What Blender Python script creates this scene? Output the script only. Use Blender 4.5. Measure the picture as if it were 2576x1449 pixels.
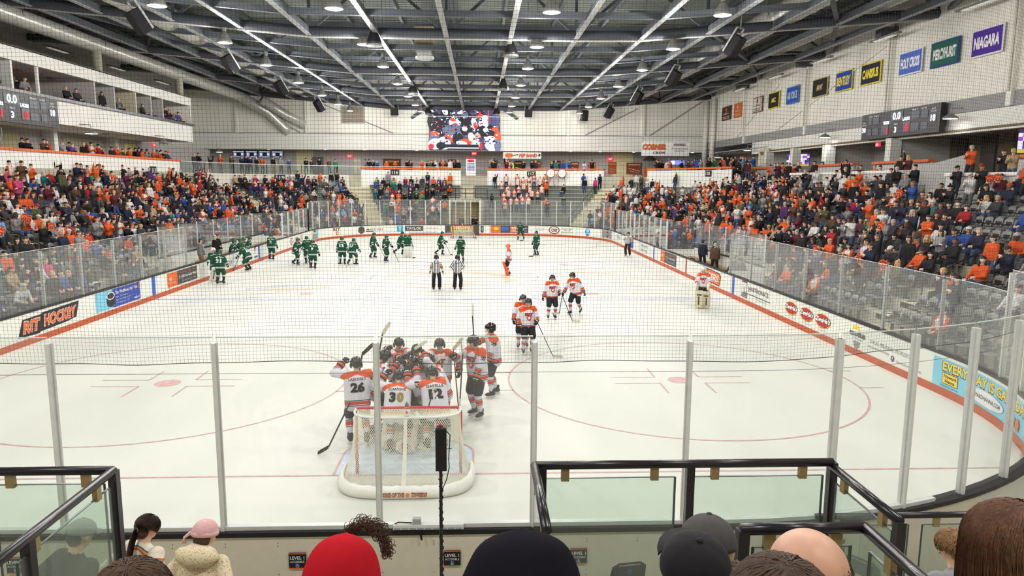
import bpy, math, random
import numpy as np
from mathutils import Vector, Matrix, Euler
from mathutils.bvhtree import BVHTree
for _o in list(bpy.data.objects): bpy.data.objects.remove(_o)
SC = bpy.context.scene
COL = SC.collection
PI = math.pi
random.seed(7)
RNG = np.random.default_rng(11)

# ---------------------------------------------------------------- camera, world, exposure
cd = bpy.data.cameras.new('camera'); cam = bpy.data.objects.new('camera', cd); COL.objects.link(cam)
F_PX, W_PX, H_PX = 1814.0, 2576.0, 1449.0
cd.sensor_fit = 'HORIZONTAL'; cd.sensor_width = 36.0; cd.lens = 36.0 * F_PX / W_PX
cd.clip_start = 0.05; cd.clip_end = 400
CAM = Vector((1.38, -8.2, 5.22))
_p = math.atan(267.5 / F_PX); _y = math.atan(82 / F_PX * math.cos(_p)); _r = 0.0062
fw = Vector((math.sin(_y) * math.cos(_p), math.cos(_y) * math.cos(_p), -math.sin(_p)))
rt = Vector((math.cos(_y), -math.sin(_y), 0)); up = rt.cross(fw)
rt, up = rt * math.cos(_r) + up * math.sin(_r), up * math.cos(_r) - rt * math.sin(_r)
cam.matrix_world = Matrix(((rt.x, up.x, -fw.x, CAM.x), (rt.y, up.y, -fw.y, CAM.y), (rt.z, up.z, -fw.z, CAM.z), (0, 0, 0, 1)))
SC.camera = cam
wd = bpy.data.worlds.new('world'); SC.world = wd; wd.use_nodes = True
wd.node_tree.nodes['Background'].inputs[0].default_value = (0.75, 0.8, 0.9, 1)
wd.node_tree.nodes['Background'].inputs[1].default_value = 0.10
SC.view_settings.view_transform = 'Standard'; SC.view_settings.look = 'None'
SC.view_settings.exposure = -1.08; SC.view_settings.gamma = 1.0
SC.view_settings.use_curve_mapping = False
SC.cycles.max_bounces = 5; SC.cycles.diffuse_bounces = 3; SC.cycles.glossy_bounces = 2
SC.cycles.transmission_bounces = 2; SC.cycles.transparent_max_bounces = 14
SC.cycles.caustics_reflective = False; SC.cycles.caustics_refractive = False
LAMP_W = 2600.0

# the lamp grid: real high-bay lamps under the roof, continued behind the camera
LAMP_X = (-12.8, -5.1, 4.6, 12.4)
LAMP_Y = (-7.6, 0.6, 8.8, 17.1, 25.6, 34.1, 42.0, 50.6, 59.0, 66.5, 73.2)
LAMP_Z = 12.75

# ---------------------------------------------------------------- materials
MATS = {}
def lin(c):
    return tuple(((v / 255) / 12.92 if v / 255 <= 0.04045 else ((v / 255 + 0.055) / 1.055) ** 2.4) for v in c)
def M(name, rgb=None, rough=0.6, metal=0.0, emit=0.0, noise=0.06, scale=8.0, spec=0.4, bump=0.0, coat=0.0):
    if name in MATS: return MATS[name]
    m = bpy.data.materials.new(name); m.use_nodes = True
    nt = m.node_tree; b = nt.nodes['Principled BSDF']
    col = lin(rgb)
    b.inputs['Roughness'].default_value = rough; b.inputs['Metallic'].default_value = metal
    b.inputs['Specular IOR Level'].default_value = spec
    b.inputs['Base Color'].default_value = (*col, 1)
    if coat: b.inputs['Coat Weight'].default_value = coat
    if emit:
        b.inputs['Emission Color'].default_value = (*col, 1); b.inputs['Emission Strength'].default_value = emit
    elif noise or bump:
        tc = nt.nodes.new('ShaderNodeTexCoord'); nz = nt.nodes.new('ShaderNodeTexNoise')
        nz.inputs['Scale'].default_value = scale; nz.inputs['Detail'].default_value = 3
        nt.links.new(tc.outputs['Object'], nz.inputs['Vector'])
        if noise:
            mx = nt.nodes.new('ShaderNodeMixRGB'); mx.blend_type = 'MULTIPLY'; mx.inputs[0].default_value = 1
            mr = nt.nodes.new('ShaderNodeMapRange')
            mr.inputs[1].default_value = 0.3; mr.inputs[2].default_value = 0.7
            mr.inputs[3].default_value = 1 - noise; mr.inputs[4].default_value = 1 + noise
            nt.links.new(nz.outputs[0], mr.inputs[0])
            mx.inputs[1].default_value = (*col, 1); nt.links.new(mr.outputs[0], mx.inputs[2])
            nt.links.new(mx.outputs[0], b.inputs['Base Color'])
        if bump:
            bp = nt.nodes.new('ShaderNodeBump'); bp.inputs['Strength'].default_value = bump
            nt.links.new(nz.outputs[0], bp.inputs['Height']); nt.links.new(bp.outputs[0], b.inputs['Normal'])
    MATS[name] = m
    return m
def glass_mat(name, tint=(0.965, 0.975, 0.97), haze=0.05, gloss=1.0, hazecol=(0.8, 0.82, 0.8)):
    if name in MATS: return MATS[name]
    m = bpy.data.materials.new(name); m.use_nodes = True; nt = m.node_tree; nt.nodes.clear()
    out = nt.nodes.new('ShaderNodeOutputMaterial'); tr = nt.nodes.new('ShaderNodeBsdfTransparent'); gl = nt.nodes.new('ShaderNodeBsdfGlossy')
    df = nt.nodes.new('ShaderNodeBsdfDiffuse'); fr = nt.nodes.new('ShaderNodeLayerWeight'); pw = nt.nodes.new('ShaderNodeMath'); pw.operation = 'POWER'; pw.inputs[1].default_value = 5.0; ma = nt.nodes.new('ShaderNodeMath'); ma.operation = 'MULTIPLY_ADD'; ma.inputs[1].default_value = 0.9; ma.inputs[2].default_value = 0.025; mx = nt.nodes.new('ShaderNodeMixShader'); m2 = nt.nodes.new('ShaderNodeMixShader')
    mu = nt.nodes.new('ShaderNodeMath'); mu.operation = 'MULTIPLY'; mu.inputs[1].default_value = gloss; mu.use_clamp = True
    tr.inputs[0].default_value = (*tint, 1); gl.inputs[0].default_value = (0.9, 0.9, 0.9, 1); gl.inputs['Roughness'].default_value = 0.03
    df.inputs[0].default_value = (*hazecol, 1); fr.inputs['Blend'].default_value = 0.5; m2.inputs[0].default_value = haze
    nt.links.new(tr.outputs[0], m2.inputs[1]); nt.links.new(df.outputs[0], m2.inputs[2])
    nt.links.new(fr.outputs['Facing'], pw.inputs[0]); nt.links.new(pw.outputs[0], ma.inputs[0]); nt.links.new(ma.outputs[0], mu.inputs[0]); nt.links.new(mu.outputs[0], mx.inputs[0])
    nt.links.new(m2.outputs[0], mx.inputs[1]); nt.links.new(gl.outputs[0], mx.inputs[2]); nt.links.new(mx.outputs[0], out.inputs[0])
    MATS[name] = m
    return m
def band_mat(name, attr, stops, rough=0.75, wave=None):
    """colour bands read from a mesh attribute that runs along a limb or a torso"""
    if name in MATS: return MATS[name]
    m = bpy.data.materials.new(name); m.use_nodes = True; nt = m.node_tree; b = nt.nodes['Principled BSDF']
    b.inputs['Roughness'].default_value = rough; b.inputs['Specular IOR Level'].default_value = 0.25
    at = nt.nodes.new('ShaderNodeAttribute'); at.attribute_name = attr
    if wave:
        mm = nt.nodes.new('ShaderNodeMath'); mm.operation = 'MULTIPLY'; mm.inputs[1].default_value = wave
        fr = nt.nodes.new('ShaderNodeMath'); fr.operation = 'FRACT'
        nt.links.new(at.outputs['Fac'], mm.inputs[0]); nt.links.new(mm.outputs[0], fr.inputs[0]); src = fr.outputs[0]
    else: src = at.outputs['Fac']
    cr = nt.nodes.new('ShaderNodeValToRGB'); cr.color_ramp.interpolation = 'CONSTANT'
    e = cr.color_ramp.elements
    e[0].position = stops[0][0]; e[0].color = (*lin(stops[0][1]), 1)
    e[1].position = stops[1][0]; e[1].color = (*lin(stops[1][1]), 1)
    for p, c in stops[2:]:
        n = e.new(p); n.color = (*lin(c), 1)
    nt.links.new(src, cr.inputs[0]); nt.links.new(cr.outputs[0], b.inputs['Base Color'])
    tc = nt.nodes.new('ShaderNodeTexCoord'); nz = nt.nodes.new('ShaderNodeTexNoise'); nz.inputs['Scale'].default_value = 9; nz.inputs['Detail'].default_value = 2
    bp = nt.nodes.new('ShaderNodeBump'); bp.inputs['Strength'].default_value = 0.35; bp.inputs['Distance'].default_value = 0.05
    nt.links.new(tc.outputs['Object'], nz.inputs['Vector']); nt.links.new(nz.outputs[0], bp.inputs['Height']); nt.links.new(bp.outputs[0], b.inputs['Normal'])
    MATS[name] = m
    return m

# ---------------------------------------------------------------- mesh building
class MB:
    def __init__(s): s.v = []; s.f = []; s.m = []
    def add(s, vs, fs, mi=0):
        o = len(s.v); s.v.extend([tuple(v) for v in vs]); s.f.extend([tuple(i + o for i in f) for f in fs]); s.m.extend([mi] * len(fs)); return s
    def box(s, c, d, rz=0.0, mi=0, rx=0.0, ry=0.0):
        R = Euler((rx, ry, rz)).to_matrix(); c = Vector(c)
        vs = [c + R @ Vector((x * d[0] / 2, y * d[1] / 2, z * d[2] / 2)) for z in (-1, 1) for y in (-1, 1) for x in (-1, 1)]
        return s.add(vs, [(0, 2, 3, 1), (4, 5, 7, 6), (0, 1, 5, 4), (2, 6, 7, 3), (0, 4, 6, 2), (1, 3, 7, 5)], mi)
    def bar(s, a, b, w, h, mi=0, upv=(0, 0, 1)):
        a, b = Vector(a), Vector(b); d = (b - a).normalized(); u = Vector(upv)
        if abs(d.dot(u)) > 0.99: u = Vector((0, 1, 0))
        x = d.cross(u).normalized(); u = x.cross(d)
        vs = [p + x * (i * w / 2) + u * (j * h / 2) for p in (a, b) for i, j in ((-1, -1), (1, -1), (1, 1), (-1, 1))]
        return s.add(vs, [(3, 2, 1, 0), (4, 5, 6, 7), (0, 1, 5, 4), (1, 2, 6, 5), (2, 3, 7, 6), (3, 0, 4, 7)], mi)
    def tube(s, pts, r, n=8, mi=0, cap=True):
        pts = [Vector(p) for p in pts]; k = len(pts); rs = r if isinstance(r, (list, tuple)) else [r] * k
        t0 = (pts[1] - pts[0]).normalized(); u = t0.orthogonal().normalized(); vs = []
        for i, p in enumerate(pts):
            t = (pts[min(i + 1, k - 1)] - pts[max(i - 1, 0)]).normalized()
            u = (u - t * u.dot(t)).normalized(); w = t.cross(u)
            for j in range(n):
                a = 2 * PI * j / n; vs.append(p + (u * math.cos(a) + w * math.sin(a)) * rs[i])
        fs = [(i * n + j, i * n + (j + 1) % n, (i + 1) * n + (j + 1) % n, (i + 1) * n + j) for i in range(k - 1) for j in range(n)]
        if cap: fs += [tuple(range(n - 1, -1, -1)), tuple((k - 1) * n + j for j in range(n))]
        return s.add(vs, fs, mi)
    def lathe(s, prof, c=(0, 0, 0), n=16, mi=0, sx=1.0, sy=1.0):
        c = Vector(c); k = len(prof)
        vs = [c + Vector((r * math.cos(2 * PI * j / n) * sx, r * math.sin(2 * PI * j / n) * sy, z)) for r, z in prof for j in range(n)]
        fs = [(i * n + j, i * n + (j + 1) % n, (i + 1) * n + (j + 1) % n, (i + 1) * n + j) for i in range(k - 1) for j in range(n)]
        if prof[0][0] > 1e-4: fs.append(tuple(range(n - 1, -1, -1)))
        if prof[-1][0] > 1e-4: fs.append(tuple((k - 1) * n + j for j in range(n)))
        return s.add(vs, fs, mi)
    def ball(s, c, r, n=12, m=8, mi=0, R=None, lo=-1.0, fn=None):
        """ellipsoid; lo = lowest latitude kept (-1..1)"""
        r = r if isinstance(r, (tuple, list)) else (r, r, r); c = Vector(c); vs = []
        a0 = math.asin(max(-1, lo))
        for i in range(m + 1):
            a = a0 + (PI / 2 - a0) * i / m
            for j in range(n):
                b = 2 * PI * j / n; d = Vector((math.cos(a) * math.cos(b), math.cos(a) * math.sin(b), math.sin(a)))
                k = fn(d) if fn else 1.0
                p = Vector((d.x * r[0] * k, d.y * r[1] * k, d.z * r[2] * k)); vs.append(c + (R @ p if R else p))
        fs = [(i * n + j, i * n + (j + 1) % n, (i + 1) * n + (j + 1) % n, (i + 1) * n + j) for i in range(m) for j in range(n)]
        fs.append(tuple(range(n - 1, -1, -1)))
        return s.add(vs, fs, mi)
    def mesh(s, name, smooth=False):
        me = bpy.data.meshes.new(name); me.from_pydata(s.v, [], s.f)
        if s.m and max(s.m) > 0: me.polygons.foreach_set('material_index', s.m)
        if smooth: me.polygons.foreach_set('use_smooth', [True] * len(s.f))
        me.update(); return me
    def obj(s, name, mats, parent=None, smooth=False, loc=None, rz=0.0):
        return mobj(name, s.mesh(name, smooth), mats, parent, loc, rz)
def mobj(name, me, mats, parent=None, loc=None, rz=0.0):
    o = bpy.data.objects.new(name, me); COL.objects.link(o)
    if mats is not None and not me.materials:
        for m in (mats if isinstance(mats, (list, tuple)) else [mats]): me.materials.append(m)
    if parent is not None: o.parent = parent
    if loc is not None: o.location = loc
    if rz: o.rotation_euler.z = rz
    return o
def tag(o, label, cat, group=None, kind=None):
    if label: o['label'] = label
    if cat: o['category'] = cat
    if group: o['group'] = group
    if kind: o['kind'] = kind
    return o
def thing(name, label, cat, loc=(0, 0, 0), rz=0.0, group=None, kind=None):
    o = bpy.data.objects.new(name, None); COL.objects.link(o); o.location = loc; o.rotation_euler.z = rz
    o.empty_display_size = 0.2
    return tag(o, label, cat, group, kind)
def copy_tree(o, parent=None):
    c = o.copy(); COL.objects.link(c)
    if parent is not None: c.parent = parent
    for ch in list(o.children): copy_tree(ch, c)
    return c
def ad_path(pts, d=0.0): return pts
_ON = 'zeroth first second third fourth fifth sixth seventh eighth ninth tenth eleventh twelfth thirteenth fourteenth fifteenth sixteenth seventeenth eighteenth nineteenth'.split()
def ordn(n):
    if n < 20: return _ON[n]
    t, u = divmod(n, 10); return ('twent thirt fort fift sixt sevent eight ninet'.split()[t - 2] + ('ieth' if u == 0 else 'y-' + _ON[u]))
_TXT = {}
def text2d(s, size=1.0, bold=0.0, shear=0.0, sx=1.0, align='CENTER'):
    """flat lettering as 2-D vertices and faces"""
    k = (s, bold, shear, sx, align)
    if k not in _TXT:
        cu = bpy.data.curves.new('t', 'FONT'); cu.body = s; cu.align_x = align; cu.align_y = 'CENTER'; cu.offset = bold; cu.shear = shear; cu.resolution_u = 2
        o = bpy.data.objects.new('t', cu); COL.objects.link(o); dg = bpy.context.evaluated_depsgraph_get()
        me = bpy.data.meshes.new_from_object(o.evaluated_get(dg))
        _TXT[k] = ([(v.co.x * sx, v.co.y) for v in me.vertices], [tuple(p.vertices) for p in me.polygons])
        bpy.data.objects.remove(o); bpy.data.curves.remove(cu); bpy.data.meshes.remove(me)
    vs, fs = _TXT[k]
    return [(x * size, y * size) for x, y in vs], fs
def text_fit(s, w, h, **kw):
    """lettering scaled to fill w x h"""
    vs, fs = text2d(s, 1.0, **kw)
    if not vs: return vs, fs
    xs = [v[0] for v in vs]; ys = [v[1] for v in vs]
    kx = w / max(1e-6, max(xs) - min(xs)); ky = h / max(1e-6, max(ys) - min(ys)); cx = (max(xs) + min(xs)) / 2; cy = (max(ys) + min(ys)) / 2
    return [((x - cx) * kx, (y - cy) * ky) for x, y in vs], fs
def put_text(name, s, mat, org, ux, uy, w, h, parent=None, lift=0.01, **kw):
    vs, fs = text_fit(s, w, h, **kw); ux, uy = Vector(ux), Vector(uy); n = ux.cross(uy); org = Vector(org)
    b = MB(); b.add([org + ux * x + uy * y + n * lift for x, y in vs], fs)
    return b.obj(name, mat, parent)
def multi_text(name, items, mats, org, ux, uy, parent=None, lift=0.01):
    """items: (string, x, y, w, h, material index, kwargs) in the plane ux, uy"""
    b = MB(); ux, uy = Vector(ux), Vector(uy); n = ux.cross(uy); org = Vector(org)
    for s, x0, y0, w, h, mi, kw in items:
        vs, fs = text_fit(s, w, h, **kw)
        b.add([org + ux * (x0 + x) + uy * (y0 + y) + n * (lift + 0.001 * mi) for x, y in vs], fs, mi)
    return b.obj(name, mats, parent)

# ---------------------------------------------------------------- the rink's rounded path
HW, RAD, Y0, Y1 = 12.92, 8.5, 0.15, 62.2
CX, CYF, CYN = HW - RAD, Y1 - RAD, Y0 + RAD
def rpath(d=0.0, step=0.4):
    """closed loop clockwise from the near end of the left side, offset d outwards: list of (s0, x, y, nx, ny), n points inwards"""
    out = []; s = 0.0
    LS = CYF - CYN; A = RAD * PI / 2; FS = 2 * CX
    def straight(p0, p1, n, L):
        k = max(1, int(round(L / step)))
        for i in range(k):
            t = i / k; out.append((s + L * t, p0[0] + (p1[0] - p0[0]) * t - n[0] * d, p0[1] + (p1[1] - p0[1]) * t - n[1] * d, n[0], n[1]))
    def arc(c, a0, L):
        k = max(6, int(round(L / step)))
        for i in range(k):
            a = a0 - PI / 2 * i / k; out.append((s + L * i / k, c[0] + (RAD + d) * math.cos(a), c[1] + (RAD + d) * math.sin(a), -math.cos(a), -math.sin(a)))
    straight((-HW, CYN), (-HW, CYF), (1, 0), LS); s += LS
    arc((-CX, CYF), PI, A); s += A
    straight((-CX, Y1), (CX, Y1), (0, -1), FS); s += FS
    arc((CX, CYF), PI / 2, A); s += A
    straight((HW, CYF), (HW, CYN), (-1, 0), LS); s += LS
    arc((CX, CYN), 0, A); s += A
    straight((CX, Y0), (-CX, Y0), (0, 1), FS); s += FS
    arc((-CX, CYN), -PI / 2, A); s += A
    return out, s
_P, LOOP = rpath(0.0, 0.25)
_PA = np.array(_P + [(LOOP,) + _P[0][1:]])
def at_s(s, d=0.0):
    """(x, y, nx, ny) on the boards' line at arc length s, moved d outwards"""
    s = s % LOOP
    x, y, nx, ny = (float(np.interp(s, _PA[:, 0], _PA[:, i])) for i in (1, 2, 3, 4)); l = math.hypot(nx, ny); nx /= l; ny /= l
    return x - nx * d, y - ny * d, nx, ny
S_L = lambda y: y - CYN
S_FAR0 = (CYF - CYN) + RAD * PI / 2
S_F = lambda x: S_FAR0 + x + CX
S_R0 = S_FAR0 + 2 * CX + RAD * PI / 2
S_R = lambda y: S_R0 + CYF - y
S_N0 = S_R0 + (CYF - CYN) + RAD * PI / 2
S_NX = lambda x: S_N0 + (CX - x)
def sweep(b, prof, s0, s1, step=0.4, mi=0, caps=True):
    """sweep a closed profile of (d outwards, z) along the boards' line"""
    k = max(1, int(math.ceil((s1 - s0) / step))); n = len(prof); vs = []
    for i in range(k + 1):
        s = s0 + (s1 - s0) * i / k; x, y, nx, ny = at_s(s)
        vs += [(x - nx * d, y - ny * d, z) for d, z in prof]
    fs = [(i * n + j, (i + 1) * n + j, (i + 1) * n + (j + 1) % n, i * n + (j + 1) % n) for i in range(k) for j in range(n)]
    if caps: fs += [tuple(range(n)), tuple(k * n + j for j in range(n - 1, -1, -1))]
    return b.add(vs, fs, mi)
# ---------------------------------------------------------------- palette
WHITE = M('white_board', (226, 228, 220), 0.35, noise=0.015)
CREAM = M('cream_panel', (222, 214, 198), 0.5, noise=0.03)
KICK = M('orange_kick', (184, 82, 40), 0.45, noise=0.1, scale=3)
BLACKP = M('black_plastic', (26, 25, 30), 0.4, noise=0.05)
CAPM = M('cap_grey', (70, 68, 74), 0.3, noise=0.08)
ALU = M('aluminium', (228, 230, 228), 0.35, metal=0.1, noise=0.05); ALUS = M('aluminium_pale', (190, 194, 192), 0.35, noise=0.05)
STEEL = M('roof_steel', (84, 89, 96), 0.6, noise=0.08, scale=2)
STEELD = M('pipe_steel', (66, 69, 78), 0.55, noise=0.08, scale=2)
RAILG = M('rail_steel_light', (146, 148, 146), 0.5, noise=0.05)
PIPEW = M('white_pipe', (182, 183, 178), 0.5, noise=0.03)
DECK = M('roof_deck', (116, 122, 116), 0.6, noise=0.1, scale=1)
DUCT = M('galvanised_duct', (196, 196, 188), 0.3, metal=0.35, noise=0.12, scale=3)
WALLP = M('wall_panel', (232, 230, 220), 0.7, noise=0.04, scale=0.6)
WALLW = M('wall_white', (228, 227, 220), 0.7, noise=0.03, scale=0.8)
WALLG = M('wall_grey', (150, 150, 150), 0.7, noise=0.05)
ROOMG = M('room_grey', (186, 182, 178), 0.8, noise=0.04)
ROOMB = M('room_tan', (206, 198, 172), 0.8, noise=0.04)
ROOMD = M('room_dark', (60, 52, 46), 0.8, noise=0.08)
CONC = M('concrete', (172, 168, 150), 0.85, noise=0.1, scale=1.5)
STEP = M('concrete_step', (206, 198, 164), 0.85, noise=0.08, scale=2)
ORANGE = M('orange_rail', (224, 100, 36), 0.5, noise=0.04)
BLACK = M('black_paint', (18, 17, 20), 0.35, noise=0.05)
BLACKF = M('black_cloth', (20, 19, 24), 0.9, noise=0.15, scale=14, bump=0.2)
SEATM = M('seat_grey', (114, 114, 112), 0.45, noise=0.06)
SEATB = M('seat_frame_black', (30, 30, 32), 0.5)
BENCHM = M('bench_grey', (152, 158, 146), 0.6, noise=0.08)
GLASS = glass_mat('rink_glass', haze=0.06)
GLASSR = glass_mat('rail_glass', tint=(0.86, 0.92, 0.88), haze=0.05)
LAMPE = M('lamp_glow', (255, 250, 240), emit=14)
LAMPS_ = M('lamp_shell', (132, 132, 128), 0.4, metal=0.2, noise=0.03)
TUBEE = M('tube_glow', (255, 252, 244), emit=5)
YELT = M('tube_warm', (226, 214, 150), emit=0.9)
LEDW = M('led_white', (236, 246, 255), emit=3.5)
LEDR = M('led_red', (255, 26, 34), emit=3.0)
EXITR = M('exit_red', (255, 40, 50), emit=2.5)
PRINTK = M('print_black', (28, 26, 30), 0.5, noise=0)
PRINTW = M('print_white', (228, 228, 226), 0.5, noise=0)
PRINTO = M('print_orange', (226, 104, 40), 0.5, noise=0)
PRINTR = M('print_red', (186, 34, 44), 0.5, noise=0)
PRINTB = M('print_blue', (48, 74, 168), 0.5, noise=0)
PRINTLB = M('print_light_blue', (126, 200, 226), 0.5, noise=0.12, scale=1.2)
PRINTY = M('print_yellow', (246, 210, 50), 0.5, noise=0)
PRINTG = M('print_grey', (140, 142, 142), 0.5, noise=0)
PRINTDG = M('print_dark_grey', (72, 72, 74), 0.5, noise=0)
PRINTT = M('print_teal', (30, 160, 196), 0.5, noise=0)
PRINTM = M('print_maroon', (110, 46, 40), 0.5, noise=0)

# ---------------------------------------------------------------- floor and ice
def ice_material():
    m = bpy.data.materials.new('ice'); m.use_nodes = True; nt = m.node_tree; b = nt.nodes['Principled BSDF']
    tc = nt.nodes.new('ShaderNodeTexCoord'); mp = nt.nodes.new('ShaderNodeMapping'); mp.inputs['Scale'].default_value = (0.35, 0.12, 1)
    nz = nt.nodes.new('ShaderNodeTexNoise'); nz.inputs['Scale'].default_value = 1.0; nz.inputs['Detail'].default_value = 6
    cr = nt.nodes.new('ShaderNodeValToRGB'); cr.color_ramp.elements[0].color = (*lin((206, 207, 198)), 1); cr.color_ramp.elements[1].color = (*lin((219, 219, 211)), 1)
    cr.color_ramp.elements[0].position = 0.35; cr.color_ramp.elements[1].position = 0.65
    nt.links.new(tc.outputs['Object'], mp.inputs[0]); nt.links.new(mp.outputs[0], nz.inputs['Vector']); nt.links.new(nz.outputs[0], cr.inputs[0]); nt.links.new(cr.outputs[0], b.inputs['Base Color'])
    b.inputs['Roughness'].default_value = 0.5; b.inputs['Specular IOR Level'].default_value = 0.25
    return m
b = MB(); b.box((0, 27, -0.35), (70, 104, 0.5)); tag(b.obj('floor', CONC), 'grey concrete arena floor under the rink and the stands', 'floor', kind='structure')
pts, _ = rpath(0.05, 0.5)
b = MB(); n = len(pts); b.add([(p[1], p[2], -0.0) for p in pts] + [(p[1], p[2], -0.09) for p in pts], [tuple(range(n - 1, -1, -1))] + [(i, (i + 1) % n, n + (i + 1) % n, n + i) for i in range(n)])
ICE = b.obj('ice_sheet', ice_material()); tag(ICE, 'white scuffed ice surface inside the boards', 'ice', kind='structure')
LRED = M('ice_line_red', (196, 152, 152), 0.5, noise=0.2, scale=6); LBLUE = M('ice_line_blue', (178, 184, 214), 0.5, noise=0.2, scale=6)
LDOT = M('ice_dot_red', (206, 160, 160), 0.5, noise=0.25, scale=7); CREASE = M('ice_crease_blue', (192, 212, 232), 0.5, noise=0.15, scale=4)
LOGO1 = M('ice_paint_orange', (232, 192, 168), 0.5, noise=0.12, scale=3); LOGO2 = M('ice_paint_grey', (200, 199, 198), 0.5, noise=0.12, scale=3)
IZ = 0.0036
def iline(name, a, c, w, m, z=IZ):
    b = MB(); a, c = Vector((*a, z)), Vector((*c, z)); d = (c - a).normalized(); p = Vector((-d.y, d.x, 0)) * w / 2
    b.add([a - p, c - p, c + p, a + p], [(0, 1, 2, 3)]); return b.obj(name, m, ICE)
def iring(name, c, r, w, m, a0=0, a1=2 * PI, z=IZ, sy=1.0, parent=ICE):
    b = MB(); k = 72; vs = []
    for i in range(k + 1):
        a = a0 + (a1 - a0) * i / k
        for q in (r - w / 2, r + w / 2): vs.append((c[0] + q * math.cos(a), c[1] + q * math.sin(a) * sy, z))
    b.add(vs, [(2 * i, 2 * i + 1, 2 * i + 3, 2 * i + 2) for i in range(k)]); return b.obj(name, m, parent)
def idisc(name, c, r, m, z=IZ): b = MB(); k = 28; b.add([(c[0] + r * math.cos(2 * PI * i / k), c[1] + r * math.sin(2 * PI * i / k), z) for i in range(k)], [tuple(range(k))]); return b.obj(name, m, ICE)
GY, GYF, BLY, BLYF, CENY = 4.2, 58.4, 23.75, 39.0, 31.35
def goal_w(y):
    dy = CYN - y if y < CYN else y - CYF
    return CX + math.sqrt(max(0, RAD ** 2 - max(0, dy) ** 2)) if dy > 0 else HW
for y in (GY, GYF): iline('goal_line', (-goal_w(y), y), (goal_w(y), y), 0.055, LRED)
for y in (BLY, BLYF): iline('blue_line', (-HW, y), (HW, y), 0.30, LBLUE)
iline('centre_line', (-HW, CENY), (HW, CENY), 0.22, M('ice_line_pale', (226, 206, 204), 0.5, noise=0.2))
for sx in (-1, 1):
    for yy, sg in ((GY + 6.1, 1), (GYF - 6.1, -1)):
        c = (sx * 6.706, yy); iring('faceoff_circle', c, 4.57, 0.055, LRED); idisc('faceoff_dot', c, 0.32, LDOT)
        for hx in (-1, 1):
            for hy in (-1, 1):
                iline('faceoff_mark', (c[0] + hx * 0.6, c[1] + hy * 0.3), (c[0] + hx * 1.8, c[1] + hy * 0.3), 0.05, LRED)
                iline('faceoff_mark', (c[0] + hx * 0.6, c[1] + hy * 0.3), (c[0] + hx * 0.6, c[1] + hy * 1.2), 0.05, LRED)
                x0 = c[0] + hx * math.sqrt(4.57 ** 2 - 0.84 ** 2); iline('faceoff_mark', (x0, c[1] + hy * 0.84), (x0 + hx * 0.62, c[1] + hy * 0.84), 0.05, LRED)
    for yy in (BLY + 1.55, BLYF - 1.55): idisc('faceoff_dot', (sx * 6.706, yy), 0.32, LDOT)
for gy, sg in ((GY, 1), (GYF, -1)):
    gx = 0.0 if sg > 0 else -0.2
    b = MB(); k = 24; vs = [(gx - 1.22, gy, IZ - 0.001), ] + [(gx - 1.22 * math.cos(PI * i / k), gy + sg * (1.0 + 0.85 * math.sin(PI * i / k)), IZ - 0.001) for i in range(k + 1)] + [(gx + 1.22, gy, IZ - 0.001)]
    b.add(vs, [tuple(range(len(vs)))]); b.obj('goal_crease', CREASE, ICE)
    b = MB(); out = [(v[0] * 1.0 + (v[0] - gx) * 0.04, v[1] + sg * 0.04, IZ) for v in vs]; m_ = len(vs)
    b.add([(v[0], v[1], IZ) for v in vs] + out, [(i, i + 1, m_ + i + 1, m_ + i) for i in range(m_ - 1)]); b.obj('crease_outline', LRED, ICE)
iring('centre_circle', (0, CENY), 4.57, 0.06, LBLUE)
SWZ = [0.0006]
# worn painted swooshes at centre ice and in the neutral zone
for (cx, cy, r, w, a0, a1, m) in ((-0.3, 30.6, 3.4, 0.9, 0.35, 2.9, LOGO1), (-0.6, 30.2, 2.2, 0.6, 3.4, 5.6, LOGO1), (0.4, 30.4, 2.9, 0.5, 3.2, 6.0, LOGO2), (1.6, 30.0, 1.5, 0.55, -0.6, 2.2, LOGO1), (-1.8, 30.8, 1.5, 0.5, 1.2, 4.2, LOGO2), (0.2, 30.0, 1.2, 0.4, 0, 4.6, LOGO2), (0, 31.0, 4.1, 0.25, 0.2, 3.0, LOGO2)):
    SWZ[0] += 0.00025; iring('painted_swoosh', (cx, cy), r, w, m, a0, a1, SWZ[0], 0.85)
for (x, y, l, w, m, an) in ((-7.6, 27.2, 3.2, 0.5, LOGO1, 0.5), (-8.4, 27.6, 3.4, 0.35, LBLUE, 0.5), (-7.2, 26.7, 2.6, 0.3, M('ice_paint_deep', (232, 182, 160), 0.5, noise=0.1), 0.5), (8.0, 33.2, 2.6, 0.7, LOGO1, -0.4), (8.6, 29.0, 3.0, 0.3, LOGO2, -0.9), (8.9, 28.3, 2.2, 0.25, LOGO2, -0.9), (-8.4, 28.2, 1.5, 0.25, LOGO2, 0.6)):
    iline('painted_stroke', (x - l / 2 * math.cos(an), y - l / 2 * math.sin(an)), (x + l / 2 * math.cos(an), y + l / 2 * math.sin(an)), w, m, SWZ[0] + 0.0003 * abs(x - y) / 40)
b = MB(); rr = random.Random(5)
for i in range(380):
    x, y = rr.uniform(-11.5, 11.5), rr.uniform(18, 56) if i % 3 == 0 else rr.uniform(22, 42); a = rr.uniform(0, PI); l = rr.uniform(0.3, 2.2); w = rr.uniform(0.008, 0.03); k = rr.uniform(-0.5, 0.5); pr = None
    q = [Vector((x + l * (t - 0.5) * math.cos(a + k * t), y + l * (t - 0.5) * math.sin(a + k * t), 0.0042 + i * 2e-6)) for t in (0, 0.33, 0.66, 1)]
    nrm = Vector((-math.sin(a), math.cos(a), 0)) * w
    b.add([p - nrm for p in q] + [p + nrm for p in q], [(0, 1, 5, 4), (1, 2, 6, 5), (2, 3, 7, 6)])
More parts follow.
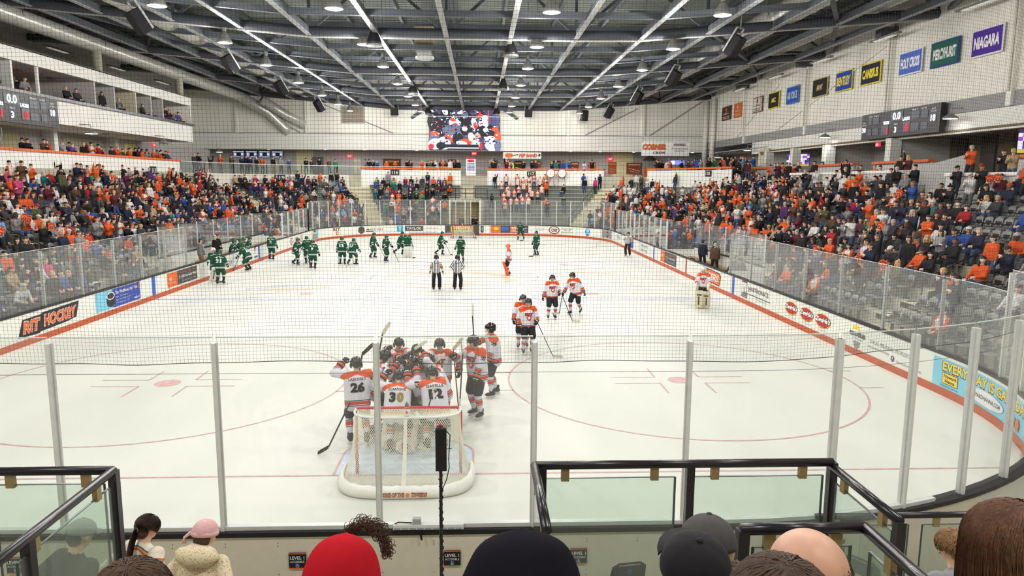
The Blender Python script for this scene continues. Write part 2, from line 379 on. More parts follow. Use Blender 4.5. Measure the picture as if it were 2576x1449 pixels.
o = b.obj('skate_scratches', M('ice_scratch', (226, 226, 221), 0.6, noise=0.1), ICE); o['kind'] = 'stuff'

# ---------------------------------------------------------------- boards, cap, kick plate, glass
BH = 1.07
BOARDS = thing('rink_boards', 'white dasher boards with orange kick plate and black cap rail around the ice', 'boards', (0, 0, 0))
npan = 74
pan_len = LOOP / npan
for i in range(npan):
    s0 = i * pan_len
    b = MB(); sweep(b, [(0, 0.2), (0, BH - 0.06), (0.09, BH - 0.06), (0.09, 0.2)], s0 + 0.006, s0 + pan_len - 0.006, 0.6)
    b.obj('board_panel', WHITE, BOARDS)
    if s0 > S_N0 - 4 or s0 < -1:
        b = MB(); sweep(b, [(0.1, 0.0), (0.1, BH - 0.06), (0.14, BH - 0.06), (0.14, 0.0)], s0 + 0.004, s0 + pan_len - 0.004, 0.6); b.obj('back_panel', CREAM, BOARDS)
b = MB(); sweep(b, [(-0.014, 0), (-0.014, 0.2), (0.08, 0.2), (0.08, 0)], 0, LOOP, 0.5, caps=False); b.obj('kick_plate', KICK, BOARDS)
b = MB(); sweep(b, [(-0.025, BH - 0.06), (-0.025, BH), (0.17, BH), (0.17, BH - 0.06)], 0, LOOP, 0.5, caps=False); b.obj('cap_rail', BLACKP, BOARDS)
b = MB(); sweep(b, [(0.03, BH), (0.03, BH + 0.05), (0.11, BH + 0.05), (0.11, BH)], S_N0 - 3, LOOP + 3, 0.5); b.obj('glass_channel', ALU, BOARDS)
GL = thing('rink_glass', 'clear tempered glass panes with aluminium posts standing on the rink boards', 'glass')
POSTW = M('post_white', (226, 228, 226), 0.4, noise=0.02)
def glass_run(s0, s1, z1, pitch=1.86, z0=BH, post=ALU, pw=0.075, ph=None, first=True):
    k = max(1, int(round((s1 - s0) / pitch))); dd = (s1 - s0) / k
    for i in range(k):
        b = MB(); a, c = s0 + i * dd + 0.02, s0 + (i + 1) * dd - 0.02
        sweep(b, [(0.062, z0), (0.062, z1), (0.074, z1), (0.074, z0)], a, c, 0.65); b.obj('glass_pane', GLASS, GL)
        b = MB(); sweep(b, [(0.060, z1), (0.060, z1 + 0.012), (0.076, z1 + 0.012), (0.076, z1)], a, c, 0.65); b.obj('pane_edge', M('glass_edge', (214, 224, 220), 0.3), GL)
    for i in range(0 if first else 1, k + 1):
        x, y, nx, ny = at_s(s0 + i * dd, 0.068); b = MB(); a = math.atan2(-nx, ny); zt = (ph or z1 - 0.05)
        b.box((x, y, (z0 + zt) / 2), (pw, 0.022, zt - z0), a); ox, oy = -nx * 0.035, -ny * 0.035
        b.box((x + ox, y + oy, (z0 + zt) / 2), (pw * 0.55, 0.05, zt - z0), a); b.box((x - ox, y - oy, (z0 + zt) / 2), (pw * 0.5, 0.03, zt - z0), a)
        b.obj('support_post', post, GL)
# near end (posts where the photograph shows them), far end, sides
NX0 = S_NX(5.73)
glass_run(S_NX(5.73), S_NX(-9.15 + 1.9), 3.42, 1.87, ph=3.36)
glass_run(S_R(6.6), S_NX(5.73) - 0.02, 3.42, 1.1, ph=3.36)
glass_run(S_NX(-7.25), LOOP - 2.05, 3.42, 1.5, ph=3.36, first=False)
glass_run(S_L(6.6) + 0.0, S_L(27.6), 2.93, 2.44, pw=0.03, post=ALUS)
glass_run(S_L(45.0), S_L(53.0), 2.93, 1.6, post=POSTW, pw=0.06)
glass_run(S_L(53.0), S_FAR0 + 4.9, 3.42, 1.5, post=POSTW, pw=0.06)
glass_run(S_FAR0 + 5.75, S_R(53.5), 3.42, 1.5, post=POSTW, pw=0.06)
glass_run(S_R(53.5), S_R(36.2), 2.93, 1.6, post=POSTW, pw=0.06)
glass_run(S_R(24.6), S_R(6.6), 2.93, 2.44, pw=0.03, post=ALUS)
# players' bench (left) and penalty benches (right)
def bench_box(side, y0, y1, dep, label, lab2):
    sx = side; t = thing('bench_enclosure', label, 'enclosure', (0, 0, 0))
    xb = HW + dep
    b = MB(); b.box((sx * xb, (y0 + y1) / 2, 0.65), (0.1, y1 - y0, 1.3)); b.obj('rear_wall', WHITE, t)
    b = MB(); b.box((sx * xb, (y0 + y1) / 2, 1.33), (0.16, y1 - y0, 0.06)); b.obj('wall_cap', BLACKP, t)
    b = MB(); b.box((sx * (HW + dep / 2 + 0.05), (y0 + y1) / 2, 0.15), (dep - 0.15, y1 - y0, 0.3)); b.obj('bench_floor', CONC, t)
    k = int((y1 - y0) / 2.2)
    for i in range(k):
        ya, yb = y0 + (y1 - y0) * i / k, y0 + (y1 - y0) * (i + 1) / k
        b = MB(); b.box((sx * xb, (ya + yb) / 2, 2.1), (0.012, yb - ya - 0.04, 1.5)); b.obj('glass_pane', GLASS, t)
        b = MB(); b.box((sx * xb, ya, 2.1), (0.05, 0.05, 1.55)); b.obj('glass_post', ALU, t)
    for y in (y0, y1):
        b = MB(); b.box((sx * (HW + dep / 2), y, 2.0), (dep - 0.1, 0.012, 1.7)); b.obj('end_glass', GLASS, t)
        b = MB(); b.box((sx * (HW + dep / 2), y, 0.6), (dep - 0.1, 0.06, 1.1)); b.obj('end_board', WHITE, t)
    bn = thing('team_bench', lab2, 'bench', (sx * (xb - 0.35), (y0 + y1) / 2, 0.3))
    b = MB(); b.box((0, 0, 0.45), (0.32, y1 - y0 - 0.8, 0.05)); b.obj('seat_plank', M('bench_wood', (150, 120, 84), 0.6, noise=0.2), bn)
    for i in range(4):
        b = MB(); b.box((0, -((y1 - y0) / 2 - 0.8) + i * (y1 - y0 - 1.6) / 3, 0.21), (0.28, 0.06, 0.42)); b.obj('leg', BLACK, bn)
bench_box(-1, 28.5, 46.0, 1.75, 'white walled players bench enclosure on the left side', 'long wooden players bench along the left enclosure')
bench_box(1, 24.8, 35.8, 1.75, 'white walled bench enclosure with glass on the right side', 'long wooden bench in the right hand enclosure')

# ---------------------------------------------------------------- printed advertisements on the boards
def bend(vs, s_c, zc, d=-0.004):
    out = []
    for x, y in vs:
        px, py, nx, ny = at_s(s_c + x, d); out.append((px, py, zc + y))
    return out
def rectgrid(w, h, k=None):
    k = k or max(2, int(w / 0.14))
    vs = [(-w / 2 + w * i / k, y) for i in range(k + 1) for y in (-h / 2, h / 2)]; return vs, [(2 * i, 2 * i + 2, 2 * i + 3, 2 * i + 1) for i in range(k)]
def ell(w, h, n=28):
    m = n // 2; vs = [(w / 2 * math.cos(PI * i / m), sg * h / 2 * math.sin(PI * i / m)) for i in range(m + 1) for sg in (1, -1)]
    return vs, [(2 * i, 2 * i + 2, 2 * i + 3, 2 * i + 1) for i in range(m)]
def advert(s_c, zc, items, name='advertisement'):
    """items: (kind, x, y, w, h, material, extra) laid over one another; the first is the printed sheet, the rest are its lettering and marks"""
    root = None; lay = 0
    for kind, x, y, w, h, m, ex in items:
        lay += 1
        if kind == 'rect': vs, fs = rectgrid(w, h)
        elif kind == 'ell': vs, fs = ell(w, h)
        elif kind == 'poly': vs, fs = [(px * w, py * h) for px, py in ex], [tuple(range(len(ex)))]
        else: vs, fs = text_fit(kind[1:], w, h, **(ex or {}))
        b = MB(); b.add(bend([(px + x, py + y) for px, py in vs], s_c, zc, -0.003 - 0.0022 * lay), fs)
        if root is None: root = b.obj(name, m, BOARDS)
        else: b.obj('lettering' if kind[0] == '=' else 'printed_mark', m, root)
    return root
BI = dict(bold=0.03, shear=0.25); B_ = dict(bold=0.02)
# left side: s runs with Y
advert(S_L(16.1), 0.6, [('poly', 0, 0, 1, 1, PRINTK, [(-1.78, -0.30), (-1.5, 0.24), (-0.55, 0.26), (-0.48, 0.3), (1.72, 0.34), (1.5, -0.2), (0.9, -0.26), (-0.6, -0.3), (-0.7, -0.34)]),
    ('=RIT', -1.06, -0.02, 0.95, 0.42, PRINTW, dict(bold=0.075, shear=0.2)), ('=HOCKEY', 0.55, 0.02, 1.98, 0.42, PRINTW, dict(bold=0.075, shear=0.2)),
    ('=RIT', -1.06, -0.02, 0.9, 0.38, PRINTO, dict(bold=0.04, shear=0.2)), ('=HOCKEY', 0.55, 0.02, 1.92, 0.38, PRINTO, dict(bold=0.04, shear=0.2))])
advert(S_L(20.7), 0.62, [('rect', 0, 0, 3.55, 0.72, PRINTB, None), ('rect', -1.15, 0, 1.25, 0.72, PRINTLB, None), ('ell', -0.68, -0.12, 0.62, 0.36, PRINTK, None), ('rect', -0.68, 0.0, 0.62, 0.24, PRINTK, None), ('ell', -0.68, 0.13, 0.62, 0.3, PRINTW, None), ('ell', -0.68, 0.13, 0.5, 0.22, PRINTK, None), ('ell', -0.68, 0.13, 0.2, 0.1, PRINTM, None),
    ('=The WellNow Hat Trick', 0.6, 0.2, 1.9, 0.13, PRINTW, B_), ('=Open. Convenient.', 0.15, 0.02, 0.95, 0.06, PRINTW, None), ('=Experienced Nursing Instead.', 0.3, -0.1, 1.25, 0.06, PRINTW, None), ('=Play Better 24/7 today.', 0.25, -0.22, 1.1, 0.06, PRINTW, None), ('=wellnow', 1.4, -0.22, 0.5, 0.1, PRINTW, B_), ('rect', 1.62, 0.2, 0.09, 0.22, PRINTO, None)])
advert(S_L(26.9), 0.62, [('rect', 0, 0, 3.5, 0.66, PRINTDG, None), ('rect', -1.2, 0, 1.1, 0.66, PRINTO, None), ('=RIT', -1.35, 0.05, 0.32, 0.16, PRINTW, B_), ('=university', -1.2, -0.14, 0.8, 0.06, PRINTW, None), ('=Your PHD+MS? in Comprehensive Science', 0.6, 0.2, 2.0, 0.08, PRINTO, None), ('=$1,000 scholarship!', 0.6, 0.0, 2.1, 0.17, PRINTW, B_), ('=Give your kids a head start', 0.7, -0.2, 1.7, 0.06, PRINTW, None)])
advert(S_L(33.2), 0.62, [('=Cox', 0, 0, 1.6, 0.5, PRINTG, dict(shear=0.1))])
advert(S_L(42.6), 0.66, [('=Wills', 0, 0.1, 1.6, 0.26, PRINTG, dict(shear=0.2)), ('rect', 0, -0.15, 1.5, 0.02, PRINTG, None)])
for k in range(3):
    advert(S_L(47.2 + k * 1.5), 0.62, [('ell', 0, 0, 1.0, 0.5, PRINTM, None), ('ell', 0, 0, 0.85, 0.38, PRINTW, None), ('=Zw', 0, 0, 0.55, 0.24, PRINTR, BI)])
# far end and corners: s runs left to right
advert(S_FAR0 - 8.68, 0.62, [('=RIT', 0, 0.2, 0.9, 0.3, PRINTM, dict(bold=0.03)), ('ell', 0.1, -0.16, 0.44, 0.36, PRINTO, None), ('ell', 0.14, -0.16, 0.22, 0.16, PRINTW, None)])
advert(S_FAR0 - 12.4, 0.6, [('rect', 0, 0, 1.7, 0.74, PRINTLB, None), ('rect', -0.35, 0.1, 0.7, 0.4, PRINTY, None), ('ell', 0, 0.16, 0.42, 0.4, M('print_skin', (216, 170, 140), 0.6), None), ('ell', 0.0, 0.3, 0.5, 0.16, PRINTK, None), ('rect', 0, -0.16, 1.1, 0.4, PRINTG, None)])
advert(S_FAR0 - 4.95, 0.62, [('poly', -0.85, 0, 0.42, 0.42, PRINTDG, [(0, 0.9), (0.8, 0.45), (0.8, -0.45), (0, -0.9), (-0.8, -0.45), (-0.8, 0.45)]), ('=M', -0.85, 0, 0.34, 0.28, PRINTO, dict(bold=0.06)), ('=MARSHALL', 0.55, 0.04, 1.7, 0.17, PRINTM, dict(bold=0.01)), ('rect', 0.0, -0.15, 0.8, 0.07, PRINTDG, None), ('=EXTERIORS', 0.85, -0.15, 0.8, 0.05, PRINTG, None)])
advert(S_FAR0 - 0.45, 0.62, [('rect', -1.5, 0.05, 0.6, 0.56, PRINTT, None), ('=T', -1.5, 0.05, 0.3, 0.36, PRINTW, dict(bold=0.05)), ('rect', -0.15, 0.06, 1.75, 0.5, PRINTDG, None), ('=TAYLOR', -0.15, 0.06, 1.4, 0.25, PRINTW, B_), ('=The Builders', 1.6, 0.1, 1.1, 0.11, PRINTG, None), ('=taylorbuilders.com | 585.248.4500', 0.6, -0.3, 2.9, 0.1, PRINTT, None)])
advert(S_FAR0 + 3.95, 0.62, [('rect', 0, 0, 3.1, 0.72, PRINTDG, None), ('rect', 0.15, 0.02, 2.3, 0.5, PRINTY, None), ('=BILL GRAY\'S', 0.15, 0.03, 2.1, 0.4, PRINTK, dict(bold=0.025)), ('=Home of the burger', -0.9, -0.29, 0.9, 0.07, PRINTW, None)])
advert(S_FAR0 + 6.0, 0.62, [('rect', 0, 0, 0.3, 0.66, PRINTDG, None), ('=l', 0, 0, 0.05, 0.3, PRINTW, None)])
advert(S_FAR0 + 8.66, 0.62, [('rect', 0, 0, 3.7, 0.72, PRINTDG, None), ('rect', -1.35, 0, 1.0, 0.66, PRINTO, None), ('ell', -0.45, 0.05, 0.9, 0.5, M('print_mid_blue', (56, 100, 172), 0.5), None), ('ell', -1.3, 0.05, 0.5, 0.3, PRINTY, None), ('rect', 0.45, 0, 0.74, 0.62, PRINTO, None), ('=RIT\nGO', 0.45, 0, 0.5, 0.44, PRINTW, dict(bold=0.03)), ('=ritmodel', 1.4, 0.1, 0.6, 0.13, PRINTW, None), ('=order ahead', 1.4, -0.15, 0.6, 0.08, PRINTW, None)])
advert(S_FAR0 + 13.12, 0.62, [('ell', 0, 0, 1.15, 0.74, PRINTM, None), ('ell', 0, 0, 0.95, 0.58, PRINTW, None), ('=CNB', 0, 0, 0.6, 0.34, PRINTM, dict(bold=0.04)), ('=Investing\nin you', -1.5, 0.02, 0.9, 0.32, PRINTG, None), ('=Canandaigua\nNational\nBank & Trust', 1.4, 0.02, 1.25, 0.46, PRINTM, None)])
advert(S_FAR0 + 16.98, 0.62, [('ell', 0, 0, 0.66, 0.72, M('print_ncaa_blue', (30, 110, 190), 0.5), None), ('ell', 0, 0.14, 0.5, 0.34, PRINTLB, None), ('=NCAA', 0, -0.12, 0.58, 0.15, PRINTW, BI)])
# right side: s runs against Y
advert(S_FAR0 + 20.3, 0.62, [('rect', 0, 0, 2.3, 0.7, PRINTG, None), ('ell', 0, 0, 0.6, 0.5, PRINTM, None), ('=RIT', 0.0, 0.0, 0.4, 0.2, PRINTW, None)])
advert(S_R(51.4), 0.62, [('=sunny', 0, 0, 1.8, 0.32, PRINTT, dict(shear=0.2))])
advert(S_R(46.4), 0.62, [('rect', 0, 0, 1.6, 0.7, PRINTB, None), ('=RIT', 0, 0.1, 0.6, 0.2, PRINTW, None)])
advert(S_R(42.0), 0.62, [('=Wright\nSprings', 0, 0, 2.2, 0.55, M('print_green_grey', (96, 130, 120), 0.5), dict(shear=0.15))])
advert(S_R(35.4), 0.62, [('rect', 0, 0, 3.7, 0.7, PRINTDG, None), ('rect', -1.35, 0, 1.0, 0.7, PRINTO, None), ('=RIT', -1.4, 0.05, 0.34, 0.16, PRINTW, B_), ('=Your PHD+MS?', 0.5, 0.22, 2.0, 0.1, PRINTO, None), ('=$1,000 scholarship!', 0.5, 0.02, 2.1, 0.17, PRINTW, None), ('=Give your kids a head start', 0.5, -0.2, 1.8, 0.07, PRINTW, None)])
advert(S_R(27.1), 0.6, [('poly', 0, 0, 1, 1, PRINTK, [(-1.5, -0.1), (-1.35, 0.36), (1.25, 0.3), (1.5, 0.16), (1.3, -0.34), (-1.2, -0.28)]), ('poly', 0, 0, 0.95, 0.88, PRINTO, [(-1.5, -0.1), (-1.35, 0.36), (1.25, 0.3), (1.5, 0.16), (1.3, -0.34), (-1.2, -0.28)]), ('=TIGERS', 0, 0, 2.4, 0.36, PRINTW, BI)])
advert(S_R(21.2), 0.6, [('rect', -1.3, 0.16, 0.62, 0.46, PRINTM, None), ('rect', -1.3, 0.13, 0.54, 0.4, WHITE, None), ('rect', -1.22, 0.05, 0.06, 0.24, PRINTM, None), ('=JANITRONICS', 0.25, 0.12, 2.2, 0.25, M('print_plum', (92, 70, 84), 0.5), dict(bold=0.005)), ('rect', 0.1, -0.1, 2.9, 0.03, PRINTDG, None), ('rect', -1.25, -0.15, 0.7, 0.04, PRINTDG, None), ('rect', -1.25, -0.22, 0.7, 0.04, PRINTDG, None), ('rect', -1.25, -0.29, 0.7, 0.04, PRINTDG, None), ('=Building Services', 0.7, -0.2, 1.2, 0.08, PRINTG, None)])
for y in (17.7, 16.42, 15.2):
    advert(S_R(y), 0.58, [('ell', 0, 0.05, 1.08, 0.5, PRINTK, None), ('ell', 0, 0.06, 1.06, 0.49, PRINTY, None), ('ell', 0, 0.06, 1.0, 0.44, PRINTR, None), ('=Zweigle\'s', 0, 0.07, 1.12, 0.26, PRINTK, dict(bold=0.09, shear=0.35)), ('=Zweigle\'s', 0, 0.07, 1.08, 0.23, PRINTW, dict(bold=0.05, shear=0.35)), ('=www.zweigles.com', 0.1, -0.27, 0.7, 0.05, PRINTG, None)])
advert(S_R(12.95), 0.58, [('ell', -0.1, 0.24, 0.42, 0.22, PRINTY, None), ('rect', -0.1, 0.16, 0.44, 0.1, WHITE, None), ('=exodus', 0, 0.1, 0.92, 0.2, PRINTDG, dict(bold=0.03)), ('=EXTERMINATING', 0.05, -0.06, 0.6, 0.05, PRINTG, None), ('poly', 0, -0.26, 0.2, 0.12, PRINTG, [(-1, 1), (1, 1), (0.7, -0.4), (0, -1), (-0.7, -0.4)])])
advert(S_R(11.0), 0.58, [('=LOCAL. PERSONAL. PROFESSIONAL.', -0.05, 0.04, 2.3, 0.11, PRINTG, None), ('=exodusexterminating', -0.75, -0.13, 1.1, 0.09, PRINTG, None), ('ell', 0.0, -0.2, 0.17, 0.17, PRINTDG, None), ('=f', 0.0, -0.2, 0.05, 0.11, PRINTW, dict(bold=0.03)), ('=/ExodusExterminating', 0.75, -0.24, 1.15, 0.09, PRINTG, None)])
spl = [(math.cos(2 * PI * i / 40) * (1 + 0.14 * (i % 2)), math.sin(2 * PI * i / 40) * (1 + 0.22 * ((i * 7) % 3 - 1))) for i in range(40)]
advert(S_R(6.9), 0.56, [('rect', 0, 0.0, 4.6, 0.74, PRINTLB, None), ('=EVERY DAY IS GAME DAY', 0.1, 0.19, 4.1, 0.27, PRINTK, dict(bold=0.07)), ('=EVERY DAY IS GAME DAY', 0.1, 0.2, 4.05, 0.24, PRINTY, dict(bold=0.03)), ('rect', -1.6, -0.1, 0.62, 0.28, M('print_dark_green', (20, 60, 40), 0.5), None), ('rect', -1.6, -0.1, 0.58, 0.25, PRINTY, None), ('=Howard\nHanna', -1.6, -0.1, 0.48, 0.2, PRINTK, dict(bold=0.03)), ('=Real Estate Services', -1.6, -0.29, 0.7, 0.05, PRINTDG, None), ('ell', -0.1, -0.12, 1.75, 0.34, PRINTW, None), ('=HOWARDHANNA.COM', -0.1, -0.12, 1.4, 0.1, PRINTDG, B_), ('ell', 1.3, -0.18, 0.36, 0.2, PRINTDG, None), ('ell', 1.3, -0.12, 0.36, 0.16, PRINTG, None), ('ell', 1.62, -0.16, 0.24, 0.26, PRINTO, None)])
for s_, c, w in ((S_L(23.75), PRINTB, 0.34), (S_L(39.0), PRINTB, 0.34), (S_R(23.9), PRINTB, 0.3), (S_R(39.1), PRINTB, 0.3), (S_R(31.5), PRINTR, 0.26)):
    advert(s_, 0.5, [('rect', 0, 0.02, w, 1.0, M('line_blue', (52, 98, 190), 0.5) if c is PRINTB else PRINTR, None)], 'line_stripe')
b = MB(); x, y, nx, ny = at_s(S_F(0.92), -0.004); b.box((0.92, Y1 - 0.02, 0.5), (0.75, 0.06, 0.98)); b.obj('gate_gap_shade', M('gate_dark', (84, 70, 58), 0.6, noise=0.1), BOARDS)  # dark panel: shade in the open gate's gap, put in as colour
# ---------------------------------------------------------------- protective net above the near glass
def build_net():
    b = MB(); pit = 0.0435; s0, s1 = S_NX(11.5), S_NX(-8.4); z0, z1 = 3.06, 13.0; r = 0.0012
    def P(s, z):
        sag = math.exp(-(z - z0) * 1.6)
        k = (s - s0) / (s1 - s0)
        fx = 0.010 * math.sin(z * 2.1 + s * 0.9) + 0.014 * math.sin(s * 3.3 + z * 0.8)
        fz = 0.016 * math.sin(s * 1.7 + z * 0.5) + 0.008 * sag * math.sin(s * 5.1 + 1.0) * (0.6 + 0.4 * math.sin(s * 1.3))
        fz += 0.05 * max(0, min(1, (s0 + 6.2 - s) / 3)) * sag
        x, y, nx, ny = at_s(s + fx, -0.16 + 0.03 * math.sin(s * 0.8 + z * 0.6)); return Vector((x, y, z + fz))
    def tri(pts):
        k = len(pts); vs = []
        for i, p in enumerate(pts):
            t = (pts[min(i + 1, k - 1)] - pts[max(i - 1, 0)]).normalized(); u = t.orthogonal().normalized() if abs(t.z) < 0.9 else Vector((1, 0, 0)); w = t.cross(u).normalized(); u = w.cross(t)
            for a in (0.0, 2.1, 4.2): vs.append(p + (u * math.cos(a) + w * math.sin(a)) * r)
        b.add(vs, [(3 * i + j, 3 * i + (j + 1) % 3, 3 * i + 3 + (j + 1) % 3, 3 * i + 3 + j) for i in range(k - 1) for j in range(3)])
    n = int((s1 - s0) / pit)
    for i in range(n + 1):
        s = s0 + pit * i; tri([P(s, z0 + (z1 - z0) * (j / 22) ** 1.3) for j in range(23)])
    m = int((z1 - z0) / pit)
    for j in range(m + 1):
        z = z0 + pit * j; near = z < 5; k = 60 if near else 34
        tri([P(s0 + (s1 - s0) * i / k, z) for i in range(k + 1)])
    return b, P, s0, s1
NETM = M('net_cord', (34, 32, 36), 0.8, noise=0)
nb, NP, ns0, ns1 = build_net()
NET = thing('protective_net', 'thin black mesh netting hanging from the roof above the near glass', 'net')
o = nb.obj('net_mesh', NETM, NET); o['kind'] = 'stuff'
b = MB(); b.tube([NP(ns0 + (ns1 - ns0) * i / 160, 3.06) for i in range(161)], 0.005, 5); b.obj('edge_rope', NETM, NET)
b = MB(); b.tube([Vector((*at_s(ns0 + (ns1 - ns0) * i / 60, -0.05)[:2], 2.96)) for i in range(61)], 0.003, 5); b.obj('tension_cable', M('cable_grey', (90, 90, 92), 0.4, metal=0.5), NET)

# ---------------------------------------------------------------- roof
def zc(x): return 13.42 + max(0.0, abs(x - 1.0) - 9) * 0.085
XW = [-31.5, -27, -23.0, -19.3, -15.5, -11.8, -8.1, -4.3, -0.5, 3.1, 6.8, 10.5, 14.3, 18.0, 21.8, 25.4, 28.2]
TY = [-7.7, 6.2, 20.1, 34.0, 47.9, 61.8, 75.4]
ZT = 16.6
b = MB(); vs = []; fs = []; k = 0; y = -20.0; per = 0.62
while y < 79:
    for dy, dz in ((0, 0), (0.2, 0), (0.3, 0.16), (0.52, 0.16)): vs += [(-33.5, y + dy, 17.0 + dz), (30.5, y + dy, 17.0 + dz)]
    y += per
fs = [(2 * i, 2 * i + 1, 2 * i + 3, 2 * i + 2) for i in range(len(vs) // 2 - 1)]
b.add(vs, fs); tag(b.obj('ceiling', DECK), 'grey corrugated metal roof deck above the trusses', 'ceiling', kind='structure')
for y in TY:
    t = thing('roof_truss', None, None, (0, y, 0)); tag(t, 'dark grey steel roof truss with a round bottom pipe spanning the arena', 'truss', 'roof trusses across the arena', 'structure')
    b = MB(); b.tube([(x, 0, zc(x)) for x in XW], 0.26, 12); b.obj('bottom_pipe', STEELD, t, True)
    b = MB(); b.bar((XW[0], 0, ZT), (XW[-1], 0, ZT), 0.3, 0.34); b.obj('top_chord', STEEL, t)
    for i in range(len(XW) - 1):
        a, c = XW[i], XW[i + 1]; 
        if i % 2: a, c = c, a
        b = MB(); b.bar((a, 0, zc(a)), (c, 0, ZT), 0.12, 0.16); b.obj('web_member', STEEL, t)
        if i % 2 == 0 and i: b = MB(); b.bar((XW[i], 0, zc(XW[i])), (XW[i], 0, ZT), 0.14, 0.14); b.obj('web_post', STEEL, t)
    b = MB(); b.tube([(x, 0.55, zc(x) - 0.18) for x in XW], 0.075, 8); b.obj('conduit_pipe', PIPEW, t, True)
JG = 'secondary roof joists between the trusses'
for i in range(len(TY) - 1):
    for f in (1 / 3, 2 / 3):
        y = TY[i] + (TY[i + 1] - TY[i]) * f; t = thing('roof_joist', None, None, (0, y, 0)); tag(t, 'grey steel joist running across between two roof trusses', 'joist', JG, 'structure')
        xs = [x for x in XW if -20 < x < 20]
        b = MB()
        for a, c in zip(xs[:-1], xs[1:]): b.bar((a, 0, zc(a) + 0.06), (c, 0, zc(c) + 0.06), 0.06, 0.3); b.bar((a, 0, zc(a) - 0.1), (c, 0, zc(c) - 0.1), 0.24, 0.03)
        b.obj('joist_web', STEEL, t)
for x in XW[1:-1]:
    t = thing('roof_beam', None, None, (x, 0, zc(x))); tag(t, 'long light grey steel beam running the length of the roof', 'beam', 'longitudinal roof beams', 'structure')
    y1 = 75.4
    b = MB(); b.bar((0, -19, 0.0), (0, y1, 0.0), 0.07, 0.42); b.obj('beam_web', STEEL, t)
    b = MB(); b.bar((0, -19, -0.22), (0, y1, -0.22), 0.27, 0.035); b.obj('bottom_flange', RAILG, t)
    b = MB(); b.bar((0, -19, ZT - zc(x) + 0.2), (0, y1, ZT - zc(x) + 0.2), 0.2, 0.25); b.obj('deck_purlin', STEEL, t)
for i in range(len(TY) - 1):
    for xs in ((-30, -23), (-23, -15.5), (14.3, 21.8), (21.8, 28.2)):
        t = thing('roof_brace', None, None, (0, TY[i], 0)); tag(t, 'diagonal grey steel brace in the outer roof bays', 'brace', 'diagonal roof braces', 'structure')
        L = TY[i + 1] - TY[i]
        b = MB(); b.bar((xs[0], 0, zc(xs[0]) + 0.1), (xs[1], L, zc(xs[1]) + 0.1), 0.24, 0.24); b.obj('brace_bar', STEEL, t)
        b = MB(); b.bar((xs[1], 0, zc(xs[1]) + 0.2), ((xs[0] + xs[1]) / 2, L / 2, ZT - 0.3), 0.16, 0.16); b.bar((xs[0], L, zc(xs[0]) + 0.2), ((xs[0] + xs[1]) / 2, L / 2, ZT - 0.3), 0.16, 0.16); b.obj('brace_strut', STEELD, t)
# ducts
def duct(x, z, r, y0, y1, label):
    t = thing('air_duct', label, 'duct', (x, y0, z), kind='thing')
    k = int((y1 - y0) / 1.6)
    for i in range(k):
        b = MB(); a = (y1 - y0) / k * i; c = (y1 - y0) / k * (i + 1)
        b.tube([(0, a, 0), (0, c - 0.1, 0)], r, 20, cap=False); b.tube([(0, c - 0.12, 0), (0, c - 0.06, 0), (0, c, 0)], [r * 1.0, r * 1.035, r * 1.0], 20, cap=False)
        b.obj('duct_section', DUCT, t, True)
    for yy in range(3, int(y1 - y0), 9):
        b = MB(); b.bar((-r, yy, 0), (-r, yy, 16.4 - z), 0.03, 0.03); b.bar((r, yy, 0), (r, yy, 16.4 - z), 0.03, 0.03); b.obj('duct_hanger', STEELD, t)
duct(-17.6, 14.9, 0.72, -4, 73.5, 'large round silver spiral duct along the left of the roof, nearer the ice')
duct(-24.6, 14.2, 0.5, -4, 74, 'thinner round silver duct over the left press box')
duct(18.9, 14.9, 0.72, -4, 73, 'large round silver spiral duct along the right of the roof')
duct(24.2, 15.3, 0.36, -4, 73, 'thin round silver duct near the right hand banner wall')
b = MB(); b.tube([(-24.6, 73.4, 14.2), (-22.2, 75.2, 12.7), (-20.6, 75.9, 11.0), (-20.2, 76.1, 10.6)], 0.55, 16); tag(b.obj('duct_drop', DUCT, None, True), 'silver duct bending down the far wall at the left', 'duct')
b = MB(); b.tube([(-22.4, 73.6, 13.9), (-20.4, 75.3, 12.5), (-18.4, 76.0, 11.4)], 0.5, 16); tag(b.obj('duct_drop', DUCT, None, True), 'second silver duct bending down beside the left corner of the far wall', 'duct')
t = thing('air_duct', 'short square silver duct above the centre beam', 'duct', (-1.9, 29.5, 15.3)); b = MB(); b.box((-3, 0, 0), (5.2, 1.0, 0.9)); b.obj('duct_box', DUCT, t); b = MB(); b.tube([(-0.4, 0, 0), (0.3, 0, 0), (0.8, 0, -0.6)], 0.5, 10); b.obj('duct_elbow', DUCT, t)
# hanging heater unit
t = thing('heater_unit', 'tan louvred heating unit hanging under the centre of the roof', 'heater', (-2.2, 40.5, 13.6))
b = MB(); b.box((0, 0, 0.75), (1.25, 1.0, 1.3)); b.obj('casing', M('heater_tan', (172, 160, 132), 0.5, noise=0.06), t)
for k in range(7): b = MB(); b.box((0, -0.53, 0.25 + 0.15 * k), (1.0, 0.05, 0.05), rx=0.5); b.obj('louvre', M('heater_brown', (128, 108, 84), 0.5), t)
b = MB(); b.box((0, 0, -0.1), (0.9, 0.8, 0.5)); b.lathe([(0.6, -0.55), (0.62, -0.4), (0.5, -0.34)], (0, 0, 0), 18); b.obj('outlet_cone', PIPEW, t)
b = MB(); b.bar((-0.5, 0, 1.3), (-0.5, 0, 3), 0.03, 0.03); b.bar((0.5, 0, 1.3), (0.5, 0, 3), 0.03, 0.03); b.obj('hanger_rod', STEELD, t)

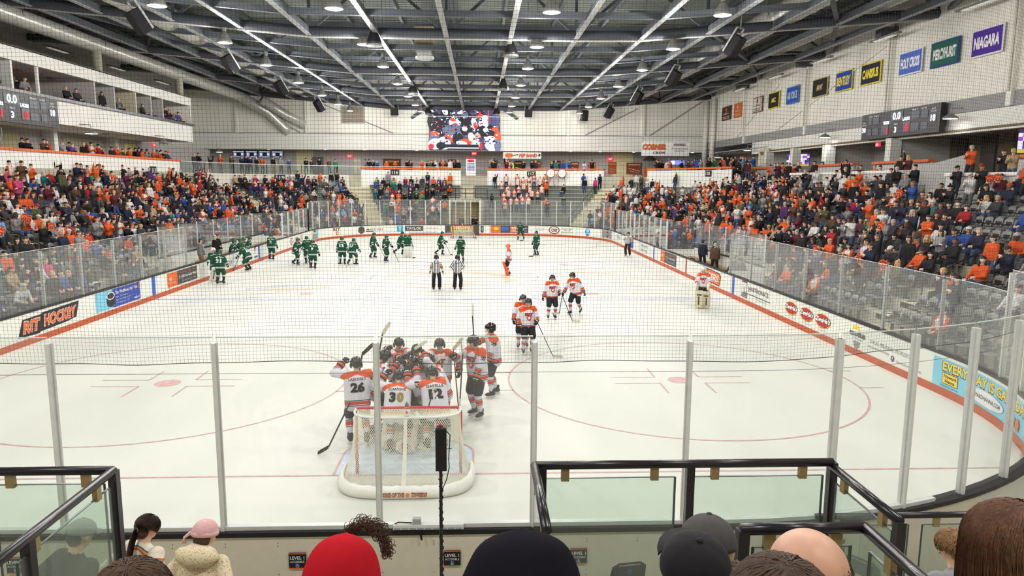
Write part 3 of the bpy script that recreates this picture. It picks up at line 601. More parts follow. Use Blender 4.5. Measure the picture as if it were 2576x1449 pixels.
# ---------------------------------------------------------------- high-bay lamps
def make_lamp():
    t = thing('high_bay_lamp', 'white bell shaped high bay lamp hanging lit under the roof', 'lamp', (0, 0, 0), group='high bay lamps over the arena')
    b = MB(); b.lathe([(0.40, 0.0), (0.415, 0.02), (0.36, 0.16), (0.26, 0.36), (0.16, 0.52), (0.12, 0.6)], n=20); b.obj('bell_shade', LAMPS_, t, True)
    b = MB(); b.lathe([(0.12, 0.58), (0.1, 0.66), (0.13, 0.72), (0.14, 0.95), (0.1, 1.05)], n=14); b.obj('ballast_neck', LAMPS_, t, True)
    b = MB(); b.lathe([(0.0, -0.05), (0.2, -0.035), (0.38, 0.012), (0.0, 0.015)], n=20); b.obj('glowing_lens', LAMPE, t, True)
    b = MB(); b.tube([(0, 0, 1.03), (0, 0, 4.3)], 0.014, 6); b.obj('hanger_rod', STEELD, t)
    return t
lamp0 = make_lamp(); first = True
li = bpy.data.lights.new('high_bay_light', 'POINT'); li.shadow_soft_size = 0.3; li.energy = LAMP_W * 0.54; li.color = (1.0, 0.975, 0.94)
la = bpy.data.lights.new('high_bay_downlight', 'AREA'); la.shape = 'DISK'; la.size = 0.7; la.energy = LAMP_W * 0.15; la.color = (1.0, 0.975, 0.94)
li2 = li.copy(); li2.energy = LAMP_W * 0.12
for j, y in enumerate(LAMP_Y):
    for i, x in enumerate(LAMP_X):
        xx = x
        o = lamp0 if first else copy_tree(lamp0); first = False
        o.location = (xx, y, LAMP_Z); o['label'] = 'lit white bell lamp, %s column from the left, %s row from the camera' % (('first', 'second', 'third', 'fourth')[i], ('first', 'second', 'third', 'fourth', 'fifth', 'sixth', 'seventh', 'eighth', 'ninth', 'tenth', 'eleventh')[j])
        l = bpy.data.objects.new('high_bay_light', li); COL.objects.link(l); l.location = (xx, y, LAMP_Z - 0.4); l['kind'] = 'helper'
        if y > 70: l.data = li2
        else: l = bpy.data.objects.new('high_bay_downlight', la); COL.objects.link(l); l.location = (xx, y, LAMP_Z - 0.09)
# unlit black cone speakers, box speakers, warm strip fixtures
SPG = 'black cone shaped loudspeakers under the roof'
def cone_speaker(x, y, z, first=[None]):
    if first[0] is None:
        t = thing('cone_speaker', 'small black cone loudspeaker hanging under a roof beam', 'speaker', group=SPG)
        b = MB(); b.lathe([(0.42, 0), (0.42, 0.12), (0.12, 0.85), (0.06, 0.95)], n=14); b.obj('horn', BLACKP, t, True)
        b = MB(); b.lathe([(0.44, -0.1), (0.44, 0.0), (0.4, 0.0), (0.4, -0.1)], n=14); b.obj('clear_rim', M('speaker_rim', (120, 124, 124), 0.4), t)
        b = MB(); b.tube([(0, 0, 0.9), (0, 0, 1.7)], 0.02, 5); b.obj('hanger_rod', BLACK, t); first[0] = t
    else: t = copy_tree(first[0])
    t.location = (x, y, z); t['label'] = 'small black cone loudspeaker %s of the roof centre, %s from the camera' % ('left' if x < 0 else 'right', 'nearest' if y < 40 else ('second' if y < 60 else 'farthest'))
for x, y, z in ((-4.4, 33.0, 12.6), (3.2, 35.8, 12.6), (-4.3, 55.0, 12.6), (3.2, 50.0, 12.4), (-4.3, 73.0, 12.5), (3.2, 73.0, 12.5)): cone_speaker(x, y, z)
def box_speaker(x, y, z, rz, tilt, label, first=[None]):
    if first[0] is None:
        t = thing('box_speaker', label, 'speaker')
        b = MB(); b.box((0, 0, 0), (0.75, 0.62, 1.15)); b.obj('cabinet', BLACKF, t)
        b = MB(); b.box((0, -0.33, 0), (0.7, 0.03, 1.1)); b.obj('grille', BLACK, t)
        b = MB(); b.bar((-0.4, 0.2, -0.5), (-0.4, 0.2, 0.95), 0.05, 0.1); b.bar((0.4, 0.2, -0.5), (0.4, 0.2, 0.95), 0.05, 0.1); b.bar((-0.4, 0.2, 0.95), (0.4, 0.2, 0.95), 0.05, 0.1); b.bar((0, 0.2, 0.95), (0, 0.2 + 1.5, 3.2), 0.05, 0.05); b.obj('yoke', RAILG, t); first[0] = t
    else: t = copy_tree(first[0]); t['label'] = label
    t.location = (x, y, z); t.rotation_euler = (tilt, 0, rz)
for k, y in enumerate((29.5, 42.5, 55.0, 69.5)):
    box_speaker(-15.3, y, 12.9, -0.75, 0.6, 'tilted black box loudspeaker over the left stand, %s' % ('nearest to the camera', 'second from the camera', 'third from the camera', 'farthest from the camera')[k])
    box_speaker(15.7, y + 4, 12.9, 0.75, 0.6, 'tilted black box loudspeaker over the right stand, %s' % ('nearest to the camera', 'second from the camera', 'third from the camera', 'farthest from the camera')[k])
box_speaker(-8.1, 74.2, 12.9, -0.1, 0.2, 'black box loudspeaker hanging left of the video screen'); box_speaker(6.8, 74.2, 12.9, 0.1, 0.2, 'black box loudspeaker hanging right of the video screen'); box_speaker(13.0, 74.0, 12.6, 0.3, 0.2, 'black box loudspeaker hanging at the right end of the far wall')
def strip_light(x, y, z, L, label, m=YELT, axis=0, grp='warm strip lights in the roof'):
    t = thing('strip_light', label, 'light', (x, y, z), group=grp); d = (L, 0.28, 0.12) if axis == 0 else (0.28, L, 0.12)
    b = MB(); b.box((0, 0, 0.07), d); b.obj('housing', LAMPS_, t)
    if z > 13: b = MB(); b.tube([(0, 0, 0.1), (0, 0, 17.0 - z)], 0.012, 5); b.obj('hanger_rod', STEELD, t); b = MB(); b.box((0, 0, -0.01), (d[0] * 0.96, d[1] * 0.7, 0.05)); b.obj('tube_lens', m, t)
for x, y, w in ((-9.8, 28.6, 'nearest on the left'), (10.0, 30.6, 'nearest on the right'), (-8.6, 50.5, 'second on the left'), (8.6, 49.8, 'second on the right'), (-9, 63, 'farthest on the left'), (9.3, 63.5, 'farthest on the right')): strip_light(x, y, 13.9, 1.7, 'warm white strip light between roof joists, ' + w)
for k in range(7):
    for x in (-28.4, 26.6): strip_light(x, 12 + 8.5 * k, 14.2, 3.2, 'long pale strip light, outer %s roof bay, %s from the camera' % ('left' if x < 0 else 'right', ('first', 'second', 'third', 'fourth', 'fifth', 'sixth', 'seventh')[k]), M('tube_pale', (226, 226, 214), emit=0.7), 1, 'pale strip lights in the outer roof bays')

# ---------------------------------------------------------------- right wall with banners
def ribbed(b, p0, p1, z0, z1, pit=0.45, dep=0.035):
    p0, p1 = Vector((*p0, 0)), Vector((*p1, 0)); L = (p1 - p0).length; u = (p1 - p0) / L; n = Vector((-u.y, u.x, 0)); k = int(L / pit); vs = []
    for i in range(k):
        for f, d in ((0.0, 0), (0.86, 0), (0.9, dep), (0.96, dep)): vs += [p0 + u * (pit * (i + f)) + n * d + Vector((0, 0, z)) for z in (z0, z1)]
    vs += [p1 + Vector((0, 0, z)) for z in (z0, z1)]
    b.add(vs, [(2 * i, 2 * i + 2, 2 * i + 3, 2 * i + 1) for i in range(len(vs) // 2 - 1)])
WR = 27.7
b = MB(); ribbed(b, (WR, 76.2), (WR, -20), 9.8, 17.1); wr = b.obj('wall_right', WALLP); tag(wr, 'off white ribbed upper wall on the right carrying the banners', 'wall', kind='structure')
b = MB(); b.box((WR + 0.15, 28, 9.45), (0.5, 96, 0.72)); b.obj('ledge_beam', WALLG, wr)
b = MB(); b.box((WR + 0.2, 20.8, 8.55), (0.4, 82, 1.12)); b.obj('fascia_band', WALLW, wr)
for y in (27.3, 38.3, 50.1, 63.7):
    b = MB(); b.bar((WR - 0.12, y, 9.1), (WR - 0.12, y, 14.4), 0.36, 0.3, upv=(1, 0, 0)); b.tube([(WR - 0.36, y, 9.8), (WR - 0.36, y, 14.2)], 0.09, 8); b.obj('wall_column', WALLP, wr)
    b = MB(); b.box((WR - 0.5, y, 14.7), (1.2, 0.7, 0.6)); b.obj('corbel_bracket', STEELD, wr)
for y in (75.5, 72.8): b = MB(); b.tube([(WR - 0.4, y, 5.8), (WR - 0.4, y, 14.5)], 0.28, 12); b.obj('round_column', WALLP, wr, True)
for y0, y1, z0, z1 in ((37.0, 56, 9.9, 14.6), (56, 66, 9.9, 13.8)):
    b = MB(); b.bar((WR - 0.06, y0, z1), (WR - 0.06, y1, z0), 0.06, 0.1); b.obj('wall_brace', WALLP, wr)
BN = [('dark brown banner with small orange emblem, farthest of the wall banners', (70.67, 67.97), (70, 44, 36), (110, 70, 50), None), ('plain orange banner with pale print beside the dark brown one', (66.96, 64.65), (206, 106, 52), (206, 106, 52), None),
    ('white banner with a small emblem above two rows of print', (61.79, 59.44), (222, 214, 204), (128, 82, 60), None), ('black banner with yellow border and a very short yellow word', (58.0, 55.6), (24, 22, 26), (236, 214, 52), ('AIC', (240, 222, 50))),
    ('blue banner with pale blue letters in two words', (54.1, 51.7), (34, 84, 178), (92, 140, 196), ('AIR FORCE', (176, 200, 226))), ('black banner with tan border and tan letters', (49.2, 46.7), (20, 20, 22), (186, 176, 128), ('ARMY', (198, 182, 120))),
    ('bright blue banner with yellow border and yellow letters', (45.46, 43.04), (28, 66, 164), (224, 200, 56), ('BENTLEY', (238, 214, 60))), ('navy banner with yellow border and yellow letters', (41.9, 39.4), (18, 24, 60), (234, 210, 48), ('CANISIUS', (246, 224, 50))),
    ('light blue banner with white border and white letters', (37.34, 34.92), (78, 108, 200), (226, 228, 236), ('HOLY CROSS', (244, 244, 250))), ('green banner with blue border and white letters', (34.1, 31.57), (16, 96, 82), (26, 62, 130), ('MERCYHURST', (240, 244, 240))),
    ('purple banner with white border, nearest of the wall banners', (30.6, 28.21), (70, 34, 150), (232, 230, 236), ('NIAGARA', (244, 240, 248)))]
for i, (lab, (ya, yb), c, bc, tx) in enumerate(BN):
    yc, w = (ya + yb) / 2, ya - yb; t = thing('banner', lab, 'banner', (WR - 0.13, yc, 11.84))
    h = 1.42
    b = MB(); b.box((0, 0, h / 2), (0.05, w, h)); b.obj('border_panel', M('banner_edge_%d' % i, bc, 0.7, noise=0.03), t)
    b = MB(); b.box((-0.03, 0, h / 2), (0.03, w * 0.92, h * 0.88)); b.obj('cloth_field', M('banner_field_%d' % i, c, 0.75, noise=0.05), t)
    if tx: put_text('lettering', tx[0], M('banner_text_%d' % i, tx[1], 0.6, noise=0), (-0.045, 0, h * 0.5), (0, -1, 0), (0, 0, 1), w * (0.8 if len(tx[0]) > 4 else 0.42), h * (0.44 if len(tx[0]) > 4 else 0.3), t, bold=0.05, lift=0.006)
    else:
        b = MB(); m_ = M('banner_print_%d' % i, (232, 200, 180) if i == 0 else ((236, 170, 120) if i == 1 else (70, 52, 50)), 0.6, noise=0)
        for r_ in range(2):
            for q in range(5): b.box((-0.05, (q - 2) * w * 0.15, 0.18 + r_ * 0.17), (0.01, w * 0.09, 0.1))
        b.box((-0.05, 0, 0.62), (0.01, w * 0.6, 0.06)); b.box((-0.05, 0, 0.74), (0.01, w * 0.3, 0.05)); b.obj('printed_lines', m_, t)
        b = MB(); b.ball((-0.05, 0, 1.05), (0.012, 0.2, 0.22), 12, 6); b.obj('printed_emblem', PRINTO if i == 0 else M('banner_mark_%d' % i, (240, 190, 150) if i == 1 else (110, 62, 44), 0.6), t)

# ---------------------------------------------------------------- scoreboards
def scoreboard(x, yc, zc_, face, label):
    W_, H_ = 8.35, 1.62; ux = (0, -face, 0); t = thing('scoreboard', label, 'scoreboard', (x, yc, zc_)); n = -face
    def at(u, v, d): return (n * -1 * 0 + (-face) * d * -1 * 1.0, -face * u, v)
    fx = -face
    def pane(name, u, v, w, h, m, d=0.16):
        b = MB(); b.box((fx * d, -face * u, v), (0.02, w, h)); return b.obj(name, m, t)
    b = MB(); b.box((0, 0, 0), (0.3, W_, H_)); b.obj('cabinet', BLACKP, t)
    DIM = M('score_dim', (74, 80, 92), 0.4, noise=0)
    for u, v, w, h in ((-3.15, 0.32, 0.46, 0.42), (-2.45, 0.32, 0.72, 0.42), (-3.15, -0.36, 0.46, 0.42), (-2.45, -0.36, 0.72, 0.42), (1.85, 0.32, 0.8, 0.42), (2.75, 0.32, 0.6, 0.42), (1.85, -0.36, 0.8, 0.42), (2.75, -0.36, 0.6, 0.42), (-1.35, -0.33, 0.8, 0.6), (1.0, -0.28, 0.7, 0.62), (-0.1, 0.42, 1.3, 0.56), (3.55, 0.02, 0.6, 0.44)): pane('digit_window', u, v, w, h, DIM)
    k = dict(bold=0.03)
    multi_text('lit_digits', [('0.0', -0.1, 0.43, 0.85, 0.46, 0, k), ('3', -0.15, -0.4, 0.26, 0.36, 0, k), ('1', -1.05, -0.42, 0.12, 0.42, 1, k), ('0', 1.05, -0.34, 0.34, 0.46, 1, k), ('30', -3.85, -0.2, 0.46, 0.34, 0, k), ('18', 3.58, 0.02, 0.44, 0.36, 0, k),
        ('TIGERS', -1.2, 0.1, 0.7, 0.2, 0, k), ('LAKERS', 0.95, 0.18, 0.74, 0.2, 0, k)], [LEDW, LEDR], (fx * 0.175, 0, 0), ux, (0, 0, 1), t)
    multi_text('white_captions', [('PLAYER', -3.1, 0.62, 0.46, 0.1, 0, {}), ('PENALTY', -2.42, 0.62, 0.56, 0.1, 0, {}), ('PENALTY', 1.8, 0.64, 0.6, 0.1, 0, {}), ('PLAYER', 2.65, 0.64, 0.5, 0.1, 0, {}), ('SHOTS\nON GOAL', -3.85, 0.2, 0.5, 0.24, 0, {}), ('SHOTS\nON GOAL', 3.58, 0.46, 0.54, 0.24, 0, {}), ('PERIOD', -0.12, -0.06, 0.42, 0.09, 0, {})], [M('caption_white', (220, 220, 220), emit=0.6)], (fx * 0.165, 0, 0), ux, (0, 0, 1), t)
scoreboard(WR - 0.45, 36.2, 8.95, 1, 'black scoreboard with lit digits on the right hand fascia')
scoreboard(-23.72, 32.5, 9.0, -1, 'black scoreboard with lit digits on the left balcony front')

# ---------------------------------------------------------------- left press box
XL = -24.0
pb = thing('press_box', None, None); tag(pb, 'white press box balcony and concourse along the left side', 'balcony', kind='structure')
def pbx(name, x0, x1, y0, y1, z0, z1, m): b = MB(); b.box(((x0 + x1) / 2, (y0 + y1) / 2, (z0 + z1) / 2), (abs(x1 - x0), abs(y1 - y0), abs(z1 - z0))); return b.obj(name, m, pb)
YB = 58.0; YA = -10
pbx('lower_fascia', XL - 0.25, XL, YA, YB, 8.5, 9.88, WALLW); pbx('dark_counter_ledge', XL - 0.5, XL + 0.22, YA, YB, 9.88, 10.04, CAPM); pbx('upper_fascia', XL - 0.25, XL, YA, YB, 11.6, 12.35, WALLW)
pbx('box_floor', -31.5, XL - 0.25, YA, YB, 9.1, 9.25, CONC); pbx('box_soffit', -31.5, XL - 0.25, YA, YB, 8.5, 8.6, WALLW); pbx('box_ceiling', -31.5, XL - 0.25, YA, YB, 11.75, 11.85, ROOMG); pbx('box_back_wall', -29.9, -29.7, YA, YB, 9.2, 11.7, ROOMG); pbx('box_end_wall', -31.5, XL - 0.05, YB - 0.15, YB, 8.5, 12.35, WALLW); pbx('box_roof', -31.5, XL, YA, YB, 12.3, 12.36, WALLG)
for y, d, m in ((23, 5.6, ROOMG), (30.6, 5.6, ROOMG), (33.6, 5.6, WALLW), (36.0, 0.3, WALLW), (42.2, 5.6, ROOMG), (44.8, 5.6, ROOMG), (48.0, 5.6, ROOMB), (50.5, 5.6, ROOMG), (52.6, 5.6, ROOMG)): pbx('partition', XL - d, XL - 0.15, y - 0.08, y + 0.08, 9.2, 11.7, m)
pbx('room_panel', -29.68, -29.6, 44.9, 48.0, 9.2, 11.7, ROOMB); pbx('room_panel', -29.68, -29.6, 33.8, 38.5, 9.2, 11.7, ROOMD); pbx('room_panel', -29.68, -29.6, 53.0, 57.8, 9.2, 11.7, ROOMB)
b = MB(); b.box((-31.6, 30, 8.5), (0.2, 100, 17)); tag(b.obj('wall_left', WALLP), 'off white outer wall behind the left press box', 'wall', kind='structure')
for y in (30.0, 43.5, 57.0): b = MB(); b.tube([(XL - 0.5, y, 12.3), (XL - 0.5, y, 14.6)], 0.3, 10); b.obj('round_column', CONC, pb, True)
t = thing('television', 'black blank television on the press box room wall', 'television', (-28.0, 40.6, 10.5)); b = MB(); b.box((0, 0, 0.45), (0.08, 1.75, 0.95)); b.obj('screen_case', BLACK, t); b = MB(); b.box((0.05, 0, 0.45), (0.02, 1.6, 0.82)); b.obj('dark_screen', M('tv_off', (14, 14, 18), 0.15, noise=0), t); b = MB(); b.box((-0.85, 0, 0.45), (1.6, 0.1, 0.1)); b.obj('wall_bracket', BLACK, t)
t = thing('monitor', 'white computer monitor on the press box counter at the left edge', 'monitor', (-24.7, 29.8, 10.04)); b = MB(); b.box((0, 0, 0.4), (0.06, 1.0, 0.6), 0.5); b.obj('case', PIPEW, t); b = MB(); b.box((0, 0, 0.06), (0.25, 0.3, 0.12)); b.obj('foot', PIPEW, t)
for q, (y, L) in enumerate(((34.6, 1.6), (36.5, 1.2), (38.2, 2.6), (41.6, 1.2), (45.4, 1.0), (47, 1.0), (53.4, 1.6), (54.6, 2.2), (55.6, 2.0), (56.6, 2.0))): strip_light(-26.6, y, 11.64, 0.35, 'white strip light on the press box ceiling, %s from the camera' % ordn(q + 1), TUBEE, 0, 'strip lights on the press box ceiling')
def exit_sign(x, y, z, rz, label, sc=1.0):
    t = thing('exit_sign', label, 'exit sign', (x, y, z), rz); b = MB(); b.box((0, 0, 0), (0.62 * sc, 0.1, 0.36 * sc)); b.obj('red_box', EXITR, t)
    put_text('lettering', 'EXIT', M('exit_letters', (255, 190, 190), emit=3), (0, -0.06, 0), (1, 0, 0), (0, 0, 1), 0.44 * sc, 0.2 * sc, t, bold=0.02)
exit_sign(-27.5, 37.4, 11.2, PI / 2, 'red lit exit sign inside the press box'); exit_sign(-27.5, 39.3, 10.3, PI / 2, 'second red lit exit sign lower in the press box', 0.9)
# concourse under the press box
pbx('concourse_floor', -31.5, -23.4, YA, 74, 5.5, 5.8, CONC); pbx('concourse_wall', -28.6, -28.4, YA, 74, 5.8, 8.5, ROOMG); pbx('parapet_wall', -23.62, -23.45, YA, 53.5, 4.3, 6.72, WALLW)
b = MB(); b.bar((-23.5, 14, 6.78), (-23.5, 53.5, 6.78), 0.34, 0.12); tag(b.obj('counter_rail', ORANGE), 'orange counter rail along the top of the left stand', 'rail')
for i in range(20): pbx('rail_post', -23.55, -23.47, 14.6 + 2 * i, 14.68 + 2 * i, 6.1, 6.74, BLACK)
for y0, y1, m in ((34, 40.5, M('opening_glow', (196, 190, 150), 0.8)), (45.6, 51.0, ROOMB), (54.5, 56.5, M('door_yellow', (226, 220, 150), 0.8))): pbx('doorway_panel', -28.38, -28.3, y0, y1, 5.8, 8.2, m)
for y in (51.8, 43.4): pbx('wall_pier', -28.4, -27.6, y - 0.25, y + 0.25, 5.8, 8.5, WALLW)
exit_sign(-26.3, 33.2, 8.05, PI / 2, 'red lit exit sign under the left balcony near the scoreboard', 0.9); exit_sign(-26.3, 55.4, 8.1, PI / 2, 'red lit exit sign over the yellow doorway at the far end of the left balcony', 0.9)
for y, w in ((38.5, 'nearest'), (46.5, 'middle'), (55, 'farthest')): strip_light(-25.8, y, 8.44, 0.4, 'white strip light under the left balcony, %s of three' % w, TUBEE, 0, 'strip lights under the left balcony')
def dome_lamp(x, y, z, nx, label, glow=True):
    t = thing('bracket_lamp', label, 'lamp', (x, y, z), group=None); b = MB(); b.lathe([(0.42, 0), (0.4, 0.07), (0.2, 0.2), (0.06, 0.3)], n=16); b.obj('dome_shade', LAMPS_, t, True)
    b = MB(); b.lathe([(0, -0.03), (0.36, 0.0), (0.0, 0.01)], n=14); b.obj('glowing_lens', LAMPE if glow else LAMPS_, t)
    b = MB(); b.tube([(0, 0, 0.28), (0, 0, 0.55), (nx * 0.7, 0, 0.6)], 0.03, 6); b.obj('arm', RAILG, t)
    if glow: l = bpy.data.lights.new('bracket_light', 'SPOT'); l.energy = 260; l.spot_size = 2.6; l.spot_blend = 0.6; l.shadow_soft_size = 0.3; lo = bpy.data.objects.new('bracket_light', l); COL.objects.link(lo); lo.location = (x, y, z - 0.08)
dome_lamp(-23.2, 39.5, 8.05, -1, 'lit dome bracket lamp on the left balcony front, nearer one'); dome_lamp(-23.2, 50.2, 8.0, -1, 'unlit dome bracket lamp on the left balcony front, farther one', False)
dome_lamp(WR - 0.75, 30.9, 8.75, 1, 'lit dome bracket lamp on the right fascia beside the scoreboard'); dome_lamp(WR - 0.75, 45.3, 8.6, 1, 'lit dome bracket lamp on the right fascia beyond the scoreboard')
dome_lamp(WR - 0.8, 60.8, 8.3, 1, 'small lit dome lamp far along the right wall'); dome_lamp(WR - 0.8, 69.5, 7.9, 1, 'small lit dome lamp near the far right corner')
# ---------------------------------------------------------------- seating terraces
NROW, RUN, RISE, D0, Z0R = 11, 0.85, 0.40, 1.5, 0.35
def row_d(k): return D0 + RUN * k
def row_z(k): return Z0R + RISE * k
BOWL = thing('seating_terrace', None, None); tag(BOWL, 'pale concrete seating terrace stepping up around the rink', 'terrace', kind='structure')
SA, SB_ = S_L(6.0), S_R(4.0)
TUN0, TUN1 = S_F(-1.7), S_F(1.5)
for k in range(NROW):
    d, z = row_d(k), row_z(k); prof = [(d, max(0.0, z - 0.9)), (d, z), (d + RUN + 0.02, z), (d + RUN + 0.02, max(0.0, z - 0.9))]
    if k < 7: spans = [(SA, TUN0), (TUN1, SB_)]
    else: spans = [(SA, SB_)]
    b = MB()
    for a, c in spans: sweep(b, prof, a, c, 0.6)
    b.obj('terrace_step', CONC, BOWL)
b = MB(); sweep(b, [(10.85, 3.9), (10.85, 5.8), (20.5, 5.8), (20.5, 3.9)], S_L(53.6), S_R(58.0), 0.8); b.obj('concourse_floor', CONC, BOWL)
b = MB(); sweep(b, [(10.78, 3.9), (10.78, 5.82), (10.86, 5.82), (10.86, 3.9)], S_L(53.6), S_FAR0 - 3.8, 0.8); b.obj('concourse_edge_wall', M('edge_wall_white', (206, 204, 192), 0.7, noise=0.04), BOWL)
b = MB(); sweep(b, [(10.78, 3.9), (10.78, 6.42), (10.86, 6.42), (10.86, 3.9)], S_FAR0 - 3.2, S_F(-0.75), 0.8); sweep(b, [(10.78, 3.9), (10.78, 6.42), (10.86, 6.42), (10.86, 3.9)], S_F(2.2), S_F(9.2), 0.8); sweep(b, [(10.78, 3.9), (10.78, 6.42), (10.86, 6.42), (10.86, 3.9)], S_F(11.5), S_R(54.5), 0.8); b.obj('parapet', WALLW, BOWL)
for a, c, lab in ((S_FAR0 - 3.2, S_F(-0.75), 'orange counter rail on the far parapet left of the centre stair'), (S_F(2.2), S_F(9.2), 'orange counter rail on the far parapet right of the centre stair'), (S_F(11.5), S_R(54.5), 'orange counter rail curving round the far right corner')):
    b = MB(); sweep(b, [(10.7, 6.5), (10.7, 6.66), (11.05, 6.66), (11.05, 6.5)], a, c, 0.8); tag(b.obj('counter_rail', ORANGE), lab, 'rail')
# glass guard on the far left platform
t = thing('glass_guard', 'low glass guard rail along the far left platform edge', 'railing')
for i in range(9):
    a = S_L(54.0) + i * 1.75
    b = MB(); sweep(b, [(10.9, 5.85), (10.9, 6.75), (10.912, 6.75), (10.912, 5.85)], a, a + 1.7, 0.6); b.obj('glass_pane', GLASSR, t)
    b = MB(); x, y, nx, ny = at_s(a, 10.9); b.box((x, y, 6.3), (0.05, 0.05, 1.0)); b.obj('post', BLACK, t)
b = MB(); sweep(b, [(10.88, 6.75), (10.88, 6.8), (10.93, 6.8), (10.93, 6.75)], S_L(54), S_L(54) + 15.7, 0.6); b.obj('top_bar', ALU, t)
# section number plates
def plate(txt, x, y, z, rz, label, w=0.95, h=0.55):
    t = thing('section_sign', label, 'sign', (x, y, z), rz); b = MB(); b.box((0, 0, 0), (w, 0.05, h)); b.obj('black_plate', PRINTK, t)
    put_text('lettering', txt, PRINTW, (0, -0.03, 0), (1, 0, 0), (0, 0, 1), w * 0.7, h * 0.6, t, bold=0.02)
x, y, nx, ny = at_s(S_FAR0 - 7.2, 10.7); plate('115', x, y, 5.45, math.atan2(nx, -ny), 'black sign reading 115 below the far left platform', 1.2, 0.62)
x, y, nx, ny = at_s(S_F(-6.0), 10.7); plate('116', x, y, 6.15, math.atan2(nx, -ny), 'black sign reading 116 on the far parapet'); x, y, nx, ny = at_s(S_F(5.6), 10.7); plate('117', x, y, 6.1, math.atan2(nx, -ny), 'black sign reading 117 behind the band')
x, y, nx, ny = at_s(S_F(15.2), 10.7); plate('118', x, y, 6.1, math.atan2(nx, -ny), 'black sign reading 118 on the far right parapet'); plate('113', -23.38, 48.4, 5.9, PI / 2, 'black sign reading 113 on the left parapet', 0.9, 0.6)
# aisles with light treads and black hand rails
AISLE_L, AISLE_R = (23.4, 33.5, 43.6), (15.6, 26.6, 37.2, 47.0)
def hand_rail(pts, label, drop=0.9):
    t = thing('hand_rail', label, 'railing'); b = MB(); b.tube(pts, 0.028, 6); b.obj('rail_tube', BLACK, t, True)
    for p in pts[::max(1, len(pts) - 1)]: b = MB(); b.tube([p, (p[0], p[1], p[2] - drop)], 0.028, 6); b.obj('rail_post', BLACK, t)
for sx, ys in ((-1, AISLE_L), (1, AISLE_R)):
    for q, y in enumerate(ys):
        b = MB()
        for k in range(NROW):
            x = HW + row_d(k)
            b.box((sx * (x + RUN * 0.25), y, row_z(k) + 0.1 - 0.19), (RUN * 0.5, 1.1, 0.2)); b.box((sx * (x + RUN * 0.5), y, row_z(k) + 0.005), (RUN * 0.98, 1.1, 0.02))
        o = b.obj('aisle_steps', STEP, BOWL)
        nm = ('nearest', 'second', 'third', 'farthest')[q]
        for k in (2, 6):
            hand_rail([(sx * (HW + row_d(k)), y - 0.6, row_z(k) + 0.95), (sx * (HW + row_d(k + 3)), y - 0.6, row_z(k + 3) + 0.95)], 'black hand rail on the %s half of the %s aisle of the %s stand' % ('lower' if k == 2 else 'upper', nm, 'left' if sx < 0 else 'right'))
for a in (S_FAR0 - 10.4, S_FAR0 - 3.5, S_F(0), S_F(9.8), S_F(16.6)):
    b = MB()
    for k in range(0 if a != S_F(0) else 7, NROW):
        d = row_d(k)
        sweep(b, [(d, row_z(k)), (d, row_z(k) + 0.02), (d + RUN, row_z(k) + 0.02), (d + RUN, row_z(k))], a - 0.6, a + 0.6, 0.6); sweep(b, [(d, row_z(k)), (d, row_z(k) + 0.2), (d + 0.4, row_z(k) + 0.2), (d + 0.4, row_z(k))], a - 0.6, a + 0.6, 0.6)
    b.obj('aisle_steps', STEP, BOWL)
for n_, a in (('left corner', S_FAR0 - 11.2), ('left centre', S_FAR0 - 4.3), ('right centre', S_F(9.1)), ('right corner', S_F(15.9))):
    for k in (1, 5):
        p = [at_s(a, row_d(k)), at_s(a, row_d(k + 4))]
        hand_rail([(p[0][0], p[0][1], row_z(k) + 0.95), (p[1][0], p[1][1], row_z(k + 4) + 0.95)], 'black hand rail of the far %s aisle, %s run' % (n_, 'lower' if k == 1 else 'upper'))
# bleacher benches round the far end
BG = 'grey bleacher benches at the far end'
for k in range(NROW):
    segs = [(S_L(52.6), S_FAR0 - 11.4), (S_FAR0 - 9.7, S_FAR0 - 4.4), (S_FAR0 - 2.8, TUN0 - 0.3 if k < 7 else S_F(-0.8)), ((TUN1 + 0.3) if k < 7 else S_F(0.8), S_F(9.0)), (S_F(10.6), S_F(15.8)), (S_F(17.3), S_R(52.6))]
    for q, (a, c) in enumerate(segs):
        t = thing('bleacher_bench', 'grey bleacher bench in the far end %s, %s row from the ice' % (('far left corner', 'left corner block', 'left centre block', 'right centre block', 'right corner block', 'far right corner')[q], ordn(k + 1)), 'bench', group=BG)
        b = MB(); d = row_d(k) + 0.42; z = row_z(k); sweep(b, [(d, z + 0.4), (d, z + 0.45), (d + 0.34, z + 0.45), (d + 0.34, z + 0.4)], a, c, 0.9); b.obj('seat_plank', BENCHM, t)
        b = MB(); sweep(b, [(d + 0.1, z), (d + 0.1, z + 0.4), (d + 0.18, z + 0.4), (d + 0.18, z)], a, c, 1.2); b.obj('riser_support', M('bench_dark', (112, 116, 110), 0.7), t)
# tunnel and door under the far centre stair
dr = thing('door_1', None, None, (-0.1, 66.6, 0)); tag(dr, 'tall tan tunnel doors in the middle of the far end', 'door', kind='structure')
TAN = M('tan_door', (196, 178, 140), 0.6, noise=0.05)
for sx in (-0.72, 0.72): b = MB(); b.box((sx, 0, 1.55), (1.38, 0.08, 3.1)); b.obj('door_leaf', TAN, dr)
for sx in (-1.55, 1.55): b = MB(); b.box((sx, -1.4, 1.7), (0.14, 3.0, 3.4)); b.obj('side_wall', M('tunnel_side', (176, 164, 136), 0.7), dr); b = MB(); b.box((sx * 0.97, -2.9, 1.7), (0.12, 0.12, 3.4)); b.obj('white_jamb', POSTW, dr)
b = MB(); b.box((0, -1.0, 3.35), (3.2, 2.4, 0.25)); b.obj('lintel', CONC, dr); b = MB(); b.box((0.0, -2.9, 1.7), (0.08, 0.1, 3.3)); b.obj('centre_post', POSTW, dr)
t = thing('guard_rail', 'black pipe guard rail above the tan tunnel doors', 'railing', (-0.1, 65.2, 3.45))
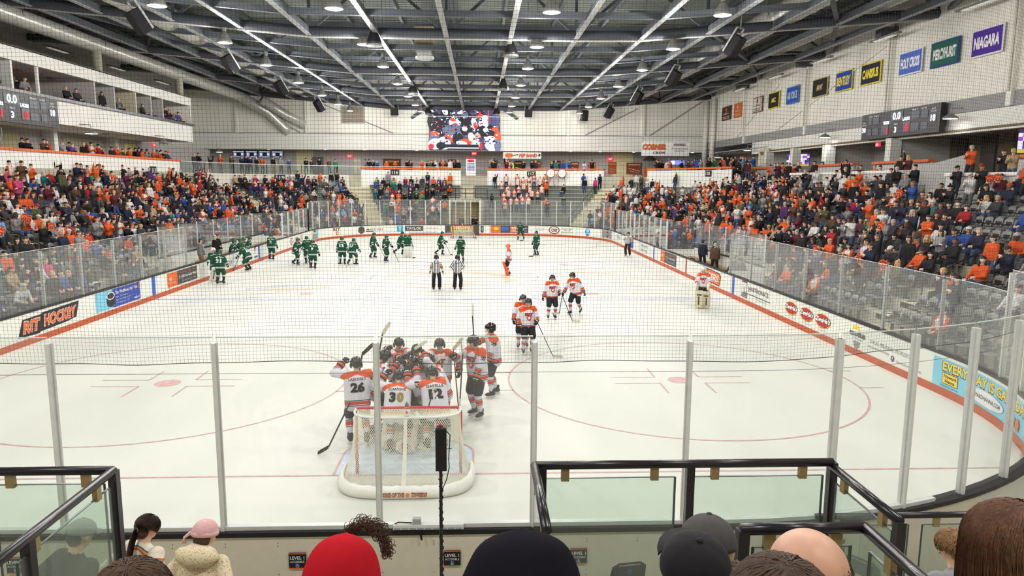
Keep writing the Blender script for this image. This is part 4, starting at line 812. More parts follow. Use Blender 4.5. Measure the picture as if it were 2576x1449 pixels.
for z in (0.55, 1.05): b = MB(); b.tube([(-2.2, 0, z), (2.2, 0, z)], 0.03, 6); b.obj('rail_tube', BLACK, t)
for x in (-2.2, -1.0, 0.0, 1.0, 2.2): b = MB(); b.tube([(x, 0, 0), (x, 0, 1.05)], 0.03, 6); b.obj('rail_post', BLACK, t)

# ---------------------------------------------------------------- far wall
wf = thing('wall_far', None, None); tag(wf, 'off white ribbed far wall with a plain white band', 'wall', kind='structure'); YF = 76.2
b = MB(); ribbed(b, (-31.5, YF), (WR, YF), 10.5, 17.1); b.obj('ribbed_panel', WALLP, wf)
b = MB(); b.box((-2, YF, 9.6), (60, 0.3, 1.8)); b.obj('white_band', WALLW, wf); b = MB(); b.box((-2, YF - 0.1, 10.5), (60, 0.3, 0.08)); b.obj('band_edge', WALLG, wf)
for x in (-26, -18.2, 11.5, 20.2): b = MB(); b.bar((x, YF - 0.15, 10.5), (x, YF - 0.15, 15), 0.3, 0.3, upv=(0, 1, 0)); b.obj('wall_column', WALLP, wf)
for x0, z0, x1, z1 in ((-25, 14.0, -19, 10.6), (-16.5, 13.8, -8.5, 10.6), (13.5, 10.6, 19.5, 13.6), (21, 10.6, 27, 14.5)): b = MB(); b.bar((x0, YF - 0.08, z0), (x1, YF - 0.08, z1), 0.05, 0.12); b.obj('wall_brace', WALLG, wf)
b = MB(); b.box((0, 80.6, 7.3), (63, 0.2, 3.2)); b.obj('concourse_back_wall', ROOMG, wf); b = MB(); b.box((0, 78.4, 8.85), (63, 4.6, 0.1)); b.obj('concourse_soffit', ROOMG, wf)
for x0, x1, m in ((-20.6, -18.6, M('glow_cream', (240, 232, 190), 0.8)), (17.5, 20.0, M('glow_cream2', (236, 226, 180), 0.8)), (-16.4, -12.0, M('wall_lilac', (188, 180, 184), 0.8))): b = MB(); b.box(((x0 + x1) / 2, 80.47, 7.3), (x1 - x0, 0.05, 2.9)); b.obj('wall_bay', m, wf)
t = thing('wall_vent', 'brown louvred vent grille high on the far wall', 'vent', (-13.0, YF - 0.1, 12.6)); b = MB(); b.box((0, 0, 0), (2.6, 0.1, 1.9)); b.obj('frame', WALLG, t)
for k in range(8): b = MB(); b.box((0, -0.08, -0.75 + 0.21 * k), (2.3, 0.06, 0.12), rx=0.5); b.obj('louvre', M('vent_brown', (140, 126, 100), 0.6), t)
t = thing('louvre_door', 'grey service door on the far concourse wall', 'door', (-18.0, 80.3, 5.8)); b = MB(); b.box((0, 0, 1.1), (1.3, 0.08, 2.2)); b.obj('door_leaf', M('door_grey', (112, 106, 100), 0.6), t); b = MB(); b.box((0, -0.05, 1.4), (0.3, 0.02, 0.4)); b.obj('paper_notice', PRINTW, t)
# video screen: a flat printed-light picture
vs_ = thing('video_screen', 'large lit video screen on the far wall showing white and orange jerseys and dark helmets', 'screen', (-0.36, YF - 0.45, 11.12))
b = MB(); b.box((0, 0.1, 0), (8.1, 0.3, 4.66)); b.obj('screen_case', BLACK, vs_)
def E_(n, c, e=1.5): return M('screen_' + n, c, emit=e)
SCN = [E_('navy', (62, 66, 104)), E_('white', (226, 226, 252), 1.9), E_('orange', (244, 74, 40), 1.6), E_('dark', (30, 30, 40), 0.8), E_('grey', (96, 102, 128)), E_('skin', (222, 146, 138)), E_('red', (232, 40, 50), 1.6)]
b = MB(); lay = [0]
def sp(pts, mi): lay[0] += 1; b.add([((u - 0.5) * 7.94, -0.06 - 0.0012 * lay[0], (v - 0.5) * 4.5) for u, v in pts], [tuple(range(len(pts)))], mi)
def se(u, v, a, c, mi, rot=0.0, n=18): sp([(u + a * math.cos(2 * PI * i / n) * math.cos(rot) - c * math.sin(2 * PI * i / n) * math.sin(rot) * 0.57, v + (a * math.cos(2 * PI * i / n) * math.sin(rot) / 0.57 * 0.6 + c * math.sin(2 * PI * i / n) * math.cos(rot))) for i in range(n)], mi)
sp([(0, 0), (1, 0), (1, 1), (0, 1)], 0)
for a in ((0.03, 0.78, .04, .2, 1, 0), (0.1, 0.62, .13, .3, 3, .3), (0.25, 0.86, .1, .16, 3, 0), (0.22, .93, .04, .1, 1, .4), (0.36, .66, .09, .12, 1, -.4), (.33, .72, .05, .04, 2, -.5), (.36, .58, .05, .06, 6, .2), (.5, .83, .11, .19, 3, 0), (.5, .85, .05, .1, 4, .3), (.44, .9, .05, .04, 1, .4), (.16, .5, .13, .2, 3, .2), (.35, .45, .17, .16, 4, -.1), (.52, .52, .09, .2, 3, 0), (.5, .5, .04, .06, 1, .3), (.64, .62, .04, .16, 1, .3), (.66, .55, .03, .12, 2, .4), (.73, .86, .05, .12, 3, .3), (.71, .82, .06, .05, 2, .7), (.78, .68, .08, .17, 1, -.3), (.86, .55, .03, .1, 3, -.3), (.9, .42, .06, .14, 3, .2), (.93, .5, .05, .05, 2, .3), (.97, .3, .05, .16, 2, 0),
    (.76, .42, .12, .16, 3, .1), (.8, .48, .04, .05, 1, .1), (.68, .3, .05, .1, 5, 0), (.6, .28, .05, .14, 1, .3), (.88, .14, .1, .2, 1, .2), (.97, .1, .05, .16, 4, 0), (.07, .36, .07, .08, 2, -.4), (.06, .22, .08, .12, 4, 0), (.08, .12, .1, .14, 1, 0), (.02, .06, .04, .07, 6, 0), (.28, .26, .1, .1, 2, -.3), (.34, .3, .04, .04, 1, -.3), (.2, .14, .1, .16, 1, .2), (.16, .08, .07, .09, 3, 0), (.4, .26, .08, .14, 3, 0), (.5, .2, .07, .06, 2, .3), (.46, .14, .09, .06, 1, -.3), (.58, .14, .05, .06, 2, .2), (.66, .12, .07, .08, 1, 0), (.73, .08, .02, .1, 6, 0)): se(*a)
rv = random.Random(9)
for i in range(260):
    mi = rv.choice((3, 3, 3, 4, 4, 1, 1, 0, 2 if rv.random() < 0.5 else 3, 6 if rv.random() < 0.3 else 4)); u_, v_ = rv.uniform(0.02, 0.97), rv.uniform(0.12, 0.97); se(u_, v_, rv.uniform(0.004, 0.022), rv.uniform(0.005, 0.03), mi, rv.uniform(-0.9, 0.9), 7)
sp([(.82, .98), (.995, .98), (.995, .55), (.84, .6)], 0); sp([(.83, .99), (.845, .99), (.845, .62), (.83, .62)], 2)
sp([(.14, .03), (.7, .03), (.7, .11), (.14, .11)], 3); sp([(.26, .01), (.7, .01), (.7, .035), (.26, .035)], 1); b.obj('picture', SCN, vs_)
multi_text('lettering', [('SHOTS ON GOAL IN THE THIRD', -0.62, -1.97, 4.2, 0.26, 0, dict(bold=0.02)), ('SIN', 3.6, 1.55, 0.62, 0.5, 0, dict(bold=0.02)), ('BU', 3.62, 0.45, 0.66, 0.44, 0, dict(bold=0.02)), ("'S", -1.4, 1.5, 0.4, 0.6, 0, {})], [E_('text', (250, 250, 255), 2.2)], (0, -0.14, 0), (1, 0, 0), (0, 0, 1), vs_)
b = MB(); b.box((0, -0.35, -2.5), (9.0, 0.12, 0.1)); b.bar((-4.3, 0, 2.3), (-6.0, 0.3, 1.2), 0.3, 0.3); b.bar((4.3, 0, 2.3), (6.0, 0.3, 1.2), 0.3, 0.3); b.obj('support_frame', STEELD, vs_)
b = MB(); b.tube([(-10, 0, 0), (10, 0, 0)], 0.02, 5); c_ = b.obj('roof_cable', ALU, None, loc=(-0.3, 70, 12.0)); tag(c_, 'thin straight cable stretched across in front of the video screen', 'cable')
# menu screens, posters, hanging banners at the far end
for k in range(4):
    t = thing('menu_screen', 'lit menu screen over the far left concession, %s of the four' % ('first from the left', 'second from the left', 'third from the left', 'fourth from the left')[k], 'screen', (-27.3 + 1.52 * k, 80.3, 8.25), group='menu screens over the far left concession')
    b = MB(); b.box((0, 0, 0), (1.36, 0.1, 0.8)); b.obj('case', BLACK, t); b = MB(); b.box((0, -0.06, 0.0), (1.28, 0.02, 0.72)); b.obj('blue_field', M('menu_field', (70, 84, 130), emit=0.9), t)
    b = MB(); b.box((0, -0.08, 0.3), (1.26, 0.02, 0.12)); b.box((0, -0.08, -0.3), (1.26, 0.02, 0.08)); b.box((-0.4, -0.08, 0.0), (0.3, 0.02, 0.34)); b.box((0.45, -0.08, 0.02), (0.28, 0.02, 0.3)); b.obj('menu_lines', M('menu_white', (220, 230, 250), emit=1.3), t)
    b = MB(); b.box((0.02, -0.085, 0.02), (0.44, 0.02, 0.4)); b.obj('menu_picture', M('menu_pic', (40, 36, 48), emit=0.3), t)
PO = [(-13.4, 7.0, 0.9, 1.9, (206, 200, 176), 'pale poster with yellow print at the left of the far wall'), (-9.2, 7.0, 2.1, 1.7, (110, 44, 34), 'wide dark red and orange poster on the far wall left of centre'), (-5.6, 6.9, 0.8, 1.2, (214, 206, 214), 'pale poster with a red stripe on the far wall'), (0.2 - 2.2, 7.1, 0.95, 1.4, (70, 30, 28), 'dark maroon poster left of the centre stair'), (3.0, 7.05, 1.0, 1.4, (52, 62, 44), 'dark green poster right of the centre stair'), (6.0, 7.0, 0.95, 1.4, (64, 34, 32), 'dark maroon poster with a white heading near the band'),
    (8.3, 7.0, 0.95, 1.4, (190, 90, 60), 'white and rust poster with slanted bars on the far wall'), (10.7, 7.0, 0.95, 1.5, (60, 36, 28), 'brown poster behind the band with an orange face shape'), (12.9, 7.0, 0.95, 1.3, (150, 60, 44), 'rust red poster right of the brown poster'), (15.0, 6.9, 0.95, 1.4, (210, 100, 50), 'orange poster on the far wall'), (17.5, 6.95, 1.0, 1.4, (180, 84, 52), 'orange and navy poster left of the big striped poster'), (20.2, 6.9, 1.9, 1.4, (142, 66, 52), 'wide rust and white striped poster at the right of the far wall'), (24.4, 6.9, 0.95, 1.2, (40, 36, 92), 'navy poster near the far right corner')]
for i, (x, z, w, h, c, lab) in enumerate(PO):
    t = thing('poster', lab, 'poster', (x, 80.42, z)); b = MB(); b.box((0, 0, 0), (w, 0.04, h)); b.obj('paper', M('poster_%d' % i, c, 0.6, noise=0.12, scale=2.5), t)
    b = MB(); b.box((0, -0.03, h * 0.32), (w * 0.8, 0.01, h * 0.12)); b.box((0, -0.03, -h * 0.1), (w * 0.8, 0.01, 0.07), ry=0.25); b.box((0, -0.03, -h * 0.3), (w * 0.6, 0.01, 0.06), ry=0.25); b.obj('printed_mark', M('poster_mark_%d' % (i % 3), ((226, 216, 206), (224, 130, 70), (236, 200, 120))[i % 3], 0.6), t)
t = thing('directory_sign', 'tall white sign with red heading at the top of the far centre stair', 'sign', (0.35, 73.6, 5.8)); b = MB(); b.box((0, 0, 1.0), (1.1, 0.06, 2.1)); b.obj('panel', PRINTW, t)
b = MB(); b.box((0, -0.04, 1.98), (1.1, 0.02, 0.2)); b.box((0, -0.04, 0.02), (1.1, 0.02, 0.08)); b.ball((0, -0.04, 1.68), (0.42, 0.02, 0.14), 12, 6); b.obj('red_mark', PRINTR, t); b = MB()
for k in range(6): b.box((0, -0.04, 1.4 - 0.15 * k), (0.85, 0.02, 0.06))
b.obj('text_lines', PRINTB, t)
t = thing('hanging_banner', 'white banner with orange lettering reading PEP BAND over the far concourse', 'banner', (6.2, 75.9, 8.2)); b = MB(); b.box((0, 0, 0), (4.4, 0.04, 0.72)); b.obj('cloth', PRINTW, t); put_text('lettering', 'PEP BAND', PRINTK, (0.7, -0.03, 0), (1, 0, 0), (0, 0, 1), 2.1, 0.42, t, bold=0.07, shear=0.2); put_text('lettering', 'PEP BAND', PRINTO, (0.7, -0.04, 0), (1, 0, 0), (0, 0, 1), 2.04, 0.38, t, bold=0.04, shear=0.2)
b = MB(); b.ball((-1.5, -0.03, 0), (0.5, 0.01, 0.28), 14, 6); b.obj('orange_mark', PRINTO, t); b = MB(); b.box((-0.75, -0.03, 0.05), (0.6, 0.01, 0.1), ry=-0.2); b.box((2.0, -0.03, 0.05), (0.2, 0.01, 0.3), ry=0.3); b.obj('black_mark', PRINTK, t)
t = thing('corner_banner', 'large white banner reading CORNER CREW WARNING hanging at the far right corner', 'banner', (20.9, 68.4, 8.75), -0.08); b = MB(); b.box((0, 0, 0), (5.0, 0.05, 1.5)); b.obj('cloth', PRINTW, t)
multi_text('lettering', [('CORNER', -1.15, 0.18, 2.5, 0.66, 0, dict(bold=0.08, shear=0.15)), ('CORNER', -1.15, 0.18, 2.42, 0.6, 1, dict(bold=0.04, shear=0.15)), ('CREW', -0.62, -0.42, 1.3, 0.26, 2, dict(bold=0.04)), ('WARNING:', 1.5, 0.42, 1.3, 0.3, 3, dict(bold=0.03, shear=0.3)), ('When Loud and Obnoxious\nat Hockey Games!', 1.5, -0.12, 1.7, 0.5, 2, dict(shear=0.3))], [PRINTK, PRINTO, PRINTDG, PRINTM], (0, -0.03, 0), (1, 0, 0), (0, 0, 1), t)
b = MB(); b.bar((-2.3, 0, 0.75), (-2.3, 0, 5.5), 0.02, 0.02); b.obj('hanging_wire', STEELD, t); b = MB(); b.bar((2.3, 0, 0.75), (2.3, 0, 5.5), 0.02, 0.02); b.obj('hanging_wire', STEELD, t)
t = thing('television', 'lit blue and white television in the far right concession', 'television', (25.0, 78.6, 7.6)); b = MB(); b.box((0, 0, 0), (1.8, 0.1, 0.6)); b.obj('case', BLACK, t); b = MB(); b.box((0, -0.06, 0), (1.74, 0.02, 0.54)); b.obj('picture', M('tv_blue', (120, 130, 230), emit=1.6), t); b = MB(); b.box((-0.55, -0.08, 0), (0.5, 0.01, 0.4)); b.obj('white_mark', M('tv_white', (230, 235, 255), emit=1.8), t); b = MB(); b.bar((0, 0, 0.3), (0, 0, 1.2), 0.05, 0.05); b.obj('ceiling_pole', BLACK, t)
t = thing('cart_canopy', 'small orange roofed popcorn cart at the far right concession', 'cart', (21.6, 78.2, 5.8)); b = MB(); b.lathe([(0.9, 2.0), (0.75, 2.15), (0.2, 2.6), (0.0, 2.62)], n=4, c=(0, 0, 0)); b.obj('roof', M('cart_roof', (70, 44, 38), 0.6), t); b = MB(); b.box((0, 0, 0.55), (1.2, 0.8, 1.1)); b.obj('body', PRINTO, t); b = MB(); b.box((0, 0, 1.55), (1.1, 0.75, 0.9)); b.obj('glass_case', GLASSR, t)
for i, x in enumerate((-29.3, -27.9)): dome_lamp(x, 75.6, 8.3, 0, 'small lit dome lamp at the far left corner, %s of a pair' % ('left' if i == 0 else 'right'))
for q, x in enumerate((-23, -16.5, -12, -6, 0.4, 12, 15.5, 19.5, 26.5)):
    t = thing('ceiling_downlight', 'small round lit downlight on the far concourse ceiling, %s from the left' % ordn(q + 1), 'light', (x, 77.6, 8.78), group='downlights on the far concourse ceiling'); b = MB(); b.lathe([(0.34, 0), (0.3, 0.06)], n=12); b.obj('housing', LAMPS_, t); b = MB(); b.lathe([(0.3, -0.02), (0.0, -0.05)], n=12); b.obj('lens', LAMPE, t)
for x in (-24, -14, -4, 6, 16, 25):
    l = bpy.data.lights.new('concourse_light', 'AREA'); l.energy = 60; l.size = 1.2; lo = bpy.data.objects.new('concourse_light', l); COL.objects.link(lo); lo.location = (x, 77.8, 8.7)
for y in (14, 24, 34, 44, 54):
    for x, z in ((-26.5, 8.4), (-27.2, 11.6), (29.5, 8.2)):
        l = bpy.data.lights.new('room_light', 'AREA'); l.energy = 48 if x < 0 else (10 if y < 38 else 34); l.size = 1.0; lo = bpy.data.objects.new('room_light', l); COL.objects.link(lo); lo.location = (x, y, z)
exit_sign(0.7, 78.0, 8.45, 0, 'red lit exit sign below the video screen', 0.9); exit_sign(-14.2, 80.3, 8.1, 0, 'red lit exit sign on the far left concourse wall', 1.0); exit_sign(17.2, 80.2, 8.0, 0, 'red lit exit sign on the far right concourse wall', 1.0)

# ---------------------------------------------------------------- right loge and concourse rooms
lg = thing('loge_gallery', None, None); tag(lg, 'white loge ledges, piers and rooms along the right side', 'balcony', kind='structure')
def rw(name, x0, x1, y0, y1, z0, z1, m): b = MB(); b.box(((x0 + x1) / 2, (y0 + y1) / 2, (z0 + z1) / 2), (abs(x1 - x0), abs(y1 - y0), abs(z1 - z0))); return b.obj(name, m, lg)
LW = M('loge_white', (196, 194, 190), 0.7, noise=0.04)
rw('loge_wall', 23.55, 23.7, 29.0, 43.0, 4.3, 5.8, LW); rw('loge_ledge', 23.45, 23.95, 29.0, 43.0, 5.8, 5.95, WALLW); rw('loge_wall', 23.55, 23.7, 43.2, 52.4, 4.3, 5.3, LW); rw('loge_ledge', 23.45, 23.95, 43.2, 52.4, 5.3, 5.45, WALLW)
rw('loge_wall', 23.55, 23.7, 8.0, 25.6, 4.3, 5.6, LW); rw('loge_ledge', 23.45, 23.95, 8.0, 25.6, 5.6, 5.75, WALLW)
rw('loge_floor', 23.7, 32, 8.0, 58.0, 4.2, 5.0, CONC); rw('concourse_slab', 27.4, 32, 56, 76, 4.2, 5.8, CONC)
b = MB(); b.add([(23.6, 29.0, 4.3), (23.6, 29.0, 5.9), (25.6, 27.3, 6.7), (25.6, 27.3, 4.3), (23.75, 29.1, 4.3), (23.75, 29.1, 5.9), (25.75, 27.4, 6.7), (25.75, 27.4, 4.3)], [(0, 1, 2, 3), (7, 6, 5, 4), (1, 5, 6, 2), (0, 4, 5, 1), (2, 6, 7, 3), (0, 3, 7, 4)]); b.obj('stair_wall', LW, lg)
for y0, y1, lab in ((8, 24.4, 'orange counter at the back of the nearest right loge'), (30.5, 36.2, 'orange counter at the back of the middle right loge under the scoreboard'), (38.5, 44.5, 'orange counter in the right loge beyond the scoreboard'), (50, 55.5, 'orange counter farthest along the right loge')):
    t = thing('counter_rail', lab, 'counter'); b = MB(); b.box((25.9, (y0 + y1) / 2, 6.5), (0.45, y1 - y0, 0.14)); b.obj('counter_top', ORANGE, t)
    b = MB(); b.box((25.95, (y0 + y1) / 2, 5.75), (0.12, y1 - y0, 1.4)); b.obj('counter_wall', LW, t)
for y, w in ((37.4, 0.6), (46.0, 0.7), (51.8, 0.5), (57.4, 0.5), (25.0, 0.6)): rw('wall_pier', 27.3, 28.0, y - w / 2, y + w / 2, 5.0, 8.1, WALLW)
rw('room_back_wall', 31.3, 31.5, 8, 37.4, 5.0, 8.2, M('room_brown', (98, 86, 66), 0.8, noise=0.08)); rw('room_back_wall', 31.3, 31.5, 37.4, 58, 5.0, 8.2, ROOMG); rw('room_back_wall', 31.3, 31.5, 58, 80, 5.0, 8.6, ROOMG); rw('room_ceiling', 27.6, 31.5, 8, 58, 8.1, 8.2, M('room_ceiling_brown', (112, 98, 74), 0.8, noise=0.05)); rw('room_ceiling', 27.6, 31.5, 58, 80, 8.5, 8.6, ROOMG); rw('outer_wall', 31.6, 31.8, -20, 82, 0, 17, WALLP)
for y0, y1 in ((40.6, 41.4), (33, 34.2), (35.6, 36.4), (30.2, 31.6)): rw('room_panel', 31.15, 31.28, y0, y1, 5, 8.1, ROOMD)
rw('cross_wall', 27.8, 31.3, 37.3, 37.5, 5, 8.1, ROOMG); rw('cross_wall', 27.8, 31.3, 46.3, 46.5, 5, 8.1, ROOMG); rw('cross_wall', 27.8, 31.3, 25.0, 25.2, 5, 8.1, ROOMG)
def tv_side(x, y, z, w, h, label, seed):
    t = thing('television', label, 'television', (x, y, z), 0.85); b = MB(); b.box((0, 0, 0), (0.1, w, h)); b.obj('case', BLACK, t); rr = random.Random(seed); ms = [M('tvs_a', (150, 70, 190), emit=1.4), M('tvs_b', (226, 220, 240), emit=1.6), M('tvs_c', (60, 70, 180), emit=1.3), M('tvs_d', (210, 190, 60), emit=1.3), M('tvs_e', (60, 40, 90), emit=1.0)]
    b = MB(); n_, m_ = 10, 6
    for i in range(n_):
        for j in range(m_):
            mi = 3 if (j == 0 and rr.random() < 0.6) else rr.choice((0, 1, 1, 2, 4)); b.box((-0.06, -w / 2 + w * (i + 0.5) / n_, -h / 2 + h * (j + 0.5) / m_), (0.02, w / n_, h / m_), 0, mi)
    b.obj('picture', ms, t)
tv_side(28.6, 27.4 - 1.2, 7.35, 2.0, 1.15, 'lit television at the right edge showing purple and white players', 3); tv_side(28.6, 53.4, 7.2, 1.9, 1.0, 'lit television in the far room of the right concourse', 4)
strip_light(28.6, 31.5, 7.98, 3.0, 'long white strip light on the brown room ceiling', TUBEE, 1, None)
exit_sign(28.2, 40.2, 7.85, -PI / 2, 'red lit exit sign under the right scoreboard', 0.8)
plate('108', 27.2, 46.0, 6.6, -PI / 2, 'white and black sign reading 108 on a right hand pier', 0.5, 0.5)
plate('110', 27.2, 57.4, 6.4, -PI / 2, 'small black sign reading 110 on the farthest right pier', 0.4, 0.4)
t = thing('wall_sign', 'black lettered sign reading TIGER DEN on a pale panel along the right wall', 'sign', (27.55, 58.4, 7.6), -PI / 2); b = MB(); b.box((0, 0, 0), (2.4, 0.05, 1.5)); b.obj('panel', ROOMB, t); put_text('lettering', 'TIGER DEN', PRINTK, (0, -0.03, 0.35), (1, 0, 0), (0, 0, 1), 1.7, 0.3, t, bold=0.03)
wn = MB(); wn.box((0, -20, 8.5), (64, 0.3, 17)); tag(wn.obj('wall_near', WALLP), 'off white wall behind the near stand', 'wall', kind='structure')
# ---------------------------------------------------------------- bodies: one continuous skin per figure
V = lambda *a: np.array(a, float)
def rotm(lean=0, side=0, twist=0):
    return np.array(Euler((lean, side, twist)).to_matrix())
def ik(a, b, l1, l2, pole):
    d = b - a; L = np.linalg.norm(d); L2 = min(L, (l1 + l2) * 0.999); u = d / max(L, 1e-6)
    if L > L2: b = a + u * L2
    x = (l1 * l1 - l2 * l2 + L2 * L2) / (2 * L2); h = math.sqrt(max(0, l1 * l1 - x * x))
    p = pole - u * (pole @ u); p = p / max(np.linalg.norm(p), 1e-6)
    return a + u * x + p * h, b
def capsule(p0, p1, r0, r1, n=10):
    d = p1 - p0; L = np.linalg.norm(d); u = d / L if L > 1e-6 else V(0, 0, 1); x = np.cross(u, V(0.31, 0.77, 0.55)); x /= np.linalg.norm(x); y = np.cross(u, x); vs = []; ring = []
    for q, c, r in ((-1, p0, r0), (1, p1, r1)):
        for a in ((-75, -45, -12) if q < 0 else (12, 45, 75)): ring.append((c + u * r * math.sin(math.radians(a)), r * math.cos(math.radians(a))))
    for c, r in ring:
        for j in range(n): t = 2 * PI * j / n; vs.append(c + (x * math.cos(t) + y * math.sin(t)) * r)
    k = len(ring); fs = [(i * n + j, i * n + (j + 1) % n, (i + 1) * n + (j + 1) % n, (i + 1) * n + j) for i in range(k - 1) for j in range(n)] + [tuple(range(n - 1, -1, -1)), tuple((k - 1) * n + j for j in range(n))]
    return vs, fs
def skeleton(p):
    """p: pose dict in metres, facing -Y, for a figure 1.78 tall; returns joints"""
    J = {}; J['hip'] = V(*p.get('hip', (0, 0, 0.95))); R = rotm(math.radians(p.get('lean', 0)), math.radians(p.get('side', 0)), math.radians(p.get('twist', 0)))
    up = lambda *a: J['hip'] + R @ V(*a)
    J['R'] = R; J['belly'] = up(0, 0, 0.14); J['chest'] = up(0, 0.0, 0.36); J['neck'] = up(0, 0.01, 0.53)
    HR = R @ rotm(math.radians(p.get('nod', 0)), math.radians(p.get('tilt', 0)), math.radians(p.get('turn', 0))) if not p.get('level') else rotm(math.radians(p.get('nod', 0)), math.radians(p.get('tilt', 0)), math.radians(p.get('turn', 0)))
    J['HR'] = HR; J['head'] = J['neck'] + HR @ V(0, -0.03, 0.165)
    W_ = p.get('sw', 0.19)
    for s, n in ((-1, 'L'), (1, 'R')):
        J['sh' + n] = up(s * W_, 0, 0.47 + p.get('shrug', 0)); J['hp' + n] = J['hip'] + rotm(0, 0, math.radians(p.get('twist', 0) * 0.5)) @ V(s * 0.095, 0, -0.02)
        h = V(*p.get('hand' + n, (s * 0.3, -0.05, 0.82))); pole = V(*p.get('ep' + n, (s * 0.5, 0.5, -0.6)))
        J['el' + n], J['wr' + n] = ik(J['sh' + n], h, 0.29, 0.26, pole)
        f = V(*p.get('foot' + n, (s * 0.12, 0, 0.09))); kp = V(*p.get('kp' + n, (s * 0.15, -1, 0.1)))
        J['kn' + n], J['an' + n] = ik(J['hp' + n], f, 0.44, 0.43, kp)
    return J
def body_segs(J, kind='civil', bulk=1.0):
    """tapered limbs as (p0, p1, r0, r1, region)"""
    k = bulk; S = []; R = J['R']; rx = R @ V(1, 0, 0); fy = R @ V(0, -1, 0); uz = R @ V(0, 0, 1); HR = J['HR']; h = J['head']
    hx, hf, hu = HR @ V(1, 0, 0), HR @ V(0, -1, 0), HR @ V(0, 0, 1)
    S += [(h + hu * 0.015 + hf * -0.012, h + hu * 0.02 + hf * 0.012, 0.088, 0.086, 'skin'), (h - hu * 0.055 + hf * 0.03, h - hu * 0.02 + hf * 0.02, 0.058, 0.07, 'skin'), (h - hu * 0.085 + hf * 0.058, h - hu * 0.06 + hf * 0.04, 0.026, 0.045, 'skin'), (h - hu * 0.032 + hf * 0.098, h + hu * 0.012 + hf * 0.085, 0.017, 0.01, 'skin')]
    for s in (-1, 1): S.append((h + hx * s * 0.088 - hu * 0.025 - hf * 0.005, h + hx * s * 0.09 + hu * 0.02 - hf * 0.012, 0.017, 0.02, 'skin'))
    S.append((J['neck'] - uz * 0.03, h - hu * 0.06 - hf * 0.02, 0.058 * k, 0.054, 'skin'))
    pl = kind in ('player', 'goalie')
    if pl:
        for s in (-1, 1):
            S += [(J['hip'] + rx * s * 0.11 - uz * 0.10, J['chest'] + rx * s * 0.11, 0.155, 0.155, 'top'), (J['chest'] + rx * s * 0.06, J['neck'] + rx * s * 0.1 - uz * 0.075, 0.15, 0.095, 'top')]
        S += [(J['chest'] + fy * 0.04, J['belly'] + fy * 0.05 - uz * 0.12, 0.14, 0.15, 'top'), (J['chest'] - fy * 0.04, J['belly'] - fy * 0.04 - uz * 0.12, 0.13, 0.14, 'top')]
    else:
        for s in (-1, 1):
            S += [(J['belly'] + rx * s * 0.07, J['chest'] + rx * s * 0.09, 0.115 * k, 0.12 * k, 'top'), (J['chest'] + rx * s * 0.06, J['neck'] + rx * s * 0.07 - uz * 0.07, 0.12 * k, 0.075 * k, 'top'), (J['hip'] + rx * s * 0.075, J['belly'] + rx * s * 0.06, 0.115 * k, 0.115 * k, 'top')]
    if not pl: S.append((J['neck'] - uz * 0.10, J['neck'] - uz * 0.012, 0.088 * k, 0.067 * k, 'top'))
    else: S.append((J['neck'] - uz * 0.10, J['neck'] - uz * 0.02, 0.1, 0.07, 'top'))
    for s, n in ((-1, 'L'), (1, 'R')):
        a, e, w = J['sh' + n], J['el' + n], J['wr' + n]; hp, kn, an = J['hp' + n], J['kn' + n], J['an' + n]
        if pl: S += [(a - rx * s * 0.02, e, 0.105, 0.085, 'arm' + n), (e, w, 0.085, 0.068, 'arm' + n)]
        else: S += [(a - rx * s * 0.015, e, 0.072 * k, 0.054 * k, 'arm' + n), (e, w, 0.053 * k, 0.038, 'arm' + n)]
        if pl: S += [(hp, hp + (kn - hp) * 0.9, 0.135, 0.115, 'leg'), (kn, kn + (an - kn) * 0.45, 0.08, 0.083, 'sock' + n), (kn + (an - kn) * 0.45, an + (kn - an) * 0.1, 0.083, 0.055, 'sock' + n)]
        else: S += [(hp, kn, 0.095 * k, 0.066 * k, 'leg'), (kn, kn + (an - kn) * 0.35, 0.064 * k, 0.062 * k, 'leg'), (kn + (an - kn) * 0.35, an, 0.062 * k, 0.046, 'leg')]
        if not pl:
            ft = J.get('toe' + n, V(0, -0.16, -0.035)); S.append((an + V(0, 0.03, -0.04), an + ft, 0.046, 0.038, 'shoe'))
            d = (w - e) / max(1e-6, np.linalg.norm(w - e)); S.append((w, w + d * 0.085, 0.034, 0.03, 'hand'))
    return S
REG = ['skin', 'top', 'armL', 'armR', 'leg', 'sockL', 'sockR', 'shoe', 'hand']
def remesh(segs, voxel, ratio=1.0, smooth=2):
    vs, fs = [], []
    for p0, p1, r0, r1, _ in segs:
        a, f = capsule(p0, p1, r0, r1); o = len(vs); vs += [tuple(q) for q in a]; fs += [tuple(i + o for i in t) for t in f]
    me = bpy.data.meshes.new('tmp'); me.from_pydata(vs, [], fs); o = bpy.data.objects.new('tmp', me); COL.objects.link(o)
    m = o.modifiers.new('r', 'REMESH'); m.mode = 'VOXEL'; m.voxel_size = voxel
    if smooth: s = o.modifiers.new('s', 'SMOOTH'); s.iterations = smooth; s.factor = 0.5
    if ratio < 1: d = o.modifiers.new('d', 'DECIMATE'); d.ratio = ratio
    ev = o.evaluated_get(bpy.context.evaluated_depsgraph_get()); out = bpy.data.meshes.new_from_object(ev)
    bpy.data.objects.remove(o); bpy.data.meshes.remove(me); return out
def classify(pts, segs):
    best = np.full(len(pts), 1e9); idx = np.zeros(len(pts), int)
    for i, (p0, p1, r0, r1, _) in enumerate(segs):
        d = p1 - p0; L2 = max(d @ d, 1e-9); t = np.clip(((pts - p0) @ d) / L2, 0, 1); q = p0 + t[:, None] * d; r = r0 + (r1 - r0) * t
        dist = np.linalg.norm(pts - q, axis=1) - r; m = dist < best; best[m] = dist[m]; idx[m] = i
    return idx
